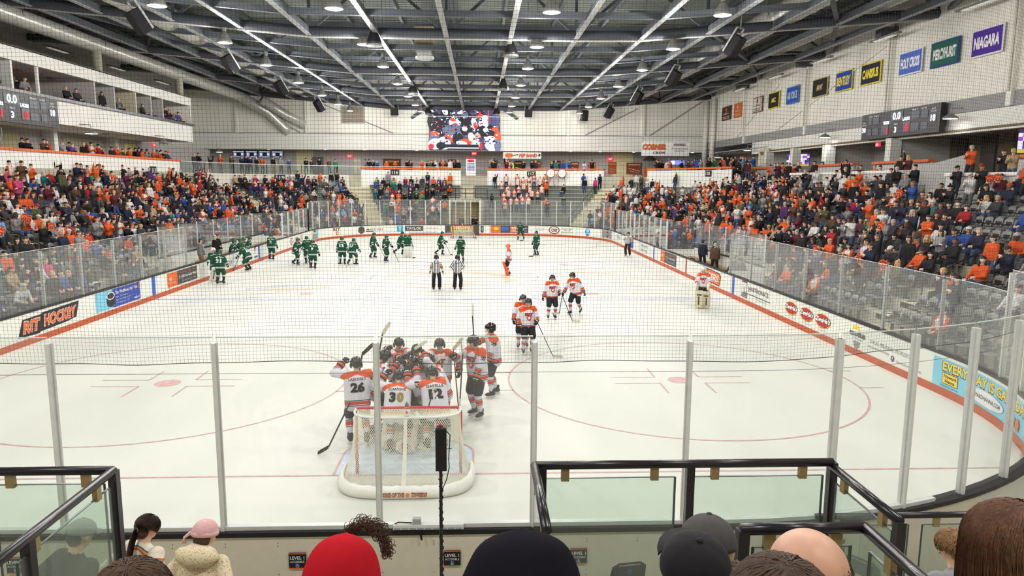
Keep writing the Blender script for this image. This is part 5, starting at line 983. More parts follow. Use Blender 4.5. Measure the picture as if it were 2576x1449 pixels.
def build_body(pose, kind='civil', voxel=0.02, ratio=1.0, bulk=1.0, name='body', fingers=True, extra=None, tmpl=None):
    """returns (mesh with one material slot per region, joints)"""
    J = skeleton(pose); segs = body_segs(J, kind, bulk) + (extra(J) if extra else [])
    me = remesh(segs, voxel, ratio); me.name = name; n = len(me.vertices); co = np.empty(n * 3); me.vertices.foreach_get('co', co); co = co.reshape(-1, 3)
    idx = classify(co, segs); reg = np.array([REG.index(s[4]) for s in segs]); vr = reg[idx]
    R = J['R']; lc = (co - J['hip']) @ R; t = (lc[:, 2] + 0.22) / 0.75; t = t + np.clip((t - 0.6) * 4, 0, 1) * 0.5 * (np.minimum(np.abs(lc[:, 0]), 0.26) - 0.13); sx = lc[:, 0] + 1.0   # torso frame, for every vertex, so that no band edge is torn
    pa = np.zeros(n); pb = np.zeros(n); pk = np.zeros(n); side = np.where(lc[:, 0] < 0, 0, 1); ls = np.where(np.linalg.norm(co - (J['knL'] + J['anL']) / 2, axis=1) < np.linalg.norm(co - (J['knR'] + J['anR']) / 2, axis=1), 0, 1)
    side[vr == REG.index('armL')] = 0; side[vr == REG.index('armR')] = 1
    for q, nm in enumerate('LR'):
        a, e, w = J['sh' + nm], J['el' + nm], J['wr' + nm]; m = side == q; d1, d2 = e - a, w - e
        ta = np.clip(((co - a) @ d1) / (d1 @ d1), -0.8, 1); tb = np.clip(((co - e) @ d2) / max(1e-6, d2 @ d2), 0, 1.2); pa[m] = (ta * 0.52 + tb * 0.48)[m]
        ax = np.cross(d1, V(0, 1, 0)); ax /= max(1e-6, np.linalg.norm(ax)); pb[m] = ((co - a) @ ax)[m] + 1.0
        k, an = J['kn' + nm], J['an' + nm]; d = an - k; m = ls == q; pk[m] = (((co - k) @ d) / (d @ d))[m]
    for an_, ar in (('pt', t), ('ps', sx), ('pa', pa), ('pb', pb), ('pk', pk)): me.attributes.new(an_, 'FLOAT', 'POINT').data.foreach_set('value', ar.astype(np.float32))
    pv = np.array([vr[list(p.vertices)] for p in me.polygons], dtype=object); fr = np.array([np.bincount(list(x)).argmax() for x in pv], dtype=np.int32)
    me.polygons.foreach_set('material_index', fr); me.polygons.foreach_set('use_smooth', [True] * len(fr))
    me.update(); return me, J
def hand_mesh(b, w, d, palm, s, curl=0.35, sc=1.0, mi=0):
    """five fingers: wrist w, pointing d, palm normal"""
    d = Vector(d).normalized(); pn = Vector(palm); pn = (pn - d * pn.dot(d)).normalized(); sd = d.cross(pn) * s; w = Vector(w)
    b.tube([w - d * 0.01 * sc, w + d * 0.035 * sc, w + d * 0.085 * sc], [0.026 * sc, 0.036 * sc, 0.033 * sc], 8, mi)
    for i, (o, L) in enumerate(((0.03, 0.07), (0.01, 0.082), (-0.01, 0.076), (-0.029, 0.06))):
        p0 = w + d * 0.075 * sc + sd * o * sc; p1 = p0 + (d * math.cos(curl) + pn * math.sin(curl)) * L * 0.5 * sc; p2 = p1 + (d * math.cos(curl * 2.2) + pn * math.sin(curl * 2.2)) * L * 0.5 * sc
        b.tube([p0, p1, p2], [0.0105 * sc, 0.0095 * sc, 0.007 * sc], 6, mi)
    p0 = w + d * 0.02 * sc + sd * 0.028 * sc; p1 = p0 + (d * 0.7 + sd * 0.8 + pn * 0.2).normalized() * 0.04 * sc; p2 = p1 + (d * 0.9 + sd * 0.25 + pn * 0.3).normalized() * 0.032 * sc
    b.tube([p0, p1, p2], [0.013 * sc, 0.0115 * sc, 0.008 * sc], 6, mi)
SKINS = [M('skin_light', (226, 178, 150), 0.55, noise=0.05), M('skin_fair', (236, 194, 168), 0.55, noise=0.05), M('skin_tan', (196, 144, 112), 0.55, noise=0.05), M('skin_brown', (140, 96, 70), 0.55, noise=0.05), M('skin_dark', (92, 62, 46), 0.55, noise=0.05)]
HAIRC = {'brown': M('hair_brown', (64, 44, 32), 0.6, noise=0.25, scale=30), 'dark brown': M('hair_dark', (36, 28, 24), 0.6, noise=0.2, scale=30), 'black': M('hair_black', (20, 18, 20), 0.55, noise=0.2, scale=30), 'blonde': M('hair_blonde', (196, 158, 96), 0.6, noise=0.2, scale=30), 'grey': M('hair_grey', (170, 166, 160), 0.6, noise=0.2, scale=30), 'sandy': M('hair_sandy', (138, 102, 66), 0.6, noise=0.2, scale=30)}
EYEM = M('eye_dark', (48, 36, 32), 0.3, noise=0); LIPM = M('lip', (140, 80, 70), 0.5, noise=0)
def face_bits(b, J, mi_eye, mi_lip):
    h, HR = J['head'], J['HR']; Rm = Matrix(HR.tolist())
    for s in (-1, 1):
        c = h + HR @ V(s * 0.034, -0.092, 0.012); b.ball(c, (0.010, 0.006, 0.0055), 8, 5, mi_eye, Rm); c = h + HR @ V(s * 0.034, -0.094, 0.033); b.ball(c, (0.015, 0.004, 0.0028), 8, 4, mi_lip, Rm)
    b.ball(h + HR @ V(0, -0.090, -0.062), (0.024, 0.008, 0.007), 8, 4, mi_lip, Rm)
def append_mesh(me, b):
    """join an MB into a mesh that has pt/ps attributes"""
    import bmesh
    bm = bmesh.new(); bm.from_mesh(me); vs = [bm.verts.new(v) for v in b.v]
    for f, m in zip(b.f, b.m):
        try: q = bm.faces.new([vs[i] for i in f]); q.material_index = m; q.smooth = True
        except ValueError: pass
    bm.to_mesh(me); bm.free(); me.update()
# hair and headwear, modelled about the head's centre, facing -Y
def hair_short():
    b = MB(); b.ball((0, 0.016, 0.035), (0.101, 0.106, 0.096), 16, 8, lo=0.02, fn=lambda d: 1.0 + 0.02 * math.sin(d.x * 21 + d.y * 13)); b.ball((0, 0.06, -0.02), (0.088, 0.058, 0.08), 12, 6); return b.mesh('hair', True)
def hair_long():
    b = MB(); b.ball((0, 0.016, 0.035), (0.104, 0.108, 0.098), 16, 8, lo=0.0); b.ball((0, 0.055, -0.06), (0.105, 0.062, 0.15), 14, 8); 
    for s in (-1, 1): b.ball((s * 0.085, 0.01, -0.09), (0.034, 0.055, 0.13), 10, 7)
    return b.mesh('hair', True)
def cap_mesh():
    b = MB(); b.ball((0, 0.008, 0.045), (0.106, 0.114, 0.09), 16, 8, lo=-0.1); b.add([(0.085 * math.cos(a) * q, -0.075 - 0.11 * math.sin(a) * w, 0.045 + z - 0.02 * w) for z in (0, 0.012) for w, q in ((0, 1.05), (1, 0.95)) for a in (PI * i / 8 for i in range(9))], [(i, i + 1, 10 + i, 9 + i) for i in range(8)] + [(18 + i, 27 + i, 28 + i, 19 + i) for i in range(8)] + [(9 + i, 10 + i, 28 + i, 27 + i) for i in range(8)]); b.ball((0, 0.01, 0.135), 0.012, 8, 5); return b.mesh('cap', True)
def beanie_mesh():
    b = MB(); b.ball((0, 0.012, 0.03), (0.108, 0.114, 0.115), 16, 8, lo=0.02); b.lathe([(0.108, -0.0), (0.114, 0.02), (0.112, 0.045), (0.104, 0.05)], (0, 0.012, 0.022), 16, sy=1.05); return b.mesh('beanie', True)
def pom_beanie(): 
    b = MB(); b.ball((0, 0.012, 0.03), (0.108, 0.114, 0.115), 16, 8, lo=0.02); b.lathe([(0.108, -0.0), (0.114, 0.02), (0.112, 0.045), (0.104, 0.05)], (0, 0.012, 0.022), 16, sy=1.05); b.ball((0, 0.012, 0.165), 0.038, 10, 7, fn=lambda d: 1 + 0.1 * math.sin(d.x * 30) * math.sin(d.z * 30)); return b.mesh('beanie', True)
HEADWEAR = {'short': hair_short(), 'long': hair_long(), 'cap': cap_mesh(), 'beanie': beanie_mesh(), 'pom': pom_beanie()}
def put_head(kind, J, mat, parent, name=None, sc=1.0):
    me = HEADWEAR[kind]
    if not me.materials: me.materials.append(None)
    o = bpy.data.objects.new(name or {'short': 'hair', 'long': 'hair', 'cap': 'cap', 'beanie': 'beanie', 'pom': 'beanie'}[kind], me); COL.objects.link(o); o.parent = parent
    o.material_slots[0].link = 'OBJECT'; o.material_slots[0].material = mat
    m4 = Matrix(J['HR'].tolist()).to_4x4(); m4.translation = Vector(J['head']); o.matrix_local = m4 @ Matrix.Scale(sc, 4); return o
# ---------------------------------------------------------------- hockey players, goalkeepers, officials
OJ, KJ, WJ, GJ = (222, 88, 38), (24, 22, 26), (216, 214, 222), (22, 74, 50)
JW = [band_mat('jersey_white', 'pt', [(0, WJ), (0.10, WJ), (0.115, KJ), (0.135, WJ), (0.15, (206, 62, 40)), (0.235, WJ), (0.25, KJ), (0.27, WJ), (0.875, OJ)]),
      band_mat('sleeve_white', 'pa', [(0, OJ), (0.17, WJ), (0.62, KJ), (0.645, WJ), (0.66, (206, 62, 40)), (0.77, WJ), (0.785, KJ), (0.81, WJ)]),
      band_mat('sock_white', 'pk', [(0, WJ), (0.24, KJ), (0.28, WJ), (0.31, (206, 62, 40)), (0.5, WJ), (0.53, KJ), (0.57, WJ)])]
JG = [band_mat('jersey_green', 'pt', [(0, GJ), (0.10, WJ), (0.135, GJ), (0.16, WJ), (0.20, GJ), (0.86, (232, 236, 234)), (0.885, GJ)]),
      band_mat('sleeve_green', 'pa', [(0, GJ), (0.55, WJ), (0.62, GJ), (0.65, WJ), (0.72, GJ)]),
      band_mat('sock_green', 'pk', [(0, GJ), (0.22, WJ), (0.33, GJ), (0.37, WJ), (0.42, (24, 50, 40))])]
REFT = band_mat('referee_stripes', 'ps', [(0, (24, 23, 26)), (0.5, (238, 238, 240))], wave=13.0)
REFB = band_mat('referee_sleeve', 'pb', [(0, (24, 23, 26)), (0.5, (238, 238, 240))], wave=13.0)
REFA = band_mat('referee_armband', 'pa', [(0, (238, 238, 240)), (0.06, (26, 24, 28)), (0.12, (238, 238, 240)), (0.18, (26, 24, 28)), (0.24, (238, 238, 240)), (0.3, (240, 120, 30)), (0.48, (26, 24, 28)), (0.54, (238, 238, 240)), (0.6, (26, 24, 28)), (0.66, (238, 238, 240)), (0.72, (26, 24, 28)), (0.78, (238, 238, 240)), (0.84, (26, 24, 28))])
PANTK = M('hockey_pants_black', (28, 29, 36), 0.75, noise=0.1, scale=12); PANTG = M('hockey_pants_green', (20, 74, 50), 0.75, noise=0.1, scale=12); TROUK = M('black_trousers', (24, 23, 26), 0.8, noise=0.08)
HELMK = M('helmet_black', (26, 25, 28), 0.22, noise=0.05, coat=0.5); HELMG = M('helmet_green', (22, 78, 52), 0.25, noise=0.05, coat=0.4); WIRE = M('cage_wire', (190, 192, 196), 0.3, metal=0.6, noise=0)
GLK = M('glove_black', (30, 28, 30), 0.7, noise=0.15, scale=20); GLO = M('glove_orange', (214, 92, 40), 0.7, noise=0.1); GLW = M('glove_pale', (206, 208, 204), 0.7)
SKK = M('skate_black', (38, 37, 42), 0.4, noise=0.1); SKL = M('skate_lace', (220, 220, 220), 0.6); SKB = M('skate_blade', (196, 200, 204), 0.25, metal=0.8); SKH = M('skate_holder', (214, 214, 210), 0.4)
STK = M('stick_black', (40, 36, 38), 0.4, noise=0.1); STW = M('stick_wood', (150, 104, 62), 0.5, noise=0.15); TAPE = M('stick_tape', (206, 200, 178), 0.7, noise=0.08); TAPK = M('stick_tape_black', (34, 33, 36), 0.7)
def helmet_meshes():
    b = MB(); b.ball((0, 0.004, 0.02), (0.117, 0.137, 0.122), 20, 10, lo=-0.12, fn=lambda d: 1.0 + (0.03 if abs(d.x) < 0.22 else 0.0) + (0.02 if 0.45 < abs(d.x) < 0.7 else 0))
    for s in (-1, 1): b.ball((s * 0.105, 0.01, -0.035), (0.026, 0.062, 0.062), 10, 6)
    b.ball((0, 0.085, -0.03), (0.085, 0.05, 0.06), 12, 6); b.box((0, -0.122, 0.05), (0.15, 0.03, 0.02)); h = b.mesh('helmet', True)
    b = MB()
    for i in range(5):
        z = 0.02 - 0.03 * i; w = 0.105 - 0.01 * abs(i - 1.5); dd = 0.145 if i < 4 else 0.12
        b.tube([(w * math.cos(PI * k / 6), -0.02 - (dd - 0.02) * math.sin(PI * k / 6), z) for k in range(7)], 0.0028, 4)
    for x in (-0.075, -0.04, 0, 0.04, 0.075): y = -0.02 - 0.125 * math.sqrt(max(0, 1 - (x / 0.11) ** 2)); b.tube([(x, y, 0.025), (x, y - 0.004, -0.04), (x * 0.9, y + 0.012, -0.105)], 0.0028, 4)
    c = b.mesh('face_cage'); return h, c
HELM, CAGE = helmet_meshes()
def glove_mesh():
    """pointing +Z from the wrist, palm to -Y, thumb to +X"""
    b = MB(); b.lathe([(0.078, -0.11), (0.086, -0.06), (0.068, -0.005), (0.05, 0.0)], n=12); b.lathe([(0.0845, -0.085), (0.0875, -0.06), (0.0835, -0.035)], n=12, mi=1)
    b.ball((0, 0.005, 0.04), (0.056, 0.042, 0.06), 10, 7)
    for x, L in ((0.036, 0.07), (0.012, 0.08), (-0.012, 0.078), (-0.036, 0.062)): b.tube([(x, 0.012, 0.075), (x, 0.004, 0.075 + L * 0.55), (x * 0.95, -0.03, 0.075 + L * 0.8), (x * 0.9, -0.055, 0.07 + L * 0.5)], [0.019, 0.0185, 0.017, 0.013], 7)
    b.tube([(0.045, 0, 0.02), (0.08, -0.012, 0.055), (0.078, -0.03, 0.09)], [0.02, 0.019, 0.014], 7); return b.mesh('glove', True)
GLOVE = glove_mesh()
def skate_meshes():
    b = MB(); rings = []; prof = ((0.075, 0.10, 0.045, 0.05), (0.05, 0.06, 0.045, 0.055), (0.03, 0.0, 0.046, 0.075), (0.0, -0.02, 0.04, 0.11))
    b.tube([(0, 0.03, 0.08), (0, 0.02, 0.03), (0, 0.01, -0.03)], [0.056, 0.06, 0.062], 10); b.ball((0, -0.055, -0.05), (0.05, 0.135, 0.045), 12, 6); b.ball((0, 0.04, -0.05), (0.048, 0.06, 0.045), 10, 6); b.box((0, -0.02, 0.05), (0.07, 0.02, 0.12), rx=-0.5)
    boot = b.mesh('skate', True); b = MB(); b.box((0, -0.03, -0.105), (0.03, 0.24, 0.03)); b.box((0, -0.11, -0.085), (0.035, 0.06, 0.03)); b.box((0, 0.05, -0.085), (0.035, 0.06, 0.03)); hold = b.mesh('blade_holder')
    b = MB(); b.add([(x, y, z) for x in (-0.003, 0.003) for y, z in ((-0.19, -0.125), (-0.16, -0.148), (0.09, -0.148), (0.11, -0.118))], [(0, 1, 2, 3), (7, 6, 5, 4), (0, 4, 5, 1), (1, 5, 6, 2), (2, 6, 7, 3), (3, 7, 4, 0)]); bl = b.mesh('blade')
    b = MB()
    for i in range(4): b.box((0, -0.045 - 0.02 * i, 0.045 - 0.022 * i), (0.06, 0.006, 0.006))
    lc = b.mesh('laces'); boot.materials.append(SKK); hold.materials.append(SKH); bl.materials.append(SKB); lc.materials.append(SKL); return boot, hold, bl, lc
SKATE, HOLD, BLADE, LACE = skate_meshes()
def sub(name, me, parent, m4=None, mats=None):
    o = bpy.data.objects.new(name, me); COL.objects.link(o); o.parent = parent
    if mats:
        while len(me.materials) < len(mats): me.materials.append(None)
        for i, m in enumerate(mats): o.material_slots[i].link = 'OBJECT'; o.material_slots[i].material = m
    if m4 is not None: o.matrix_local = m4
    return o
def frame(o, z, y=None):
    """matrix at o with local +Z along z and local -Y close to y"""
    z = Vector(z).normalized(); yy = -Vector(y if y is not None else (0, -1, 0)); yy = (yy - z * yy.dot(z));
    if yy.length < 1e-4: yy = z.orthogonal()
    yy.normalize(); x = yy.cross(z); m = Matrix((x, yy, z)).transposed().to_4x4(); m.translation = Vector(o); return m
def decal(parent, bvh, items, org, ux, uy, name='lettering'):
    """items (string or shape, x, y, w, h, mat, kw): flat print laid on the body by casting rays along the print's normal"""
    ux, uy = Vector(ux).normalized(), Vector(uy).normalized(); n = ux.cross(uy); org = Vector(org)
    for L, (s, x0, y0, w, h, m, kw) in enumerate(items):
        if s == '@ell': vs, fs = ell(w, h, 14)
        elif s == '@poly': vs, fs = [(a * w / 2, c * h / 2) for a, c in kw], [tuple(range(len(kw)))]
        else: vs, fs = text_fit(s, w, h, **(kw or {}))
        out = []
        for x, y in vs:
            p = org + ux * (x + x0) + uy * (y + y0); hit = bvh.ray_cast(p + n * 0.5, -n, 0.8)[0]; out.append((hit if hit is not None else p) + n * (0.006 + 0.0025 * L))
        b = MB(); b.add(out, fs); b.obj(name if s[0] != '@' else 'printed_mark', m, parent)
NUMK = M('print_number', (26, 18, 22), 0.85, spec=0.1, noise=0); NUMW = M('print_number_white', (232, 236, 236), 0.6, noise=0); NUMGOLD = M('print_number_gold', (150, 122, 40), 0.6, noise=0); NUMR = M('print_crest_red', (200, 50, 50), 0.6, noise=0)
FT = lambda a, y=0.0, z=0.16, w=0.14: (a * w, y, z)
PPOSE = {
 'ease': dict(hip=(0, 0, 1.0), lean=6, handL=(-0.30, -0.28, 1.0), handR=(0.26, -0.34, 1.06), footL=FT(-1, -0.05), footR=FT(1, 0.06), nod=6),
 'ease2': dict(hip=(0, 0, 1.0), lean=9, handL=(-0.34, -0.18, 0.92), handR=(0.30, -0.26, 0.95), footL=FT(-1, 0.1), footR=FT(1, -0.1), nod=8, turn=20),
 'glide': dict(hip=(0, 0, 0.95), lean=18, handL=(-0.32, -0.36, 0.95), handR=(0.28, -0.42, 1.0), footL=FT(-1, -0.22), footR=FT(1, 0.3, 0.2), nod=-8),
 'skate': dict(hip=(0, 0, 0.93), lean=24, handL=(-0.25, -0.5, 0.98), handR=(0.32, -0.36, 0.9), footL=FT(-1, -0.25, w=0.2), footR=FT(1, 0.38, 0.22, 0.2), nod=-14),
 'low': dict(hip=(0, 0, 0.9), lean=34, handL=(-0.3, -0.55, 0.8), handR=(0.3, -0.52, 0.84), footL=FT(-1, -0.05, w=0.22), footR=FT(1, 0.1, w=0.22), nod=-24),
 'upright': dict(hip=(0, 0, 1.0), lean=2, handL=(-0.34, -0.08, 0.94), handR=(0.34, -0.1, 0.95), footL=FT(-1), footR=FT(1), nod=4),
 'hips': dict(hip=(0, 0, 0.98), lean=0, handL=(-0.16, 0.02, 1.02), handR=(0.16, 0.02, 1.02), epL=(-1, 0.25, 0), epR=(1, 0.25, 0), footL=FT(-1, w=0.15), footR=FT(1, w=0.15)),
 'down': dict(hip=(0, 0, 0.98), lean=0, handL=(-0.33, -0.04, 0.88), handR=(0.33, -0.04, 0.88), epL=(-1, 0.6, 0), epR=(1, 0.6, 0), footL=FT(-1, w=0.15), footR=FT(1, w=0.15)),
 'bench': dict(hip=(0, 0, 0.62), lean=14, handL=(-0.2, -0.38, 0.72), handR=(0.2, -0.38, 0.72), footL=(-0.16, -0.42, 0.16), footR=(0.16, -0.42, 0.16)),
}
_BC = {}
def bodymats(team, skin):
    s = SKINS[skin]
    if team == 'home': return [s, JW[0], JW[1], JW[1], PANTK, JW[2], JW[2], SKK, s]
    if team == 'away': return [s, JG[0], JG[1], JG[1], PANTG, JG[2], JG[2], SKK, s]
    return None
def player(x, y, rz, pose, team, label, number=None, name=None, skin=0, crest=False, letter=None, stick=None, z=0.0, sc=1.0, cage=True, goalie=None, vox=0.02, group=None, gold=False, sleeve_no=False, helm=True):
    key = None
    if isinstance(pose, str): key = (pose, 'g' if goalie else 'p', vox); P_ = PPOSE[pose]
    else: P_ = pose
    if key and key in _BC: me, J = _BC[key]
    else:
        me, J = build_body(P_, 'goalie' if goalie else 'player', vox, 0.6 if vox < 0.02 else 0.5, name='body')
        if key: _BC[key] = (me, J)
    t = thing('person', label, 'person', (x, y, z), rz, group); t.scale = (sc, sc, sc)
    bo = sub('body', me, t, None, bodymats(team, skin)); HR = Matrix(J['HR'].tolist()).to_4x4(); HR.translation = Vector(J['head'])
    home = team == 'home'
    if helm:
        hm = sub('helmet', HELM, t, HR, [goalie['mask'] if goalie else (HELMK if home else HELMG)])
        if cage: sub('face_cage', CAGE, hm, None, [WIRE])
    eb = MB(); face_bits(eb, J, 0, 1); eb.obj('facial_features', [EYEM, LIPM], t)
    for n, s in (('L', -1), ('R', 1)):
        e, w = Vector(J['el' + n]), Vector(J['wr' + n]); d = (w - e).normalized(); m = frame(w + d * 0.02, d, (-s * 0.5, -0.6, -0.4)); sg = Matrix.Diagonal((-s, 1, 1, 1))
        if goalie and n in goalie.get('pads', {}):
            gb = MB(); 
            if goalie['pads'][n] == 'blocker': gb.box((0, -0.06, 0.04), (0.2, 0.05, 0.36)); gb.box((0, -0.03, 0.04), (0.14, 0.06, 0.2)); nm = 'blocker'
            else: gb.ball((0, -0.02, 0.1), (0.14, 0.08, 0.16), 12, 7); gb.lathe([(0.09, -0.12), (0.1, 0.0)], n=10); nm = 'catching_glove'
            mo = gb.obj(nm, goalie['padm'], t); mo.matrix_local = m
        else: sub('glove', GLOVE, t, m @ sg, [GLK, GLO if home else GLW])
        a, k = Vector(J['an' + n]), Vector(J['kn' + n]); tr = Vector(J['hp' + n]); fd = Vector((0, -1, 0)); dd = (k - a).normalized(); yaw = 0.16 * s
        fm = Matrix.Translation(a) @ Matrix.Rotation(yaw, 4, 'Z'); tilt = math.atan2(-(k - a).y, (k - a).z) if a.z > 0.18 else 0.0
        fm = fm @ Matrix.Rotation(tilt * 0.6, 4, 'X'); sk = sub('skate', SKATE, t, fm); sub('blade_holder', HOLD, sk); sub('blade', BLADE, sk); sub('laces', LACE, sk)
        if goalie:
            pb_ = MB(); fwd = Vector((0, -1, 0)); up_ = (k - a).normalized(); pl = (k - a).length
            pm = frame(a, up_, fwd); xs = 0.135
            for z0, z1, y0_, hw in ((-0.08, 0.06, -0.13, 0.115), (0.06, pl, -0.1, xs), (pl, pl + 0.26, -0.1, 0.13)): pb_.box((0, y0_, (z0 + z1) / 2), (hw * 2, 0.13, z1 - z0)); 
            for sx in (-1, 1): pb_.tube([(sx * xs, -0.1, -0.05), (sx * xs, -0.11, pl), (sx * 0.125, -0.11, pl + 0.25)], 0.055, 8)
            for zz in (0.1, 0.22, 0.34): pb_.box((0, -0.17, zz), (0.2, 0.02, 0.02))
            po = pb_.obj('leg_pad', goalie['padm'], t); po.matrix_local = pm
            if goalie.get('trim'):
                q = MB(); q.box((0.02 * s, -0.175, pl * 0.55), (0.05, 0.012, pl)); q.box((0, -0.175, pl + 0.1), (0.2, 0.012, 0.06)); qo = q.obj('pad_trim', goalie['trim'], po)
    R = J['R']; bvh = None
    if number or crest or letter or name:
        bvh = BVHTree.FromPolygons([v.co.copy() for v in me.vertices], [tuple(p.vertices) for p in me.polygons])
        hip = J['hip']; xr, ur = R @ V(1, 0, 0), R @ V(0, 0, 1); nm = NUMK if home else NUMW
        it = []
        if name == '-': it.append(('@poly', 0, 0.40, 0.26, 0.04, nm, [(-1, -1), (1, -1), (1, 1), (-1, 1)]))
        elif name: it.append((name, 0, 0.40, 0.34, 0.055, nm, dict(bold=0.015)))
        if number:
            if gold: it += [(number[0], -0.075, 0.24, 0.13, 0.2, nm, dict(bold=0.06)), (number[1], 0.075, 0.24, 0.13, 0.2, NUMGOLD, dict(bold=0.06))]
            else: it.append((number, 0, 0.24 if name else 0.28, 0.14 * len(number), 0.2, nm, dict(bold=0.06)))
        if it: decal(t, bvh, it, hip + R @ V(0, 0.05, 0), -xr, ur)
        fr = []
        if crest: fr += [('RIT', 0, 0.335, 0.27, 0.1, NUMK, dict(bold=0.09)), ('RIT', 0, 0.337, 0.25, 0.075, NUMR, dict(bold=0.03)), ('@poly', 0.0, 0.22, 0.17, 0.17, NUMR, [(-1, 0.2), (-.4, 1), (.5, .9), (1, .1), (.5, -.9), (-.2, -1), (-.7, -.5)]), ('@ell', 0.0, 0.23, 0.09, 0.08, M('print_white2', (236, 234, 236), 0.6, noise=0), None), ('@poly', 0.0, 0.2, 0.1, 0.1, PRINTO, [(-.6, .2), (.5, .7), (.6, -.4), (-.2, -.9)])]
        if letter: fr.append((letter, 0.13, 0.43, 0.05, 0.065, NUMK, dict(bold=0.04)))
        if fr: decal(t, bvh, fr, hip + R @ V(0, -0.05, 0), xr, ur)
        if sleeve_no:
            for n, s in (('L', -1), ('R', 1)):
                a, e = Vector(J['sh' + n]), Vector(J['el' + n]); d = (a - e).normalized(); nrm = Vector((s, 0, 0)); nrm = (nrm - d * nrm.dot(d)).normalized(); uxx = d.cross(nrm)
                decal(t, bvh, [(number, 0, 0, 0.14, 0.09, nm, dict(bold=0.06))], a.lerp(e, 0.45), uxx, d)
    if stick:
        W4 = Matrix.Translation((x, y, z)) @ Matrix.Rotation(rz, 4, 'Z') @ Matrix.Scale(sc, 4)
        hockey_stick(W4 @ Vector(stick[0]), W4 @ Vector(stick[1]), (W4.to_3x3() @ Vector(stick[2])).normalized(), stick[3], goalie=bool(goalie), tape=stick[4] if len(stick) > 4 else TAPE)
    return t, J
def hockey_stick(butt, heel, bd, label, goalie=False, tape=TAPE, shaft=STK):
    t = thing('hockey_stick', label, 'stick', tuple(heel)); bt = butt - heel; b = MB(); b.bar((0, 0, 0), bt, 0.028, 0.022); b.obj('shaft', shaft, t); u = bt.normalized()
    b = MB(); b.bar(bt * 0.985, bt * 1.0, 0.036, 0.03); b.bar(bt * 0.88, bt * 0.985, 0.031, 0.025); b.obj('grip_tape', TAPE if tape is TAPE else TAPK, t)
    wv = bd; up_ = (u - wv * u.dot(wv)).normalized(); b = MB(); vs = []
    for i in range(6):
        f = i / 5; c = wv * 0.31 * f + wv.cross(up_) * 0.035 * f * f; hh = 0.034 + 0.006 * math.sin(PI * f)
        for q in (-1, 1):
            for w in (-1, 1): vs.append(c + up_ * q * hh * (0.8 if f == 1 else 1) + wv.cross(up_) * w * 0.005)
    b.add(vs, [q for i in range(5) for q in ((4 * i, 4 * i + 4, 4 * i + 5, 4 * i + 1), (4 * i + 2, 4 * i + 3, 4 * i + 7, 4 * i + 6), (4 * i, 4 * i + 2, 4 * i + 6, 4 * i + 4), (4 * i + 1, 4 * i + 5, 4 * i + 7, 4 * i + 3))] + [(0, 1, 3, 2), (20, 22, 23, 21)]); b.obj('blade', tape, t)
    if goalie: b = MB(); b.bar((0, 0, 0), u * 0.6, 0.09, 0.024); b.obj('paddle', PRINTW, t)
    return t
def loc(pos, rz, w):
    """world point to a figure's local frame"""
    v = Matrix.Rotation(-rz, 3, 'Z') @ (Vector(w) - Vector(pos)); return tuple(v)
FSTK = lambda x=0.3, s=1: ((x * s, -0.28, 1.12), (x * s * 1.6, -0.75, 0.03), (-s * 0.7, -0.7, 0))
# --- the home team in white: the huddle behind the net
HC = (0.0, 6.35, 1.45)
def hud(x, y, rz, label, handsW, number=None, name=None, hip=0.98, lean=18, nod=0, **kw):
    p = dict(hip=(0, 0, hip), lean=lean, nod=nod, footL=FT(-1, 0.08, w=0.16), footR=FT(1, -0.06, w=0.16), turn=kw.pop('turn', 0), epL=(-0.8, 0.2, -0.5), epR=(0.8, 0.2, -0.5))
    for n, w in zip('LR', handsW):
        if w: p['hand' + n] = loc((x, y, 0), rz, w)
    return player(x, y, rz, p, 'home', label, number, name, vox=0.016, **kw)
# with the back to the camera the figure's L side (local -x) is on the picture's right
hud(-1.05, 5.75, PI + 0.25, 'player in white jersey number 26, back turned, at the left of the huddle', [(-0.45, 6.3, 1.42), (-1.38, 6.0, 1.60)], '26', 'LASKOSKY', hip=0.95, lean=8, sleeve_no=False)
hud(-0.22, 5.25, PI - 0.05, 'player in white jersey number 30 with one gold digit, bent forward behind the goal', [(0.1, 5.9, 1.5), (-0.5, 5.75, 1.42)], '30', 'SCARFONE', hip=0.84, lean=30, gold=True, goalie=dict(mask=HELMK, padm=M('goalie_pad_white', (222, 218, 206), 0.6, noise=0.06), trim=GLO, pads={}))
hud(0.52, 5.35, PI + 0.3, 'player in white jersey number 12, leaning in at the right of the huddle', [(0.4, 6.3, 1.46), (-0.05, 5.6, 1.5)], '12', 'ISABELLE', hip=0.88, lean=26, sleeve_no=True)
hud(-0.78, 6.35, PI / 2 + 0.3, 'player half hidden behind number 26, gloves up on the huddle', [(-0.3, 6.1, 1.55), (-0.55, 6.6, 1.75)], '22', None, hip=0.98, lean=16, sleeve_no=True)
hud(-0.30, 6.15, PI * 0.7, 'player bent low with shiny black helmet in the middle of the huddle', [(0.1, 6.4, 1.4), (0.0, 6.0, 1.45)], None, None, hip=0.92, lean=30)
hud(0.22, 6.25, -PI * 0.6, 'player bent low in the right middle of the huddle, glove on a helmet', [(-0.15, 6.0, 1.62), (-0.1, 6.4, 1.5)], None, None, hip=0.93, lean=28)
hud(0.62, 6.35, -PI * 0.45, 'player in white with orange shoulders at the rear right of the huddle', [(0.1, 6.1, 1.5), (0.25, 6.3, 1.7)], None, None, hip=0.96, lean=24)
hud(-0.42, 7.45, 0.2, 'tall player at the back left of the huddle facing the camera', [(-0.3, 6.75, 1.5), (-0.05, 6.75, 1.55)], None, None, hip=1.02, lean=6, crest=True, nod=10)
hud(0.02, 7.0, 0.1, 'player at the back centre of the huddle with a stick blade before the face', [(-0.2, 6.4, 1.62), (0.15, 6.4, 1.5)], None, None, hip=0.98, lean=8, crest=True, nod=6)
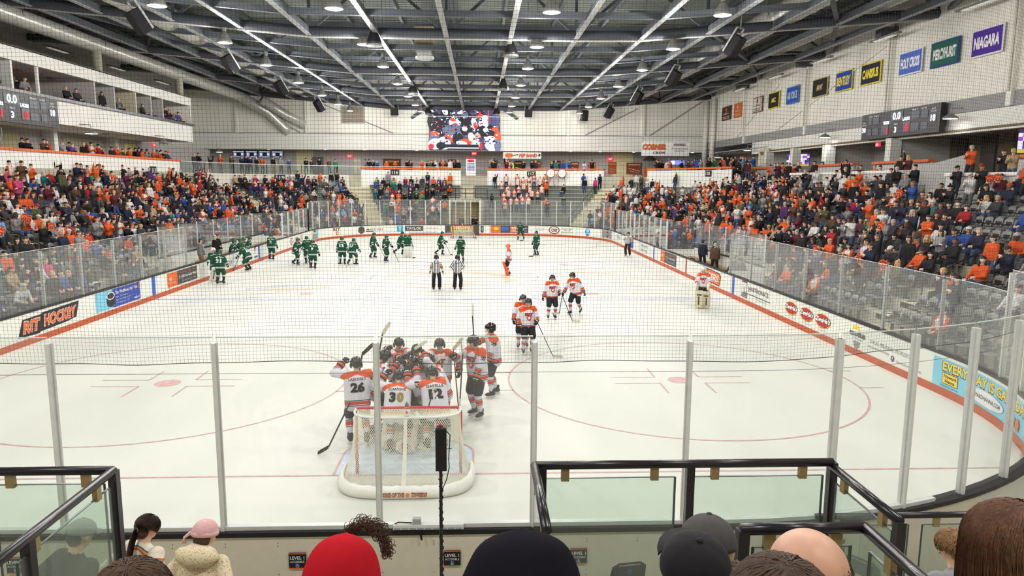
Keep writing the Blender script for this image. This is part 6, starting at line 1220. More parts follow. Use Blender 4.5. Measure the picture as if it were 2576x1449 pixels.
hud(0.5, 7.35, -0.05, 'bearded player at the back right of the huddle facing the camera', [(0.25, 6.6, 1.4), (0.92, 7.15, 1.12)], None, None, hip=1.02, lean=4, crest=True, nod=12)
hockey_stick(Vector((0.95, 6.5, 0.55)), Vector((0.92, 7.3, 1.25)) * 0 + Vector((0.86, 6.3, 0.1)) * 0 + Vector((1.0, 7.2, 1.5)), Vector((-0.2, -0.1, 0.98)), 'hockey stick held upright at the right of the huddle', tape=TAPE)
hockey_stick(Vector((-0.9, 6.9, 0.9)), Vector((-0.72, 7.1, 1.95)), Vector((0.5, 0.1, 0.86)), 'hockey stick raised at the back left of the huddle', tape=TAPE)
hockey_stick(Vector((-1.25, 6.3, 0.5)), Vector((-1.0, 6.15, 1.75)), Vector((0.75, 0.1, 0.65)), 'dark bladed hockey stick rising behind number 26', tape=TAPK)
hockey_stick(Vector((-0.1, 6.2, 1.0)), Vector((0.0, 6.7, 1.72)), Vector((0.78, 0.0, 0.6)), 'hockey stick with pale taped blade across the middle of the huddle', tape=TAPE)
hockey_stick(Vector((0.35, 6.0, 0.75)), Vector((0.42, 6.35, 1.5)), Vector((0.7, 0.0, 0.7)), 'second pale bladed stick at the right middle of the huddle', tape=TAPE)
hockey_stick(Vector((0.52, 4.98, 1.42)), Vector((0.2, 4.95, 0.25)), Vector((0.6, 0.3, -0.4)), 'white butted stick held down the back of number 12', tape=TAPE)
hockey_stick(Vector((-1.15, 5.5, 0.95)), Vector((-1.55, 5.3, 0.12)), Vector((-0.6, -0.3, -0.3)), 'hockey stick slanting down left of number 26', tape=TAPK)
# captain and the others coming over
rz = -0.75
player(1.32, 7.35, rz, dict(hip=(0, 0, 1.02), lean=6, turn=-25, nod=6, handL=loc((1.32, 7.35, 0), rz, (0.82, 7.15, 1.42)), handR=(0.2, -0.3, 0.86), footL=FT(-1, 0.05), footR=FT(1, -0.05)), 'home', 'player with letter C and number 27, upright stick in hand, right of the huddle', '27', None, crest=True, letter='C', sleeve_no=True, vox=0.015, sc=1.03)
hockey_stick(Vector((0.93, 7.05, 0.05)), Vector((0.80, 7.1, 1.62)), Vector((0.65, 0.1, 0.75)), 'hockey stick held upright, blade up, by the player with letter C', tape=TAPE, shaft=STW)
player(1.72, 8.95, -1.3, dict(hip=(0, 0, 1.02), lean=6, turn=-10, handL=loc((1.72, 8.95, 0), -1.3, (1.3, 8.6, 1.42)), handR=(0.25, -0.25, 0.95), footL=FT(-1, 0.1), footR=FT(1, -0.1)), 'home', 'player in white seen from the side behind the player with letter C', '29', None, sleeve_no=True, vox=0.018, stick=((-0.2, -0.45, 1.3), (-0.15, -0.5, 2.0), (-0.3, 0.2, 0.9), 'hockey stick raised behind the player with letter C'))
player(2.83, 13.3, 0.15, dict(hip=(0, 0, 1.0), lean=5, turn=-20, handL=(-0.3, -0.12, 0.98), handR=(0.2, -0.34, 1.12), footL=FT(-1), footR=FT(1)), 'home', 'player with letter A looking left, skating in front of a team mate', crest=True, letter='A', vox=0.018, sc=0.96, stick=((0.12, -0.4, 1.3), (0.7, -0.5, 0.04), (0.75, -0.3, 0), 'hockey stick held by the player with letter A'))
player(2.72, 14.1, 0.0, 'ease', 'home', 'player in white mostly hidden behind the player with letter A', crest=True, sc=0.96)
player(4.12, 18.95, 0.1, dict(hip=(0, 0, 1.0), lean=4, handL=(-0.36, -0.1, 0.92), handR=(0.24, -0.34, 1.12), footL=FT(-1), footR=FT(1)), 'home', 'player in white facing the camera with a stick in each direction, left of a pair', crest=True, vox=0.02, sc=0.95, stick=((0.26, -0.36, 1.25), (0.72, -0.6, 0.04), (0.7, -0.3, 0), 'hockey stick held across by the left player of the pair'))
player(5.12, 19.86, -0.6, dict(hip=(0.05, 0, 1.0), lean=10, side=-8, turn=-20, handL=(-0.4, -0.2, 0.95), handR=(0.42, 0.05, 0.95), footL=FT(-1, -0.1), footR=FT(1, 0.3, 0.22)), 'home', 'player in white leaning as he turns left, right of a pair', '23', None, crest=True, sleeve_no=True, sc=0.95, stick=((-0.42, -0.25, 1.05), (-0.55, -0.3, 0.05), (-0.6, -0.5, 0), 'hockey stick trailing from the right player of the pair'))
GO = dict(mask=M('mask_orange', (232, 120, 70), 0.4), padm=M('pad_orange', (226, 86, 26), 0.55, noise=0.08), pads={}); GOFF = dict(mask=M('mask_cream', (214, 206, 180), 0.4), padm=M('pad_cream', (214, 208, 182), 0.6, noise=0.06), trim=M('pad_trim_dark', (64, 62, 50), 0.6), pads={'L': 'blocker', 'R': 'catch'})
player(3.0, 32.1, -1.5, 'upright', 'home', 'goalkeeper in white with bright orange leg pads near centre ice', '45', None, goalie=GO, sc=0.97)
player(10.75, 21.4, -0.35, 'ease', 'home', 'goalkeeper in white with cream leg pads beside the right boards', '30', None, goalie=GOFF, crest=True, sc=0.96, vox=0.018)
# --- the visitors in green
AW = [(-12.4, 29.5, 0.9, 'upright', 'goalkeeper in green with a white mask by the left boards', '31', None, dict(mask=PRINTW, padm=M('pad_white', (226, 226, 216), 0.6, noise=0.05), trim=PRINTK, pads={'L': 'blocker'})), (-11.65, 28.3, PI, 'ease', 'player in green number 21, back turned, nearest the left boards', '21', '-', None), (-12.05, 34.0, PI + 1.2, 'low', 'player in green number 24 bent over the left bench boards', '24', None, None), (-12.3, 39.6, PI, 'ease2', 'player in green number 2, back turned, at the end of the left bench', '2', '-', None),
 (-10.05, 36.9, 1.2, 'glide', 'player in green skating sideways left of a group of three', None, None, None), (-9.5, 37.7, PI + 0.6, 'ease', 'player in green half hidden in the middle of a group of three', None, None, None), (-8.52, 34.8, PI, 'ease2', 'player in green number 9 in front of a group of three', '9', '-', None), (-7.2, 36.95, PI, 'upright', 'player in green, left of two standing arm to arm', '12', None, None), (-6.54, 36.75, PI - 0.4, 'glide', 'player in green, right of two standing arm to arm', '17', None, None),
 (-5.93, 41.0, 1.3, 'ease2', 'player in green with a low stick, left of the goalkeeper group', None, None, None), (-4.76, 38.8, 1.0, 'ease', 'player in green facing right just left of the goalkeeper group', None, None, None), (-4.4, 43.5, 1.6, 'skate', 'player in green striding past the visiting goalkeeper', None, None, None), (-3.65, 41.8, 0.3, 'upright', 'goalkeeper in green with white pads among the visitors', None, None, dict(mask=PRINTW, padm=MATS['pad_white'], pads={'R': 'catch'})), (-1.5, 43.2, 1.5, 'glide', 'player in green gliding right in front of the far goal', None, None, None), (0.15, 38.4, -0.3, 'ease', 'player in green behind the right hand referee', None, None, None), (5.05, 56.8, -0.3, 'skate', 'player in green leaning against the far boards', None, None, None), (5.42, 43.0, -0.9, 'upright', 'player in green alone near the far face off circle, stick out left', None, None, None)]
for x, y, rz, ps, lab, no, nm, g in AW:
    bi = 0.3
    player(x, y, rz, ps, 'away', lab, no, nm, goalie=g, sc=0.97, vox=0.024, stick=None if (g and x < -10) else (FSTK(0.26)[0], FSTK(0.26)[1], FSTK(0.26)[2], 'stick of ' + lab, TAPK))
for i, (x, y, r_) in enumerate(((-13.5, 35.6, 1.4), (-13.45, 36.5, 1.8), (-13.5, 37.4, 1.3), (-13.4, 38.2, 1.6))):
    player(x, y, r_, 'bench', 'away', 'player in green seated on the left bench, %s from the camera' % ('nearest', 'second', 'third', 'fourth')[i], sc=0.97, vox=0.026, z=0.3)
# --- officials
def official(x, y, rz, pose, label, armband, text, sc=0.97):
    me, J = build_body(PPOSE[pose], 'civil', 0.018, 0.6, bulk=1.12, name='body'); t = thing('person', label, 'person', (x, y, 0), rz); t.scale = (sc,) * 3
    hb = MB()
    for n, s in (('L', -1), ('R', 1)):
        d = J['wr' + n] - J['el' + n]; hand_mesh(hb, J['wr' + n], d, (-s, 0, 0) if pose == 'down' else (0, -1, 0), s, mi=8)
    append_mesh(me, hb); sub('body', me, t, None, [SKINS[0], REFT, REFA if armband else REFB, REFA if armband else REFB, TROUK, TROUK, TROUK, SKK, SKINS[0]])
    HR = Matrix(J['HR'].tolist()).to_4x4(); HR.translation = Vector(J['head']); sub('helmet', HELM, t, HR, [HELMK]); eb = MB(); face_bits(eb, J, 0, 1); eb.obj('facial_features', [EYEM, LIPM], t)
    for n, s in (('L', -1), ('R', 1)): sk = sub('skate', SKATE, t, Matrix.Translation(Vector(J['an' + n])) @ Matrix.Rotation(0.2 * s, 4, 'Z')); sub('blade_holder', HOLD, sk); sub('blade', BLADE, sk)
    tb = MB()
    for n in 'LR': k, a = Vector(J['kn' + n]), Vector(J['an' + n]); h = Vector(J['hp' + n]); tb.tube([h, k, a + Vector((0, 0, 0.03))], [0.11, 0.092, 0.088], 12)
    tb.obj('trousers', TROUK, t, True)
    if text:
        bvh = BVHTree.FromPolygons([v.co.copy() for v in me.vertices], [tuple(p.vertices) for p in me.polygons]); R = J['R']
        decal(t, bvh, [('@poly', 0, 0.44, 0.2, 0.07, PRINTK, [(-1, -1), (1, -1), (1, 1), (-1, 1)]), ('@poly', 0, 0.44, 0.15, 0.03, NUMW, [(-1, -1), (1, -1), (1, 1), (-1, 1)])], J['hip'] + R @ V(0, 0.05, 0), -(R @ V(1, 0, 0)), R @ V(0, 0, 1))
    return t
official(-0.71, 26.2, PI, 'down', 'referee with orange armbands and arms down, back turned at centre ice', True, 'ECAC'); official(0.30, 26.2, PI - 0.1, 'hips', 'linesman with hands on hips, back turned at centre ice', False, 'FOX')
official(11.9, 42.6, -0.5, 'hips', 'official in striped shirt standing beside the far right boards', True, None)
# ---------------------------------------------------------------- spectators and seats
def px_of(p):
    d = Vector(p) - CAM; w = d.dot(fw); return (W_PX / 2 + F_PX * d.dot(rt) / w, H_PX / 2 - F_PX * d.dot(up) / w, w) if w > 0.3 else (-1e6, 0, -1)
def S_(**k): d = dict(hip=(0, 0, 0.52), footL=(-0.13, -0.44, 0.09), footR=(0.13, -0.44, 0.09), lean=-4); d.update(k); return d
def T_(**k): d = dict(hip=(0, 0, 0.95), footL=(-0.13, 0.0, 0.09), footR=(0.13, -0.03, 0.09), lean=2); d.update(k); return d
CP = {
 'sitting with hands in lap': S_(handL=(-0.09, -0.32, 0.64), handR=(0.09, -0.32, 0.64)),
 'sitting and clapping': S_(handL=(-0.045, -0.34, 0.95), handR=(0.045, -0.34, 0.97), lean=4),
 'sitting leaning forward': S_(handL=(-0.16, -0.46, 0.62), handR=(0.16, -0.46, 0.62), lean=28, nod=-16),
 'sitting with head turned': S_(handL=(-0.2, -0.35, 0.62), handR=(0.05, -0.3, 0.7), turn=35),
 'standing and clapping': T_(handL=(-0.04, -0.33, 1.28), handR=(0.04, -0.33, 1.3)),
 'standing with hands low': T_(handL=(-0.24, -0.14, 0.88), handR=(0.24, -0.14, 0.88), turn=-15),
 'standing with both arms raised': T_(handL=(-0.22, -0.14, 1.98), handR=(0.24, -0.1, 1.95), epL=(-1, 0.2, 0), epR=(1, 0.2, 0)),
 'standing with one arm raised': T_(handL=(-0.28, -0.12, 0.9), handR=(0.26, -0.22, 1.92), epR=(1, 0.2, 0), turn=10),
 'standing with arms folded': T_(handL=(0.14, -0.2, 1.2), handR=(-0.14, -0.22, 1.14), epL=(-1, -0.3, -0.6), epR=(1, -0.3, -0.6)),
}
CROWD_HI, CROWD_LO = {}, {}
for nm, ps in CP.items():
    me, J = build_body(ps, 'civil', 0.023, 0.32, 1.12, 'body')
    b = MB()
    for n, s in (('L', -1), ('R', 1)): hand_mesh(b, J['wr' + n] + 0.02 * (J['wr' + n] - J['el' + n]), J['wr' + n] - J['el' + n], (-s * 0.7, 0, -0.5) if 'clap' not in nm else (-s, 0, 0), s, mi=8)
    face_bits(b, J, 9, 10); append_mesh(me, b)
    for _ in range(11): me.materials.append(None)
    CROWD_HI[nm] = (me, J)
    me2, _ = build_body(ps, 'civil', 0.036, 0.3, 1.15, 'low'); hb = MB(); hb.ball(Vector(J['head']) + Vector((0, 0.015, 0.035)), (0.102, 0.11, 0.1), 7, 4, lo=-0.2)
    n = len(me2.vertices); co = np.empty(n * 3); me2.vertices.foreach_get('co', co); co = co.reshape(-1, 3); me2.calc_loop_triangles(); tr = np.empty(len(me2.loop_triangles) * 3, np.int32); me2.loop_triangles.foreach_get('vertices', tr); tr = tr.reshape(-1, 3)
    rg = np.empty(len(me2.polygons), np.int32); me2.polygons.foreach_get('material_index', rg); tp = np.empty(len(tr), np.int32); me2.loop_triangles.foreach_get('polygon_index', tp); reg = rg[tp]
    hm = hb.mesh('h'); hm.calc_loop_triangles(); hv = np.array(hb.v); ht = np.array([t.vertices[:] for t in hm.loop_triangles], np.int32)
    CROWD_LO[nm] = (np.vstack([co, hv]), np.vstack([tr, ht + n]), np.concatenate([reg, np.full(len(ht), 11)]))
TOPC = {'black': (26, 25, 28), 'navy': (30, 36, 62), 'charcoal': (58, 58, 62), 'orange': (232, 94, 36), 'white': (226, 224, 222), 'grey': (146, 146, 148), 'red': (178, 36, 44), 'blue': (44, 84, 160), 'brown': (98, 72, 50), 'maroon': (96, 34, 46), 'olive': (92, 88, 58), 'teal': (34, 120, 124), 'purple': (88, 54, 112), 'pink': (206, 66, 120), 'tan': (186, 158, 118), 'green': (34, 150, 100), 'light blue': (118, 160, 206)}
TOPC = {k: tuple(v * 0.88 for v in c) for k, c in TOPC.items()}
TOPW = [('black', 32), ('navy', 12), ('charcoal', 14), ('orange', 8), ('white', 9), ('grey', 8), ('red', 4), ('blue', 5), ('brown', 4), ('maroon', 3), ('olive', 3), ('teal', 1), ('purple', 2), ('pink', 1), ('tan', 2), ('green', 1), ('light blue', 1)]
LEGC = {'jeans': (64, 78, 112), 'dark trousers': (34, 34, 38), 'khaki': (146, 126, 96), 'grey': (92, 92, 96)}
TOPM = {k: M('cloth_' + k.replace(' ', '_'), c, 0.85, noise=0.1, scale=14, bump=0.15) for k, c in TOPC.items()}
LEGM = {k: M('trousers_' + k.replace(' ', '_'), c, 0.85, noise=0.1, scale=14) for k, c in LEGC.items()}
SHOEM = M('shoe_dark', (40, 38, 38), 0.6)
rc = random.Random(21)
def wpick(w): 
    t = rc.uniform(0, sum(x[1] for x in w))
    for k, v in w:
        t -= v
        if t <= 0: return k
    return w[0][0]
HW_ = [('short', 52), ('long', 26), ('cap', 12), ('beanie', 9), ('pom', 2)]
HCW = [('brown', 30), ('dark brown', 30), ('black', 14), ('blonde', 11), ('grey', 11), ('sandy', 8)]
HATC = ['black', 'grey', 'orange', 'navy', 'white', 'red', 'charcoal']
def rand_look(orange=0.0, white=0.0):
    r = rc.random(); top = 'orange' if r < orange else ('white' if r < orange + white else wpick(TOPW)); hw = wpick(HW_); hc = wpick(HCW); hat = rc.choice(HATC)
    return dict(top=top, legs=wpick([('jeans', 45), ('dark trousers', 40), ('khaki', 6), ('grey', 9)]), hw=hw, hc=hc, hat=hat, skin=wpick([(0, 48), (1, 32), (2, 10), (3, 6), (4, 4)]), garment=rc.choice(('jacket', 'sweatshirt', 'jacket', 'top')), hs=rc.uniform(0.92, 1.06), sleeves='orange' if (top == 'white' and rc.random() < 0.35) else None)
def look_words(L):
    hair = {'short': L['hc'] + ' hair', 'long': 'long ' + L['hc'] + ' hair', 'cap': L['hat'] + ' cap', 'beanie': L['hat'] + ' beanie', 'pom': L['hat'] + ' pom beanie'}[L['hw']]
    return '%s %s, %s' % (L['top'], L['garment'], hair)
def spectator(pos, rz, pose, L, label, group=None):
    me, J = CROWD_HI[pose]; o = bpy.data.objects.new('person', me); COL.objects.link(o); o.location = pos; o.rotation_euler.z = rz; o.scale = (L['hs'],) * 3
    sk = SKINS[L['skin']]; sl = TOPM[L['sleeves'] or L['top']]
    for i, m in enumerate((sk, TOPM[L['top']], sl, sl, LEGM[L['legs']], LEGM[L['legs']], LEGM[L['legs']], SHOEM, sk, EYEM, LIPM)): o.material_slots[i].link = 'OBJECT'; o.material_slots[i].material = m
    put_head(L['hw'], J, HAIRC[L['hc']] if L['hw'] in ('short', 'long') else TOPM[L['hat']], o)
    if L['hw'] not in ('short', 'long'): put_head('short', J, HAIRC[L['hc']], o, 'hair', 0.97)
    return tag(o, label, 'person', group)
SV, SF, SCOL = [], [], []; svn = 0
def stuff_person(pos, rz, pose, L):
    global svn
    v, f, reg = CROWD_LO[pose]; c, s = math.cos(rz), math.sin(rz); R = np.array([[c, -s, 0], [s, c, 0], [0, 0, 1]]); SV.append((v * L['hs']) @ R.T + np.array(pos)); SF.append(f + svn); svn += len(v)
    hairc = {k: v_ for k, v_ in (('brown', (64, 44, 32)), ('dark brown', (36, 28, 24)), ('black', (20, 18, 20)), ('blonde', (196, 158, 96)), ('grey', (170, 166, 160)), ('sandy', (138, 102, 66)))}[L['hc']] if L['hw'] in ('short', 'long') else TOPC[L['hat']]
    sk = ((226, 178, 150), (236, 194, 168), (196, 144, 112), (140, 96, 70), (92, 62, 46))[L['skin']]; tc = TOPC[L['top']]; sc_ = TOPC[L['sleeves'] or L['top']]; lc = LEGC[L['legs']]
    tab = np.array([lin(x) for x in (sk, tc, sc_, sc_, lc, lc, lc, (40, 38, 38), sk, (0, 0, 0), (0, 0, 0), hairc)]); SCOL.append(tab[reg])
# ---- slots
PIT = 0.54
slots = []
def in_view(x, y, z): a, b_, w = px_of((x, y, z + 0.9)); return w > 0 and -40 < a < 2616 and -20 < b_ < 1500, w
def occupancy(side, k, y):
    if side > 0:
        if y < 13.8: return 0.12 if k < 5 else 0.16
        if y < 20: return (0.06 if k < 2 else (0.66 if k < 6 else 0.2))
        if y < 27: return 0.35 if k < 1 else (0.86 if k < 8 else 0.5)
        return 0.9 if k > 1 else 0.55
    if y < 22: return 0.62 if k < 7 else 0.8
    if y < 30: return 0.55 if k < 3 else 0.85
    return 0.62 if k < 2 else (0.7 if 30 < y < 37 and k < 5 else 0.9)
for side, aisles, y0 in ((-1, AISLE_L, 9.0), (1, AISLE_R, 6.0)):
    for k in range(NROW):
        n = int((52.4 - y0) / PIT)
        for i in range(n):
            y = y0 + PIT * i
            if any(abs(y - a) < 0.85 for a in aisles): continue
            if side < 0 and k < 2 and 28.0 < y < 46.4: continue
            if side > 0 and k < 2 and 24.2 < y < 36.2: continue
            x = side * (HW + row_d(k) + 0.46); z = row_z(k); vis, w = in_view(x, y, z)
            if not vis: continue
            slots.append(dict(side=side, k=k, y=y, i=i + 1, pos=(x, y, z), w=w, occ=rc.random() < occupancy(side, k, y)))
far_slots = []
for k in range(NROW):
    L_ = 0.62; s = S_L(52.8); s1 = S_R(52.8); d = row_d(k) + 0.5
    while s < s1:
        x, y, nx, ny = at_s(s, d); cur = 1.0
        arc = (S_L(CYF) < s < S_FAR0) or (S_FAR0 + 2 * CX < s < S_R0)
        ds = L_ / ((RAD + d) / RAD) if arc else L_
        bad = any(abs(s - a) < 0.75 * (ds / L_) + 0.2 for a in (S_FAR0 - 10.4, S_FAR0 - 3.5, S_F(9.8), S_F(16.6))) or (k < 7 and TUN0 - 0.6 < s < TUN1 + 0.6) or (k >= 7 and abs(s - S_F(0)) < 1.0)
        xs = s - S_F(0); p = 0.0
        if s < S_FAR0 - 4: p = 0.78 if k > 0 else 0.4
        elif xs < -1.5: p = 0.62 if k < 7 else 0.66
        elif xs < 2.2: p = 0.0
        elif xs < 9.4: p = (0.55 if (3.6 < xs < 5.8 and k > 2) else (0.35 if k >= 8 else 0.05))
        elif xs < 16: p = 0.82 if k < 8 else 0.35
        else: p = 0.88
        if not bad and rc.random() < p: far_slots.append(dict(s=s, k=k, pos=(x, y, row_z(k)), n=(nx, ny), xs=xs, w=px_of((x, y, row_z(k)))[2]))
        s += ds
POSES_SIT, POSES_ST = [k for k in CP if k.startswith('sit')], [k for k in CP if k.startswith('stand')]
def pick_pose(st): return wpick([('standing and clapping', 40), ('standing with hands low', 22), ('standing with both arms raised', 4), ('standing with one arm raised', 7), ('standing with arms folded', 12)]) if st else wpick([('sitting with hands in lap', 34), ('sitting and clapping', 30), ('sitting leaning forward', 16), ('sitting with head turned', 20)])
occ = sorted([s for s in slots if s['occ']], key=lambda s: s['w'])
NIND = 196
row_count = {}
for s in sorted(occ, key=lambda s: s['y']): key = (s['side'], s['k']); row_count[key] = row_count.get(key, 0) + 1; s['n'] = row_count[key]
PW = {'sitting with hands in lap': 'seated', 'sitting and clapping': 'seated clapping', 'sitting leaning forward': 'leaning forward', 'sitting with head turned': 'looking aside', 'standing and clapping': 'standing clapping', 'standing with hands low': 'standing', 'standing with both arms raised': 'arms up', 'standing with one arm raised': 'arm up', 'standing with arms folded': 'arms folded'}
paw_spots = []
for i, s in enumerate(occ):
    L = rand_look(0.05, 0.05); st = rc.random() < (0.42 if s['side'] > 0 else 0.2); pose = pick_pose(st); rz = s['side'] * -PI / 2 + s['side'] * rc.uniform(0.15, 0.6); x, y, z = s['pos']; p = (x - s['side'] * (0.12 if st else 0), y, z)
    if i < NIND:
        spectator(p, rz, pose, L, 'person in %s, %s, %s stand %s row, %s along' % (look_words(L), PW[pose], 'left' if s['side'] < 0 else 'right', ordn(s['k'] + 1), ordn(s['n'])), 'spectators in the side stands')
        if pose in ('standing with one arm raised', 'standing with both arms raised', 'sitting and clapping') and len(paw_spots) < 14 and rc.random() < 0.4:
            h = CROWD_HI[pose][1]['wrR']; h = Vector(h) * L['hs'] + Vector((0, -0.06, 0.14)); w = Matrix.Rotation(rz, 3, 'Z') @ h + Vector(p); paw_spots.append((w, rz, s, i))
    else: stuff_person(p, rz, pose, L)
for s in far_slots:
    band = 3.4 < s['xs'] < 6.4; st = rc.random() < (0.75 if s['xs'] > 3 else 0.3); L = rand_look(0.10 if s['xs'] > 9 else 0.06, 0.32 if s['xs'] > 9 else 0.06)
    if band: L['top'] = 'white'; L['sleeves'] = 'orange'; st = True
    stuff_person(s['pos'], math.atan2(s['n'][0], -s['n'][1]) + rc.uniform(-0.3, 0.3), pick_pose(st), L)
def crowd_at(n, fx, st=1.0, orange=0.08):
    for _ in range(n): p, rz = fx(); stuff_person(p, rz + rc.uniform(-0.4, 0.4), pick_pose(rc.random() < st), rand_look(orange))
crowd_at(44, lambda: ((-24.2 - abs(rc.gauss(0, 0.7)), rc.uniform(28, 53.5), 5.8), PI / 2 - 0.3)); crowd_at(26, lambda: ((-23.45 + 0.0, rc.uniform(24, 53), 4.35), PI / 2 - 0.3))
def onarc(a, c, d0, d1): 
    def f(): x, y, nx, ny = at_s(rc.uniform(a, c), rc.uniform(d0, d1)); return (x, y, 5.8), math.atan2(nx, -ny)
    return f
crowd_at(16, onarc(S_L(55), S_FAR0 - 4, 11.2, 13.2)); crowd_at(26, onarc(S_FAR0 - 3, S_F(-0.9), 11.4, 12.2)); crowd_at(22, onarc(S_F(2.4), S_F(9), 11.4, 12.4)); crowd_at(34, onarc(S_F(11.5), S_R(54.5), 11.4, 13)); 
crowd_at(16, lambda: ((rc.uniform(24.4, 25.2), rc.uniform(44, 57), 5.0), -PI / 2 + 0.4)); crowd_at(26, lambda: ((rc.uniform(24.2, 26.5), rc.uniform(53, 66), 5.0 + 0.3), -PI / 2 + 0.4), 1.0, 0.25)
NLOGE = [(24.0, 24.6, 5.25, 'standing and clapping', 'orange', 'grey', 'short', 'man in bright orange jacket clapping beside the white pier at the right edge'), (24.6, 31.2, 5.0, 'standing with one arm raised', 'black', 'dark brown', 'short', 'man in black jacket with raised hand in the loge under the right scoreboard'), (24.4, 30.2, 5.0, 'standing and clapping', 'maroon', 'blonde', 'long', 'woman with long blonde hair in plum top in the right loge'), (24.2, 30.9, 4.75, 'sitting with hands in lap', 'navy', 'brown', 'pom', 'child in blue and white bobble hat in the right loge'),
    (24.3, 33.4, 5.0, 'sitting with head turned', 'orange', 'grey', 'cap', 'seated man in orange sweatshirt and white cap in the right loge'), (24.3, 32.4, 5.0, 'sitting leaning forward', 'maroon', 'black', 'short', 'seated person in maroon beside the orange sweatshirt in the right loge'), (24.3, 35.6, 5.0, 'sitting and clapping', 'olive', 'grey', 'cap', 'seated person in grey hat at the left of the middle right loge'), (24.3, 34.9, 5.0, 'sitting with hands in lap', 'black', 'brown', 'short', 'seated child in black between grey hat and orange sweatshirt in the loge'), (25.2, 38.4, 5.0, 'standing with head', 'black', 'black', 'short', 'man in black standing by the counter left of the dark doorway'), (24.6, 41.6, 5.0, 'standing with hands low', 'black', 'dark brown', 'short', 'man in black standing at the white pier with the number sign'),
    (24.4, 43.5, 5.0, 'sitting with hands in lap', 'grey', 'dark brown', 'short', 'seated man in grey jacket in the far right loge'), (24.4, 46.0, 5.0, 'sitting leaning forward', 'black', 'black', 'cap', 'seated person in black with grey cap in the far right loge'), (24.3, 22.9, 5.0, 'standing and clapping', 'black', 'grey', 'beanie', 'clapping person in black coat and dark hat at the right edge'), (24.2, 22.2, 5.0, 'standing and clapping', 'tan', 'grey', 'short', 'clapping grey haired woman in tan top at the right edge'), (24.2, 23.9, 4.9, 'sitting leaning forward', 'olive', 'grey', 'beanie', 'person in a hooded olive coat seated below the orange jacket man')]
for x, y, z, ps, top, hc, hw, lab in NLOGE:
    L = rand_look(); L.update(top=top, hc=hc, hw=hw, sleeves=None, hat={'pom': 'blue', 'cap': 'grey', 'beanie': 'olive' if top == 'olive' else 'charcoal'}.get(hw, 'black'), hs=1.0, skin=0); ps = ps if ps in CP else 'standing with hands low'; spectator((x, y, z), -PI / 2 + 0.5, ps, L, lab)
BOXP = [(30.5, 'sitting with head turned', 'charcoal', 'short', 'dark brown', 'person in charcoal at the monitor on the press box counter'), (33.0, 'standing with hands low', 'black', 'short', 'brown', 'person standing in black left of the press box white post'), (34.4, 'standing with arms folded', 'olive', 'cap', 'brown', 'person in olive and red cap behind the press box counter'), (35.4, 'sitting leaning forward', 'grey', 'short', 'brown', 'person in grey seated beside the press box white post'), (39.9, 'sitting with hands in lap', 'black', 'short', 'blonde', 'blonde person seated below the press box television'), (41.1, 'sitting with hands in lap', 'charcoal', 'short', 'brown', 'person in charcoal seated right of the press box television'), (42.6, 'sitting with head turned', 'olive', 'short', 'grey', 'grey haired person in olive at the press box counter'), (44.2, 'standing with hands low', 'black', 'long', 'black', 'long haired person standing in black in the press box'), (46.5, 'sitting and clapping', 'grey', 'short', 'grey', 'person with headphones in grey against the lit press box room'), (48.2, 'standing with arms folded', 'maroon', 'short', 'brown', 'person in maroon in the lit press box room'), (50.4, 'sitting with hands in lap', 'charcoal', 'short', 'dark brown', 'person in charcoal in the dim press box bay'), (51.6, 'sitting with head turned', 'grey', 'short', 'dark brown', 'person in grey beside the dim press box bay wall'), (53.2, 'standing with hands low', 'orange', 'cap', 'brown', 'person standing in orange at the far press box bay'), (54.3, 'standing with arms folded', 'black', 'short', 'brown', 'person standing in black and orange in the far press box bay'), (55.0, 'sitting and clapping', 'maroon', 'short', 'brown', 'person in maroon seated at the far press box bay'), (55.7, 'sitting with hands in lap', 'grey', 'short', 'blonde', 'fair haired person at the far press box counter'), (56.4, 'sitting leaning forward', 'blue', 'short', 'brown', 'person in bright blue leaning on the far press box counter'), (57.1, 'sitting with hands in lap', 'orange', 'cap', 'brown', 'person in orange at the very end of the press box')]
for y, ps, top, hw, hc, lab in BOXP:
    L = rand_look(); L.update(top=top, hc=hc, hw=hw, sleeves=None, hs=1.0, hat='charcoal' if hw == 'cap' else 'black', skin=0); spectator((-24.75, y, 9.68 if ps.startswith('sit') else 9.42), PI / 2 - 0.4, ps, L, lab)
def one(x, y, z, rz, ps, top, hw, hc, legs, lab, hat='black', hs=1.0):
    L = rand_look(); L.update(top=top, hc=hc, hw=hw, legs=legs, sleeves=None, hs=hs, hat=hat, skin=0); return spectator((x, y, z), rz, ps, L, lab)
M('cloth_hi_vis', (208, 240, 40), 0.8, noise=0.05); TOPM['hi-vis'] = MATS['cloth_hi_vis']; TOPC['hi-vis'] = (208, 240, 40)
one(-24.4, 30.9, 5.8, PI / 2 - 0.2, 'standing with hands low', 'hi-vis', 'cap', 'brown', 'dark trousers', 'guard in yellow hi vis jacket on the left concourse at the edge')
one(-20.9, 72.0, 5.8, 0.2, 'standing with hands low', 'hi-vis', 'short', 'brown', 'dark trousers', 'guard in yellow hi vis jacket on the far left platform'); one(-22.6, 71.4, 5.8, 0.2, 'standing with hands low', 'tan', 'short', 'dark brown', 'khaki', 'man in tan coat on the far left platform'); one(-24.0, 70.9, 5.8, 0.2, 'standing with arms folded', 'navy', 'short', 'dark brown', 'dark trousers', 'man in navy coat on the far left platform'); one(-27.0, 70.2, 5.8, 0.5, 'standing with both arms raised', 'black', 'short', 'brown', 'jeans', 'man in black shirt filming by the round sign at the far left'); one(-14.8, 74.5, 5.8, 0.1, 'standing with hands low', 'green', 'short', 'dark brown', 'dark trousers', 'person in green sweater at the right of the far left platform')
one(4.9, 74.2, 5.8, 0.1, 'standing with hands low', 'hi-vis', 'short', 'dark brown', 'dark trousers', 'guard in yellow hi vis vest behind the far orange rail')
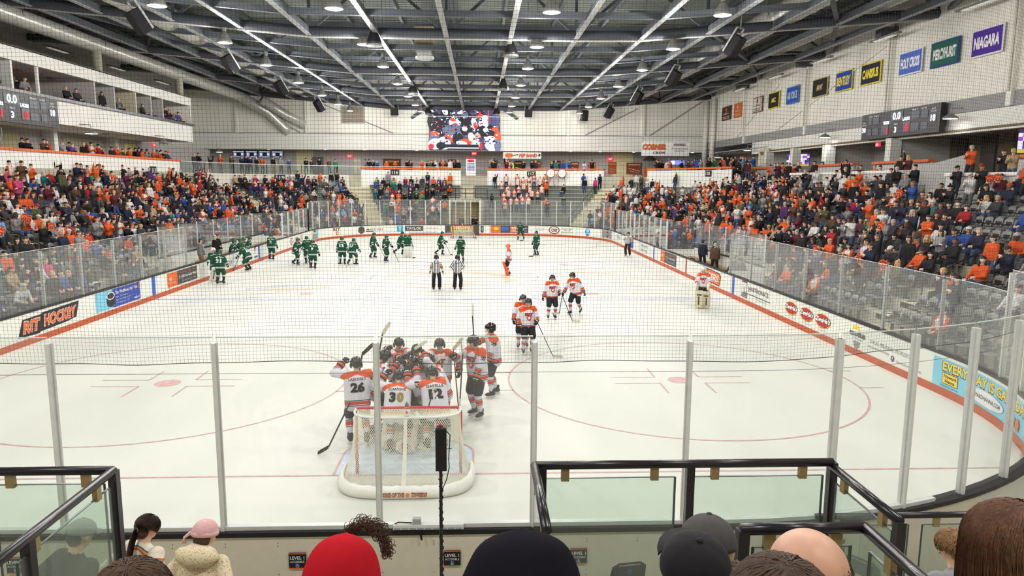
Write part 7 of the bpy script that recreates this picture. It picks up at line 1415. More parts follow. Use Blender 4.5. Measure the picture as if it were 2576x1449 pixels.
one(-0.45, 64.6, 0.05, 0.0, 'standing with hands low', 'charcoal', 'short', 'black', 'dark trousers', 'person in charcoal at the left of the tunnel doorway'); one(0.55, 64.3, 0.05, 0.3, 'standing with hands low', 'black', 'short', 'black', 'dark trousers', 'person in black jacket at the right of the tunnel doorway'); one(0.95, 63.8, 0.05, -0.2, 'standing with arms folded', 'black', 'short', 'dark brown', 'dark trousers', 'person in black by the open gate of the tunnel')
one(-13.75, 31.4, 0.3, PI / 2 + 0.9, 'standing with hands low', 'grey', 'short', 'dark brown', 'khaki', 'coach in grey jacket and brown trousers on the left bench'); one(-13.9, 34.0, 0.3, PI / 2 + 0.8, 'standing with arms folded', 'black', 'short', 'grey', 'dark trousers', 'bald coach in black jacket on the left bench'); one(-14.1, 35.0, 0.3, PI / 2 + 0.8, 'standing with hands low', 'black', 'short', 'brown', 'dark trousers', 'coach in black jacket behind the bald coach')
one(13.9, 31.8, 0.3, PI - 0.6, 'standing with hands low', 'navy', 'short', 'dark brown', 'dark trousers', 'coach in navy suit at the right bench, back turned'); one(14.2, 30.7, 0.3, PI / 2, 'standing with hands low', 'black', 'short', 'dark brown', 'khaki', 'coach in black sweater turned right at the right bench'); one(13.9, 29.6, 0.3, PI - 0.3, 'standing with hands low', 'brown', 'short', 'grey', 'dark trousers', 'coach in dark brown suit at the right bench, back turned')
one(14.25, 26.6, 0.28, PI / 2 + 0.5, 'sitting with hands in lap', 'navy', 'short', 'dark brown', 'jeans', 'person in navy jacket seated behind glass at the right bench'); one(14.25, 28.2, 0.28, PI / 2, 'sitting leaning forward', 'charcoal', 'short', 'dark brown', 'dark trousers', 'person in charcoal seated in the bench corner at the right')
o = MB(); vv = np.vstack(SV); ff = np.vstack(SF); cc = np.vstack(SCOL)
me = bpy.data.meshes.new('crowd'); me.vertices.add(len(vv)); me.vertices.foreach_set('co', vv.astype(np.float32).ravel()); me.loops.add(len(ff) * 3); me.loops.foreach_set('vertex_index', ff.astype(np.int32).ravel()); me.polygons.add(len(ff)); me.polygons.foreach_set('loop_start', np.arange(0, len(ff) * 3, 3, dtype=np.int32)); me.polygons.foreach_set('use_smooth', [True] * len(ff)); me.update(calc_edges=True)
at_ = me.color_attributes.new('cloth', 'FLOAT_COLOR', 'CORNER'); ca = np.ones((len(ff) * 3, 4), np.float32); ca[:, :3] = np.repeat(cc, 3, axis=0); at_.data.foreach_set('color', ca.ravel())
cm = bpy.data.materials.new('crowd_cloth'); cm.use_nodes = True; nt = cm.node_tree; an = nt.nodes.new('ShaderNodeVertexColor'); an.layer_name = 'cloth'; nt.links.new(an.outputs[0], nt.nodes['Principled BSDF'].inputs['Base Color']); nt.nodes['Principled BSDF'].inputs['Roughness'].default_value = 0.85; nt.nodes['Principled BSDF'].inputs['Specular IOR Level'].default_value = 0.2
tag(mobj('crowd', me, cm), 'distant packed crowd of spectators filling the upper stands and far end', 'crowd', None, 'stuff')
print('people individual', min(NIND, len(occ)), 'stuff', len(SV), 'tris', len(ff))
# ---- orange foam paws held up by spectators
def paw_meshes():
    b = MB(); b.ball((0, 0, 0), (0.14, 0.035, 0.125), 14, 8)
    for x, z in ((-0.12, 0.12), (-0.045, 0.175), (0.045, 0.175), (0.12, 0.12)): b.ball((x, 0, z), (0.052, 0.03, 0.062), 10, 6)
    b.box((0, 0, -0.13), (0.1, 0.04, 0.1)); m = b.mesh('foam_paw', True); b = MB(); 
    for x, z, a, c in ((0, -0.01, 0.085, 0.07), (-0.12, 0.125, 0.03, 0.036), (-0.045, 0.18, 0.03, 0.036), (0.045, 0.18, 0.03, 0.036), (0.12, 0.125, 0.03, 0.036)):
        b.add([(x + a * math.cos(t), -0.037, z + c * math.sin(t)) for t in (2 * PI * i / 14 for i in range(14))] + [(x + a * 0.62 * math.cos(t), -0.037, z + c * 0.62 * math.sin(t)) for t in (2 * PI * i / 14 for i in range(14))], [(i, (i + 1) % 14, 14 + (i + 1) % 14, 14 + i) for i in range(14)])
    return m, b.mesh('printed_mark')
PAW, PAWP = paw_meshes(); PAW.materials.append(M('foam_orange', (240, 102, 50), 0.8, noise=0.04)); PAWP.materials.append(PRINTK)
for w, rz, s, i in paw_spots:
    t = sub('foam_paw', PAW, None); t.location = w; t.rotation_euler = (0.1, rc.uniform(-0.5, 0.5), rz); tag(t, 'orange foam paw, %s stand %s row, held by the %s person along' % ('left' if s['side'] < 0 else 'right', ordn(s['k'] + 1), ordn(s['n'])), 'foam paw', 'orange foam paws waved by spectators'); sub('printed_mark', PAWP, t)
# ---- seats
def make_seat():
    t = thing('stadium_seat', 'seat', 'seat'); b = MB(); vs = []
    for j in range(5):
        f = j / 4; z = 0.46 + 0.40 * f; y = 0.19 + 0.09 * f
        for i in range(7): u = (i - 3) / 3; w = 0.225 * (1 - 0.10 * max(0, f - 0.5) * 2 * abs(u)); zz = z - (0.055 * u * u if j == 4 else 0); vs += [(u * w, y - 0.035 * (1 - u * u) * -1 - 0.03, zz)]
    n = len(vs); vs += [(x, y + 0.03, z) for x, y, z in vs]; fs = [(7 * j + i, 7 * j + i + 1, 7 * j + i + 8, 7 * j + i + 7) for j in range(4) for i in range(6)]; fs += [tuple(n + q for q in reversed(f)) for f in fs]
    rim = [i for i in range(7)] + [7 * j + 6 for j in range(1, 5)] + [28 + i for i in range(5, -1, -1)] + [7 * j for j in range(3, 0, -1)]; fs += [(rim[i], n + rim[i], n + rim[(i + 1) % len(rim)], rim[(i + 1) % len(rim)]) for i in range(len(rim))]
    b.add(vs, fs); b.obj('backrest', SEATM, t, True)
    b = MB(); b.ball((0, -0.02, 0.43), (0.22, 0.22, 0.045), 14, 5); b.obj('seat_pan', SEATM, t, True)
    b = MB(); b.box((0, 0.12, 0.22), (0.06, 0.08, 0.42)); b.box((0, 0.14, 0.02), (0.2, 0.16, 0.03)); b.box((0, 0.22, 0.6), (0.3, 0.02, 0.2)); b.obj('pedestal', SEATB, t)
    for s in (-1, 1): b = MB(); b.tube([(s * 0.245, 0.2, 0.6), (s * 0.245, -0.1, 0.62), (s * 0.245, -0.16, 0.58)], 0.018, 6); b.obj('armrest', SEATB, t)
    return t
seat0 = make_seat(); emp = sorted([s for s in slots if not s['occ']], key=lambda s: s['w']); rest = []; nseat = 0
for q, s in enumerate(emp):
    if nseat < 250:
        t = seat0 if nseat == 0 else copy_tree(seat0); nseat += 1; t.location = s['pos']; t.rotation_euler.z = s['side'] * -PI / 2; t['label'] = 'empty grey plastic seat, %s stand %s row, %s place from the near end' % ('left' if s['side'] < 0 else 'right', ordn(s['k'] + 1), ordn(s['i'])); t['group'] = 'empty seats in the %s stand' % ('left' if s['side'] < 0 else 'right')
    else: rest.append(s)
sb_ = MB()
for s in rest + occ:
    x, y, z = s['pos']; sg = s['side']
    sb_.box((x + sg * 0.24, y, z + 0.66), (0.05, 0.44, 0.38), ry=0.2 * sg); sb_.box((x, y, z + 0.43), (0.42, 0.42, 0.05)); sb_.box((x + sg * 0.12, y, z + 0.2), (0.08, 0.06, 0.4))
tag(sb_.obj('seating_rows', SEATM), 'rows of grey seats behind the spectators farther along both side stands', 'seats', None, 'stuff')
for i, x in enumerate((9.1, 10.35)):
    t = thing('bass_drum', 'white round drum head on the far terrace, %s of two' % ('left' if i == 0 else 'right'), 'drum', (x, 71.7, 6.15)); b = MB(); b.tube([(0, -0.2, 0), (0, 0.2, 0)], 0.46, 20); b.obj('shell', PRINTO, t, True); b = MB(); b.tube([(0, -0.23, 0), (0, -0.2, 0)], 0.44, 20); b.obj('drum_head', PRINTW, t); b = MB(); b.tube([(0.45 * math.cos(2 * PI * k / 20), -0.22, 0.45 * math.sin(2 * PI * k / 20)) for k in range(21)], 0.025, 5); b.obj('hoop', BLACK, t)
    b = MB(); b.bar((-0.3, 0, -0.35), (-0.45, 0, -1.8), 0.03, 0.03); b.bar((0.3, 0, -0.35), (0.45, 0, -1.8), 0.03, 0.03); b.obj('stand_leg', BLACK, t)
# ---------------------------------------------------------------- goals
RED = M('goal_red', (196, 24, 44), 0.35, noise=0.05); CORD = M('goal_net_cord', (232, 228, 206), 0.8, noise=0); SKIRT = M('goal_skirt', (232, 230, 222), 0.5, noise=0.06, bump=0.15)
_SU = {}
def superU(u, hw, dep):
    if (hw, dep) not in _SU:
        q = np.array([(-hw * math.copysign(abs(math.cos(PI * i / 400)) ** 0.55, math.cos(PI * i / 400)), -dep * abs(math.sin(PI * i / 400)) ** 0.55) for i in range(401)]); L = np.concatenate([[0], np.cumsum(np.linalg.norm(np.diff(q, axis=0), axis=1))]); _SU[(hw, dep)] = (L / L[-1], q)
    L, q = _SU[(hw, dep)]; return Vector((float(np.interp(u, L, q[:, 0])), float(np.interp(u, L, q[:, 1])), 0))
def make_goal(label):
    t = thing('hockey_goal', label, 'goal')
    b = MB(); b.tube([(-0.93, 0, 0.0), (-0.93, 0, 1.16), (-0.87, 0, 1.22), (0.87, 0, 1.22), (0.93, 0, 1.16), (0.93, 0, 0.0)], 0.03, 12); b.obj('post_frame', RED, t, True)
    b = MB(); b.tube([superU(i / 24, 1.1, 1.02) + Vector((0, 0, 0.05)) for i in range(25)], 0.03, 8); b.tube([superU(i / 16, 0.93, 0.5) + Vector((0, 0, 1.2)) for i in range(17)], 0.02, 8); b.obj('rear_frame', POSTW, t, True)
    def surf(u, v):
        p = superU(u, 1.12, 1.04).lerp(superU(u, 0.93, 0.5), v ** 0.8); n = Vector((p.x, p.y * 1.2, 0)).normalized() if p.length > 0 else Vector(); return p - n * 0.05 * math.sin(PI * v) + Vector((0, 0, 0.08 + 1.12 * v))
    def shelf(x, f): return Vector((x, -0.5 * (max(0.0, 1 - (abs(x) / 0.93) ** 3.6)) ** 0.28 * f, 1.215 - 0.03 * math.sin(PI * f)))
    b = MB(); N = 74
    def strand(pts, r=0.0042):
        k = len(pts); vs = []
        for i, p in enumerate(pts):
            tt = (pts[min(i + 1, k - 1)] - pts[max(i - 1, 0)]).normalized(); u = tt.orthogonal().normalized(); w = tt.cross(u)
            for a in (0, 2.1, 4.2): vs.append(p + (u * math.cos(a) + w * math.sin(a)) * r)
        b.add(vs, [(3 * i + j, 3 * i + (j + 1) % 3, 3 * i + 3 + (j + 1) % 3, 3 * i + 3 + j) for i in range(k - 1) for j in range(3)])
    for sg in (1, -1):
        for i in range(-24, N + 25):
            u0 = i / N; pts = []
            for j in range(19):
                v = j / 18; u = u0 + sg * 0.30 * (v - 0.5)
                if 0 <= u <= 1: pts.append(surf(u, v))
            if len(pts) > 1: strand(pts)
        for i in range(-12, 52):
            pts = []
            for j in range(9):
                f = j / 8; x = -0.93 + 1.86 * (i / 40) + sg * 0.45 * (f - 0.5)
                if -0.92 <= x <= 0.92: pts.append(shelf(x, f))
            if len(pts) > 1: strand(pts)
    o = b.obj('goal_netting', CORD, t); o['kind'] = 'stuff'
    b = MB(); k = 40; vs = []
    for i in range(k + 1):
        p = superU(i / k, 1.13, 1.05); q = superU(i / k, 1.19, 1.12); w = 0.012 * math.sin(i * 2.4)
        for x, z in ((q, 0.02), (q * 1.0, 0.12), (p, 0.21 + w), (p * 0.97, 0.2 + w), (p * 0.95, 0.02)): vs.append((x.x, x.y, z))
    b.add(vs, [(5 * i + j, 5 * i + (j + 1) % 5, 5 * i + 5 + (j + 1) % 5, 5 * i + 5 + j) for i in range(k) for j in range(5)]); b.obj('base_skirt', SKIRT, t, True)
    b = MB(); b.add([tuple(surf(0.5 + d, v / 10) + Vector((0, -0.012, 0))) for v in range(11) for d in (-0.012, 0.012)], [(2 * i, 2 * i + 1, 2 * i + 3, 2 * i + 2) for i in range(10)]); b.obj('centre_strap', SKIRT, t)
    vs, fs = text_fit('HOME OF THE', 0.36, 0.075, bold=0.07, shear=0.15); v2, f2 = text_fit('TIGERS', 0.22, 0.075, bold=0.07, shear=0.15)
    for nm, off, m_, sc_ in (('lettering', 0.0, PRINTK, 1.0), ('lettering', 0.004, PRINTO, 0.0)):
        kw = dict(bold=0.08 if m_ is PRINTK else 0.03, shear=0.15); b = MB()
        for s, x0, w in (('HOME OF THE', -0.17, 0.40), ('TIGERS', 0.27, 0.27)): a, f = text_fit(s, w if m_ is PRINTK else w * 0.97, 0.08 if m_ is PRINTK else 0.06, **kw); b.add([(x + x0, -1.128 - off, 0.085 + y) for x, y in a], f)
        b.obj(nm, m_, t)
    b = MB(); b.ball((0.08, -1.13, 0.085), (0.035, 0.006, 0.04), 10, 6); b.obj('printed_mark', PRINTO, t)
    return t
g1 = make_goal('near goal with red crossbar and white diamond netting in front of the huddle'); g1.location = (0.1, 4.28, 0)
g2 = copy_tree(g1); g2.location = (-0.15, 58.3, 0); g2.rotation_euler.z = PI; g2['label'] = 'far goal standing small before the far boards'
def bottle(x, y, z, label):
    t = thing('water_bottle', label, 'bottle', (x, y, z)); b = MB(); b.lathe([(0.04, 0), (0.042, 0.02), (0.042, 0.13), (0.036, 0.16)], n=14); b.obj('body', PRINTW, t, True); b = MB(); b.lathe([(0.043, 0.135), (0.043, 0.165), (0.034, 0.175)], n=14); b.obj('orange_collar', PRINTO, t, True); b = MB(); b.lathe([(0.036, 0.17), (0.033, 0.215), (0.014, 0.225), (0.012, 0.25), (0.0, 0.255)], n=12); b.obj('green_cap', M('cap_green', (60, 110, 80), 0.5), t, True); b = MB(); b.ball((0, -0.042, 0.075), (0.022, 0.004, 0.028), 10, 6); b.obj('printed_mark', PRINTO, t)
bottle(0.12, 3.84, 1.215, 'white water bottle with orange collar and green cap on top of the near goal'); bottle(-0.25, 58.75, 1.215, 'dark looking water bottle on top of the far goal')

# ---------------------------------------------------------------- near stand, platform, back of the boards
ns = thing('near_terrace', None, None); tag(ns, 'concrete terrace steps of the near stand under the camera', 'terrace', kind='structure')
STEPS = [(-0.2, -1.5, 0.25), (-1.5, -3.3, 1.1), (-3.3, -4.05, 1.4), (-4.05, -4.9, 1.65), (-4.9, -5.75, 2.05), (-5.75, -6.4, 2.4), (-6.4, -7.25, 2.75), (-7.25, -8.1, 3.15), (-8.1, -8.95, 3.55), (-8.95, -9.8, 3.95), (-9.8, -12, 4.35)]
for a, c, z in STEPS: b = MB(); b.box((0.5, (a + c) / 2, z / 2), (17, abs(a - c) + 0.004, z)); b.obj('terrace_step', CONC, ns)
def level_sign(x, lab, y=0.0, z=0.70):
    t = thing('level_sign', lab, 'sign', (x, y - 0.005, z)); b = MB(); b.box((0, 0, 0), (0.205, 0.012, 0.2)); b.obj('black_plate', PRINTK, t); b = MB(); b.box((0, -0.008, 0.094), (0.205, 0.006, 0.01)); b.box((0, -0.008, -0.094), (0.205, 0.006, 0.01)); b.obj('orange_line', PRINTO, t)
    multi_text('lettering', [('LEVEL 1', 0, 0.045, 0.17, 0.042, 0, dict(bold=0.02)), ('ACCESSIBLE', 0, -0.005, 0.17, 0.026, 0, dict(bold=0.01))], [PRINTW], (0, -0.008, 0), (1, 0, 0), (0, 0, 1), t)
    b = MB(); b.box((0, -0.009, -0.057), (0.05, 0.006, 0.05)); b.obj('blue_square', M('access_blue', (46, 84, 150), 0.5, noise=0), t)
    b = MB(); b.tube([(0.002 + 0.013 * math.cos(q), -0.014, -0.064 + 0.013 * math.sin(q)) for q in (2.2 + i * 0.45 for i in range(10))], 0.0022, 4); b.tube([(-0.004, -0.014, -0.041), (-0.003, -0.014, -0.056), (0.009, -0.014, -0.057), (0.014, -0.014, -0.072)], 0.0024, 4); b.ball((-0.004, -0.014, -0.037), 0.0035, 8, 5); b.obj('wheelchair_mark', PRINTW, t)
for x, lab, y in ((-0.811, 'black accessible level sign on the boards between the beige hood and the red hood', 0.0), (1.04, 'black accessible level sign on the boards right of the cable wrapped pole', 0.0), (2.58, 'accessible level sign partly behind the black hood', 0.0), (-4.1, 'accessible level sign seen through the left glass guard', 0.0), (5.86, 'accessible level sign seen through the right glass guard', 0.12)): level_sign(x, lab, y, 0.7)
b = MB()
for x in [-6 + 0.62 * i for i in range(24)]:
    for z in (0.45, 0.52, 0.88, 0.92): b.ball((x, 0.008 + (max(0, abs(x) - 4.4) ** 2) / 16, z), 0.006, 6, 4)
o = b.obj('board_bolts', STEELD, BOARDS); o['kind'] = 'stuff'
# goal light bar on the cap rail
t = thing('goal_light_bar', 'white light bar with grey junction box on the near cap rail behind the goal', 'light', (0.76, 0.0, 1.12)); b = MB(); b.box((0, 0, 0.0), (0.84, 0.09, 0.06)); b.obj('white_bar', PRINTW, t); b = MB()
for k in range(9): b.box((-0.37 + 0.092 * k, -0.048, -0.015), (0.075, 0.012, 0.02))
b.obj('lens_strip', M('lens_grey', (150, 160, 166), 0.2), t); b = MB(); b.box((-0.14, 0.0, 0.055), (0.1, 0.07, 0.09)); b.obj('junction_box', M('box_grey', (176, 178, 176), 0.5), t); b = MB(); b.tube([(-0.2, 0, 0.04), (-0.36, 0.0, 0.05), (-0.42, 0, 0.02), (-0.40, -0.02, -0.05)], 0.008, 6); b.tube([(-0.1, -0.04, -0.03), (-0.09, -0.06, -0.09), (-0.08, -0.06, -0.15)], 0.014, 6); b.obj('black_cable', BLACK, t)
# pole with black panel
t = thing('signal_pole', 'tall thin pole wrapped in cable with a black box on top before the goal', 'pole', (1.0, -1.62, 1.1)); b = MB(); b.tube([(0, 0, 0), (0.005, 0, 1.62)], 0.016, 8); b.obj('pole_tube', BLACKP, t)
b = MB(); b.tube([(0.004 + (0.018 + 0.004 * math.sin(i * 0.7)) * math.cos(i * 0.55), (0.018) * math.sin(i * 0.55), 0.01 + i * 1.42 / 220) for i in range(221)], 0.0055, 4); b.obj('wrapped_cable', BLACK, t)
b = MB(); b.box((0.01, 0, 1.60), (0.105, 0.07, 0.41)); b.obj('black_box', BLACK, t); b = MB(); b.box((0.01, 0, 1.815), (0.1, 0.065, 0.02)); b.obj('grey_lid', PRINTDG, t); b = MB(); b.ball((0.0, 0, 1.83), (0.03, 0.025, 0.022), 10, 6); b.obj('red_lens', M('red_lens', (150, 40, 56), 0.3), t)
b = MB(); b.tube([(0.06, 0, 1.78), (0.095, 0, 1.74), (0.08, 0, 1.5), (0.085, 0, 1.42), (0.06, 0, 1.3), (0.02, 0, 1.2)], 0.005, 5); b.tube([(0.05, 0, 1.6), (0.11, 0, 1.61)], 0.004, 5); b.obj('loose_cable', BLACK, t)
# folding chairs on the platform
def folding_chair(x, y, z, rz, label, src=[None]):
    if src[0] is None:
        t = thing('folding_chair', label, 'chair'); b = MB(); b.tube([(-0.22, -0.22, 0), (-0.2, 0.12, 0.6), (-0.18, 0.2, 0.84), (-0.12, 0.21, 0.88), (0.12, 0.21, 0.88), (0.18, 0.2, 0.84), (0.2, 0.12, 0.6), (0.22, -0.22, 0)], 0.013, 8); b.obj('front_frame', BLACKP, t, True)
        b = MB(); b.tube([(-0.21, 0.26, 0), (-0.2, -0.2, 0.45)], 0.012, 6); b.tube([(0.21, 0.26, 0), (0.2, -0.2, 0.45)], 0.012, 6); b.obj('rear_leg', BLACKP, t)
        b = MB(); b.box((0, -0.02, 0.45), (0.38, 0.38, 0.03)); b.obj('seat_pan', M('chair_vinyl', (84, 86, 86), 0.35), t); b = MB(); b.box((0, 0.195, 0.77), (0.36, 0.02, 0.17), rx=-0.2); b.obj('back_panel', M('chair_back', (58, 58, 58), 0.35), t); b = MB(); b.box((0, 0.217, 0.79), (0.06, 0.005, 0.06), rx=-0.2); b.obj('blue_label', MATS['access_blue'], t); src[0] = t
    else: t = copy_tree(src[0]); t['label'] = label
    t.location = (x, y, z); t.rotation_euler.z = rz
folding_chair(2.97, -0.75, 0.25, PI + 0.15, 'grey folding chair with blue label behind the boards right of the black hood'); folding_chair(5.75, -0.85, 0.25, PI / 2 + 0.6, 'grey folding chair turned sideways behind the near glass guard'); folding_chair(4.3, -0.8, 0.25, PI, 'grey folding chair between the black cap and the bald head'); folding_chair(-0.72, -2.78, 1.1, PI, 'black folding chair under the person in the floral coat'); folding_chair(6.9, -0.9, 0.25, PI, 'dark folding chair beside the boy in the grey shirt')
# guard rails with glass panels
def clamp(b, p, ax): b.box((p[0], p[1], p[2] - 0.06), (0.05 if ax == 0 else 0.03, 0.03 if ax == 0 else 0.05, 0.085))
CLAMP = M('clamp_bronze', (150, 128, 88), 0.4, metal=0.3, noise=0.05)
def guard(label, runs, posts, zb, r=0.027):
    t = thing('guard_rail', label, 'railing')
    b = MB()
    for a, c in runs: b.tube([a, c], r, 12)
    b.obj('top_rail', M('rail_black_gloss', (34, 31, 36), 0.25, noise=0.03), t, True)
    for p in posts: b = MB(); b.box((p[0], p[1], (p[2] + zb) / 2), (0.05, 0.05, p[2] - zb)); b.obj('rail_post', MATS['rail_black_gloss'], t)
    for a, c in runs:
        a, c = Vector(a), Vector(c); L = (c - a).length; d = (c - a) / L; k = max(1, int(round(L / 0.92)))
        for i in range(k):
            p, q = a + d * (L * i / k + 0.06), a + d * (L * (i + 1) / k - 0.06); n = d.cross(Vector((0, 0, 1))) * 0.006; b = MB(); zt = 0.085
            b.add([p - n - Vector((0, 0, zt)), q - n - Vector((0, 0, zt)), Vector((q.x, q.y, zb + 0.1)) - n, Vector((p.x, p.y, zb + 0.1)) - n, p + n - Vector((0, 0, zt)), q + n - Vector((0, 0, zt)), Vector((q.x, q.y, zb + 0.1)) + n, Vector((p.x, p.y, zb + 0.1)) + n], [(0, 1, 2, 3), (7, 6, 5, 4), (0, 4, 5, 1), (1, 5, 6, 2), (2, 6, 7, 3), (3, 7, 4, 0)]); b.obj('glass_panel', GLASSR, t)
            b = MB()
            for e in ((p - Vector((0, 0, zt)), q - Vector((0, 0, zt))), (p - Vector((0, 0, zt)), Vector((p.x, p.y, zb + 0.1))), (q - Vector((0, 0, zt)), Vector((q.x, q.y, zb + 0.1)))): b.bar(e[0], e[1], 0.014, 0.004)
            b.obj('glass_edge', M('panel_edge', (58, 74, 70), 0.3, noise=0), t)
            for f in (0.16, 0.84): w = p.lerp(q, f); b = MB(); clamp(b, w, 0 if abs(d.x) > 0.5 else 1); b.obj('glass_clamp', CLAMP, t)
    return t
guard('black guard rail with glass panels left of the aisle opening', [((-3.2, -3.9, 3.46), (-0.86, -3.9, 3.46)), ((-0.86, -3.9, 3.46), (-0.86, -5.9, 3.46))], [(-0.86, -3.9, 3.46), (-0.86, -4.75, 3.46), (-2.8, -3.9, 3.46)], 2.3)
guard('black guard rail with glass panels right of the aisle opening', [((1.72, -3.9, 3.46), (3.63, -3.9, 3.46)), ((1.72, -3.9, 3.46), (1.72, -4.75, 3.46)), ((3.63, -3.9, 3.43), (3.63, -4.65, 3.43))], [(1.77, -3.9, 3.46), (2.71, -3.9, 3.46), (3.63, -3.9, 3.46), (3.63, -4.65, 3.43)], 2.3)
guard('nearest black guard rail with glass panels at the bottom right', [((2.55, -5.2, 3.68), (3.12, -5.2, 3.68)), ((3.12, -5.2, 3.68), (3.12, -6.3, 3.68))], [(2.56, -5.2, 3.68)], 2.75)
guard('low black guard rail behind the boy at the lower right', [((4.2, -2.6, 2.45), (6.8, -2.6, 2.45))], [(4.25, -2.6, 2.45)], 1.4)

# ---------------------------------------------------------------- people in the near stand
def ribbons(b, paths, w=0.003, mi=0):
    for pts in paths:
        k = len(pts); vs = []
        for i, p in enumerate(pts):
            t = (pts[min(i + 1, k - 1)] - pts[max(i - 1, 0)]); s = t.cross(Vector((0.2, 0.5, 0.8))); s = s.normalized() * w * (0.5 if i == k - 1 else 1); vs += [p - s, p + s]
        b.add(vs, [(2 * i, 2 * i + 1, 2 * i + 3, 2 * i + 2) for i in range(k - 1)], mi)
def hair_strands(n, seed, L, rad=(0.103, 0.112, 0.108), lo=-0.35, fall=False, front=0.75, lift=0.012, w=0.0022, crown=(0, 0.35, 0.9), messy=0.15):
    r = random.Random(seed); cr = Vector(crown).normalized(); paths = []
    while len(paths) < n:
        d = Vector((r.gauss(0, 1), r.gauss(0, 1), r.gauss(0, 1))).normalized()
        if d.z < lo or (d.y < -front and d.z < 0.5): continue
        t = (d - cr * d.dot(cr)); t = t.normalized() if t.length > 0.05 else Vector((r.uniform(-1, 1), r.uniform(-1, 1), 0)).normalized(); t += Vector((r.gauss(0, messy), r.gauss(0, messy), r.gauss(0, messy))); pts = []; q = d.copy(); h = 0.0; k = 6 if not fall else 11; st = L / k; p = Vector((q.x * rad[0], q.y * rad[1] + 0.012, q.z * rad[2] + 0.02))
        for i in range(k):
            if not fall or q.z > -0.15:
                h = lift * (0.4 + 0.6 * i / k) + r.uniform(0, 0.004); p = Vector((q.x * (rad[0] + h), q.y * (rad[1] + h) + 0.012, q.z * (rad[2] + h) + 0.02)); tt = t - q * t.dot(q)
                if fall: tt = tt * 0.5 + (Vector((0, 0, -1)) - q * -q.z)
                q = (q + tt.normalized() * st / rad[1]).normalized()
            else: p = p + Vector((q.x * 0.004 + r.gauss(0, 0.003), q.y * 0.004 + r.gauss(0, 0.003), -st))
            pts.append(p)
        paths.append(pts)
    return paths
def near_person(x, y, top, floor, rz, label, topm, hairm, legs='dark trousers', skin=0, nod=8, turn=0, pose=None, skullcap=True, strands=None, armm=None, lean=4, hs=None, hsc=1.0):
    P_ = pose or dict(hip=(0, 0, 0.95), footL=(-0.13, 0, 0.09), footR=(0.13, -0.03, 0.09), lean=lean, nod=nod, turn=turn, handL=(-0.26, -0.12, 0.86), handR=(0.26, -0.12, 0.86)); me, J = build_body(P_, 'civil', 0.016, 0.5, 1.15, 'body')
    h = J['head'][2] + 0.115; s = hs or (top - floor) / h; hx, hy = J['head'][0] * s, J['head'][1] * s; c_, s_ = math.cos(rz), math.sin(rz)
    b = MB()
    for n, q in (('L', -1), ('R', 1)): hand_mesh(b, J['wr' + n], J['wr' + n] - J['el' + n], (-q * 0.7, 0, -0.4), q, mi=8)
    face_bits(b, J, 9, 10); append_mesh(me, b)
    t = thing('person', label, 'person', (x - (hx * c_ - hy * s_), y - (hx * s_ + hy * c_), floor), rz); t.scale = (s,) * 3; sk = SKINS[skin]
    sub('body', me, t, None, [sk, topm, armm or topm, armm or topm, LEGM[legs], LEGM[legs], LEGM[legs], SHOEM, sk, EYEM, LIPM])
    m4 = Matrix(J['HR'].tolist()).to_4x4(); m4.translation = Vector(J['head'])
    if hairm and skullcap: put_head('short', J, hairm, t, 'hair', hsc)
    if strands: b = MB(); ribbons(b, strands[0], strands[1]); o = b.obj('hair', hairm, t); o.matrix_local = m4
    return t, J, m4
HB = M('hair_strand_brown', (78, 56, 40), 0.8, noise=0.3, scale=40); HD = M('hair_strand_dark', (74, 56, 46), 0.8, noise=0.25, scale=40); HA = M('hair_strand_auburn', (92, 60, 40), 0.7, noise=0.3, scale=40); HS = M('hair_strand_sandy', (140, 108, 74), 0.8, noise=0.25, scale=40)
REDC = M('red_fleece', (172, 28, 38), 1.0, spec=0.05, noise=0.07, scale=6, bump=0.08); BLKH = M('black_hood_cloth', (21, 20, 27), 1.0, spec=0.06, noise=0.2, scale=5, bump=0.1)
BK = PI  # facing the ice
near_person(0.515, -6.5, 4.27, 2.75, BK + 0.1, 'person with tousled brown hair at the bottom left, back turned', TOPM['charcoal'], HB, strands=(hair_strands(4200, 1, 0.09, messy=0.3), 0.0014))
def hood_mesh(prof, skew, seed, wr=0.012, depth=1.1, seam=0.0):
    b = MB(); n = 40; rr = random.Random(seed); ph = [rr.uniform(0, 6) for _ in range(6)]; vs = []; m_ = 26; zs = [p[0] for p in prof]; ws = [p[1] for p in prof]
    for i in range(m_ + 1):
        f = (i / m_) ** 1.5; z = zs[0] + (zs[-1] - zs[0]) * f; w = float(np.mean([np.interp(-z + e_, [-q for q in zs], ws) for e_ in (-0.02, -0.012, -0.005, 0, 0.005, 0.012, 0.02)])) * (min(1.0, f * 40) if i < 3 else 1)
        for j in range(n):
            a = 2 * PI * j / n; wv = 1 + wr * 8 * f * (math.sin(3 * a + ph[0] + 9 * f) * 0.35 + math.sin(5 * a + ph[1] - 7 * f) * 0.2 + math.sin(9 * a + ph[2] + 14 * f) * 0.1); sm = 0.005 * math.exp(-((a - PI / 2 - seam) / 0.05) ** 2)
            vs.append((w * wv * math.cos(a) + skew * f, (w * depth * wv + sm) * math.sin(a) + 0.02, z))
    b.add(vs, [(i * n + j, i * n + (j + 1) % n, (i + 1) * n + (j + 1) % n, (i + 1) * n + j) for i in range(m_) for j in range(n)]); b.f.append(tuple(range(n - 1, -1, -1))); b.m.append(0); return b.mesh('hood', True)
t, J, m4 = near_person(0.955, -6.05, 4.09, 2.4, BK - 0.15, 'person in a red hood with curly hair showing at its right edge', REDC, HB, skullcap=True)
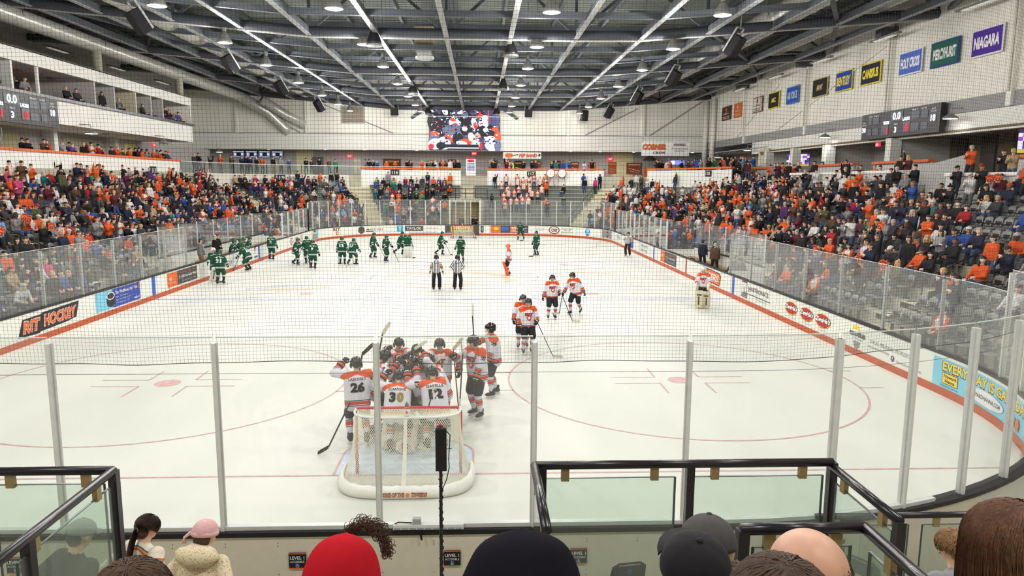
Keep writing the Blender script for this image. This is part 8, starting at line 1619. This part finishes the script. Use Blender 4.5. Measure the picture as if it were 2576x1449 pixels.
hm = hood_mesh([(0.145, 0.004), (0.140, 0.035), (0.12, 0.075), (0.08, 0.105), (0.03, 0.122), (-0.05, 0.13), (-0.13, 0.14), (-0.2, 0.16), (-0.3, 0.19)], 0.0, 3, 0.02); o = sub('hood', hm, t, m4 @ Matrix.Translation((0, 0.03, 0)) @ Matrix.Rotation(0.25, 4, 'X'), [REDC])
rr = random.Random(8); b = MB()
for i in range(320):
    a = rr.uniform(0.5, PI - 0.15); r0 = rr.uniform(0.75, 1.0); c = Vector((0.10 * math.cos(a) * r0 - 0.03, -0.06 - rr.uniform(0, 0.06), 0.02 + 0.135 * math.sin(a) * r0)); rad = rr.uniform(0.006, 0.012); ax = rr.uniform(0, 6)
    b.tube([c + Vector((rad * math.cos(ax + q * 0.9), q * 0.004 * math.cos(ax), rad * math.sin(ax + q * 0.9) + q * 0.002)) for q in range(9)], 0.0011, 4)
o = b.obj('curly_hair', HB, t); o.matrix_local = m4; o['kind'] = 'stuff'
t, J, m4 = near_person(1.47, -6.75, 4.44, 2.75, BK, 'person in a large black hood at the bottom centre, back turned', BLKH, HD)
hm = hood_mesh([(0.155, 0.004), (0.150, 0.045), (0.132, 0.088), (0.10, 0.112), (0.05, 0.132), (0.0, 0.143), (-0.06, 0.152), (-0.14, 0.175), (-0.25, 0.23)], 0.012, 5, 0.034, 1.15); sub('hood', hm, t, m4 @ Matrix.Translation((0.0, 0.03, 0)) @ Matrix.Rotation(0.2, 4, 'X'), [BLKH])
def ball_cap(t, m4, m, button=True, r=0.108):
    b = MB(); b.ball((0, 0.0, 0.03), (r, r * 1.08, r * 0.98), 36, 12, lo=-0.12, fn=lambda d: 1 - 0.018 * (1 - min(1, abs(math.sin(3 * math.atan2(d.x, d.y))) * 9)) * (1 if d.z < 0.97 else 0)); b.add([(0.085 * math.cos(q) * (1 + 0.15 * k), -0.07 - (0.03 + 0.085 * k) * math.sin(q), 0.028 - 0.02 * k + zz) for zz in (0, 0.008) for k in (0, 1) for q in (PI * i / 10 for i in range(11))], [(i, i + 1, 12 + i, 11 + i) for i in range(10)] + [(22 + i, 33 + i, 34 + i, 23 + i) for i in range(10)] + [(11 + i, 12 + i, 34 + i, 33 + i) for i in range(10)]); o = b.obj('cap', m, t, True); o.matrix_local = m4
    if button: b = MB(); b.ball((0, 0.0, 0.137), (0.011, 0.011, 0.006), 12, 6); o = b.obj('cap_button', m, t, True); o.matrix_local = m4
CAPK = M('cap_black_cloth', (22, 21, 25), 0.9, noise=0.12, scale=30, bump=0.1); CAPG = M('cap_grey_cloth', (70, 68, 68), 0.9, noise=0.1, scale=30)
t, J, m4 = near_person(1.954, -6.42, 4.28, 2.75, BK, 'person in a plain black ball cap with a cloth button on top, back turned', TOPM['charcoal'], HD, nod=-6, hsc=0.9); ball_cap(t, m4 @ Matrix.Rotation(-0.25, 4, 'X'), CAPK)
t, J, m4 = near_person(2.19, -5.82, 4.03, 2.4, BK - 0.4, 'person in a dark grey ball cap half behind the black cap', TOPM['navy'], HD, hsc=0.9); ball_cap(t, m4, CAPG)
BALD = M('skin_bald', (200, 152, 126), 0.48, noise=0.12, scale=9)
t, J, m4 = near_person(2.165, -6.62, 4.39, 2.75, BK - 0.1, 'bald man at the bottom right, back turned', TOPM['navy'], HB, skullcap=False, skin=0)
b = MB(); b.ball((0, 0.008, 0.022), (0.098, 0.112, 0.102), 40, 20, lo=-0.75, fn=lambda d: 1 + 0.02 * d.y * (1 if d.y > 0 else 0) - 0.015 * abs(d.x)); o = b.obj('bald_crown', BALD, t, True); o.matrix_local = m4
b = MB(); ribbons(b, [p for p in hair_strands(2200, 12, 0.02, rad=(0.0985, 0.1125, 0.102), lo=-0.7, lift=0.002, crown=(0, 0, 1)) if p[0].z < 0.045 and p[0].y > -0.03], 0.0011); o = b.obj('hair', HD, t); o.matrix_local = m4
near_person(1.993, -6.86, 4.45, 2.75, BK, 'person with straight dark hair before the bald man at the bottom edge', TOPM['black'], HD, strands=(hair_strands(4200, 4, 0.16, messy=0.06), 0.0014))
near_person(2.143, -6.2, 4.06, 2.4, BK, 'person with dark brown curls mostly hidden under the black cap', TOPM['brown'], HB, strands=(hair_strands(900, 6, 0.06, messy=0.5), 0.003))
near_person(2.665, -6.62, 4.45, 2.75, BK + 0.45, 'woman with long straight auburn hair at the bottom right corner', TOPM['black'], HA, strands=(hair_strands(4200, 9, 0.42, fall=True, messy=0.06, front=0.6), 0.0016))
GREYT = band_mat('grey_shirt_red_collar', 'pt', [(0, (150, 150, 154)), (0.88, (176, 40, 52)), (0.93, (150, 150, 154))])
near_person(4.256, -4.2, 3.13, 1.65, BK + 0.25, 'boy with sandy hair in a grey shirt with red collar at the right', GREYT, HS, turn=10, strands=(hair_strands(1400, 14, 0.06, messy=0.25), 0.0022))
STRP = [(0, (228, 218, 198))]
for i, p in enumerate((0.12, 0.32, 0.52, 0.72, 0.9)): STRP += [(p, (196, 90, 60)), (p + 0.025, (206, 160, 70)), (p + 0.045, (70, 100, 130)), (p + 0.06, (228, 218, 198))]
STRB = band_mat('striped_sweater', 'pt', STRP); STRA = band_mat('striped_sleeve', 'pa', STRP)
SITN = lambda **k: S_(**dict(dict(handL=(-0.3, -0.1, 0.62), handR=(0.3, -0.1, 0.62), lean=10), **k))
pt_ = hair_strands(1500, 16, 0.12, messy=0.05, crown=(0, -0.6, 0.8)); rr = random.Random(3)
for i in range(420): a = rr.uniform(0, 6.3); r0 = rr.uniform(0, 0.028); pt_.append([Vector((r0 * math.cos(a) * (1 + 0.5 * j / 7) + 0.012 * math.sin(j * 0.8), 0.115 + r0 * math.sin(a) + 0.01 * j, 0.0 - 0.045 * j + rr.gauss(0, 0.004))) for j in range(8)])
t, J, m4 = near_person(-1.56, -2.05, 2.16, 1.1, BK - 0.45, 'girl with a dark ponytail in a striped cream sweater, looking right', STRB, HD, pose=SITN(turn=-12, nod=2), armm=STRA, strands=(pt_, 0.0024), hs=0.89)
b = MB(); b.tube([(0.02 * math.cos(q), 0.118, -0.005 + 0.02 * math.sin(q)) for q in (2 * PI * i / 10 for i in range(11))], 0.006, 6); o = b.obj('hair_tie', PRINTW, t); o.matrix_local = m4
def floral():
    m = M('floral_cloth', (214, 200, 164), 0.9, noise=0); nt = m.node_tree; bs = nt.nodes['Principled BSDF']; tc = nt.nodes.new('ShaderNodeTexCoord'); vo = nt.nodes.new('ShaderNodeTexVoronoi'); vo.inputs['Scale'].default_value = 55; cr = nt.nodes.new('ShaderNodeValToRGB'); cr.color_ramp.interpolation = 'CONSTANT'; e = cr.color_ramp.elements; e[0].color = (*lin((176, 92, 96)), 1); e[1].position = 0.2; e[1].color = (*lin((206, 176, 140)), 1); q = e.new(0.34); q.color = (*lin((216, 204, 170)), 1); nt.links.new(tc.outputs['Object'], vo.inputs['Vector']); nt.links.new(vo.outputs['Distance'], cr.inputs[0]); nt.links.new(cr.outputs[0], bs.inputs['Base Color']); return m
FLO = floral(); PINKB = M('pink_knit', (214, 168, 168), 0.95, noise=0.12, scale=60, bump=0.4)
t, J, m4 = near_person(-0.948, -2.35, 2.34, 1.1, BK - 0.2, 'child in a pink knit hat and floral cream coat with the hood down', FLO, HD, pose=SITN(nod=4), hs=0.95, hsc=0.93)
b = MB(); b.ball((0, 0.01, 0.035), (0.112, 0.118, 0.112), 20, 10, lo=-0.15, fn=lambda d: 1 + 0.02 * math.sin(14 * math.atan2(d.x, d.y))); b.lathe([(0.112, 0), (0.12, 0.015), (0.116, 0.04)], (0, 0.01, 0.005), 20); b.tube([(0.1, 0.06, 0.03), (0.15, 0.08, -0.01), (0.15, 0.08, -0.06)], [0.02, 0.012, 0.02], 8); o = b.obj('knit_hat', PINKB, t, True); o.matrix_local = m4
b = MB(); b.ball((0, 0.11, -0.15), (0.2, 0.12, 0.10), 20, 10, fn=lambda d: 1 + 0.08 * math.sin(7 * math.atan2(d.x, d.z)) * (1 - abs(d.y))); o = b.obj('coat_hood', FLO, t, True); o.matrix_local = m4; b = MB(); b.ball((0.26, 0.0, -0.33), (0.09, 0.1, 0.08), 12, 7); o = b.obj('pink_lining', M('pink_floral', (206, 130, 150), 0.9, noise=0.3, scale=60), t, True); o.matrix_local = m4
t, J, m4 = near_person(-1.934, -2.42, 2.39, 1.1, BK - 0.5, 'man in a light grey cap and dark jacket seen through the left glass guard', TOPM['charcoal'], HD, pose=SITN(nod=4), hs=1.0, hsc=0.9); ball_cap(t, m4, M('cap_light_grey', (146, 146, 142), 0.9, noise=0.06))
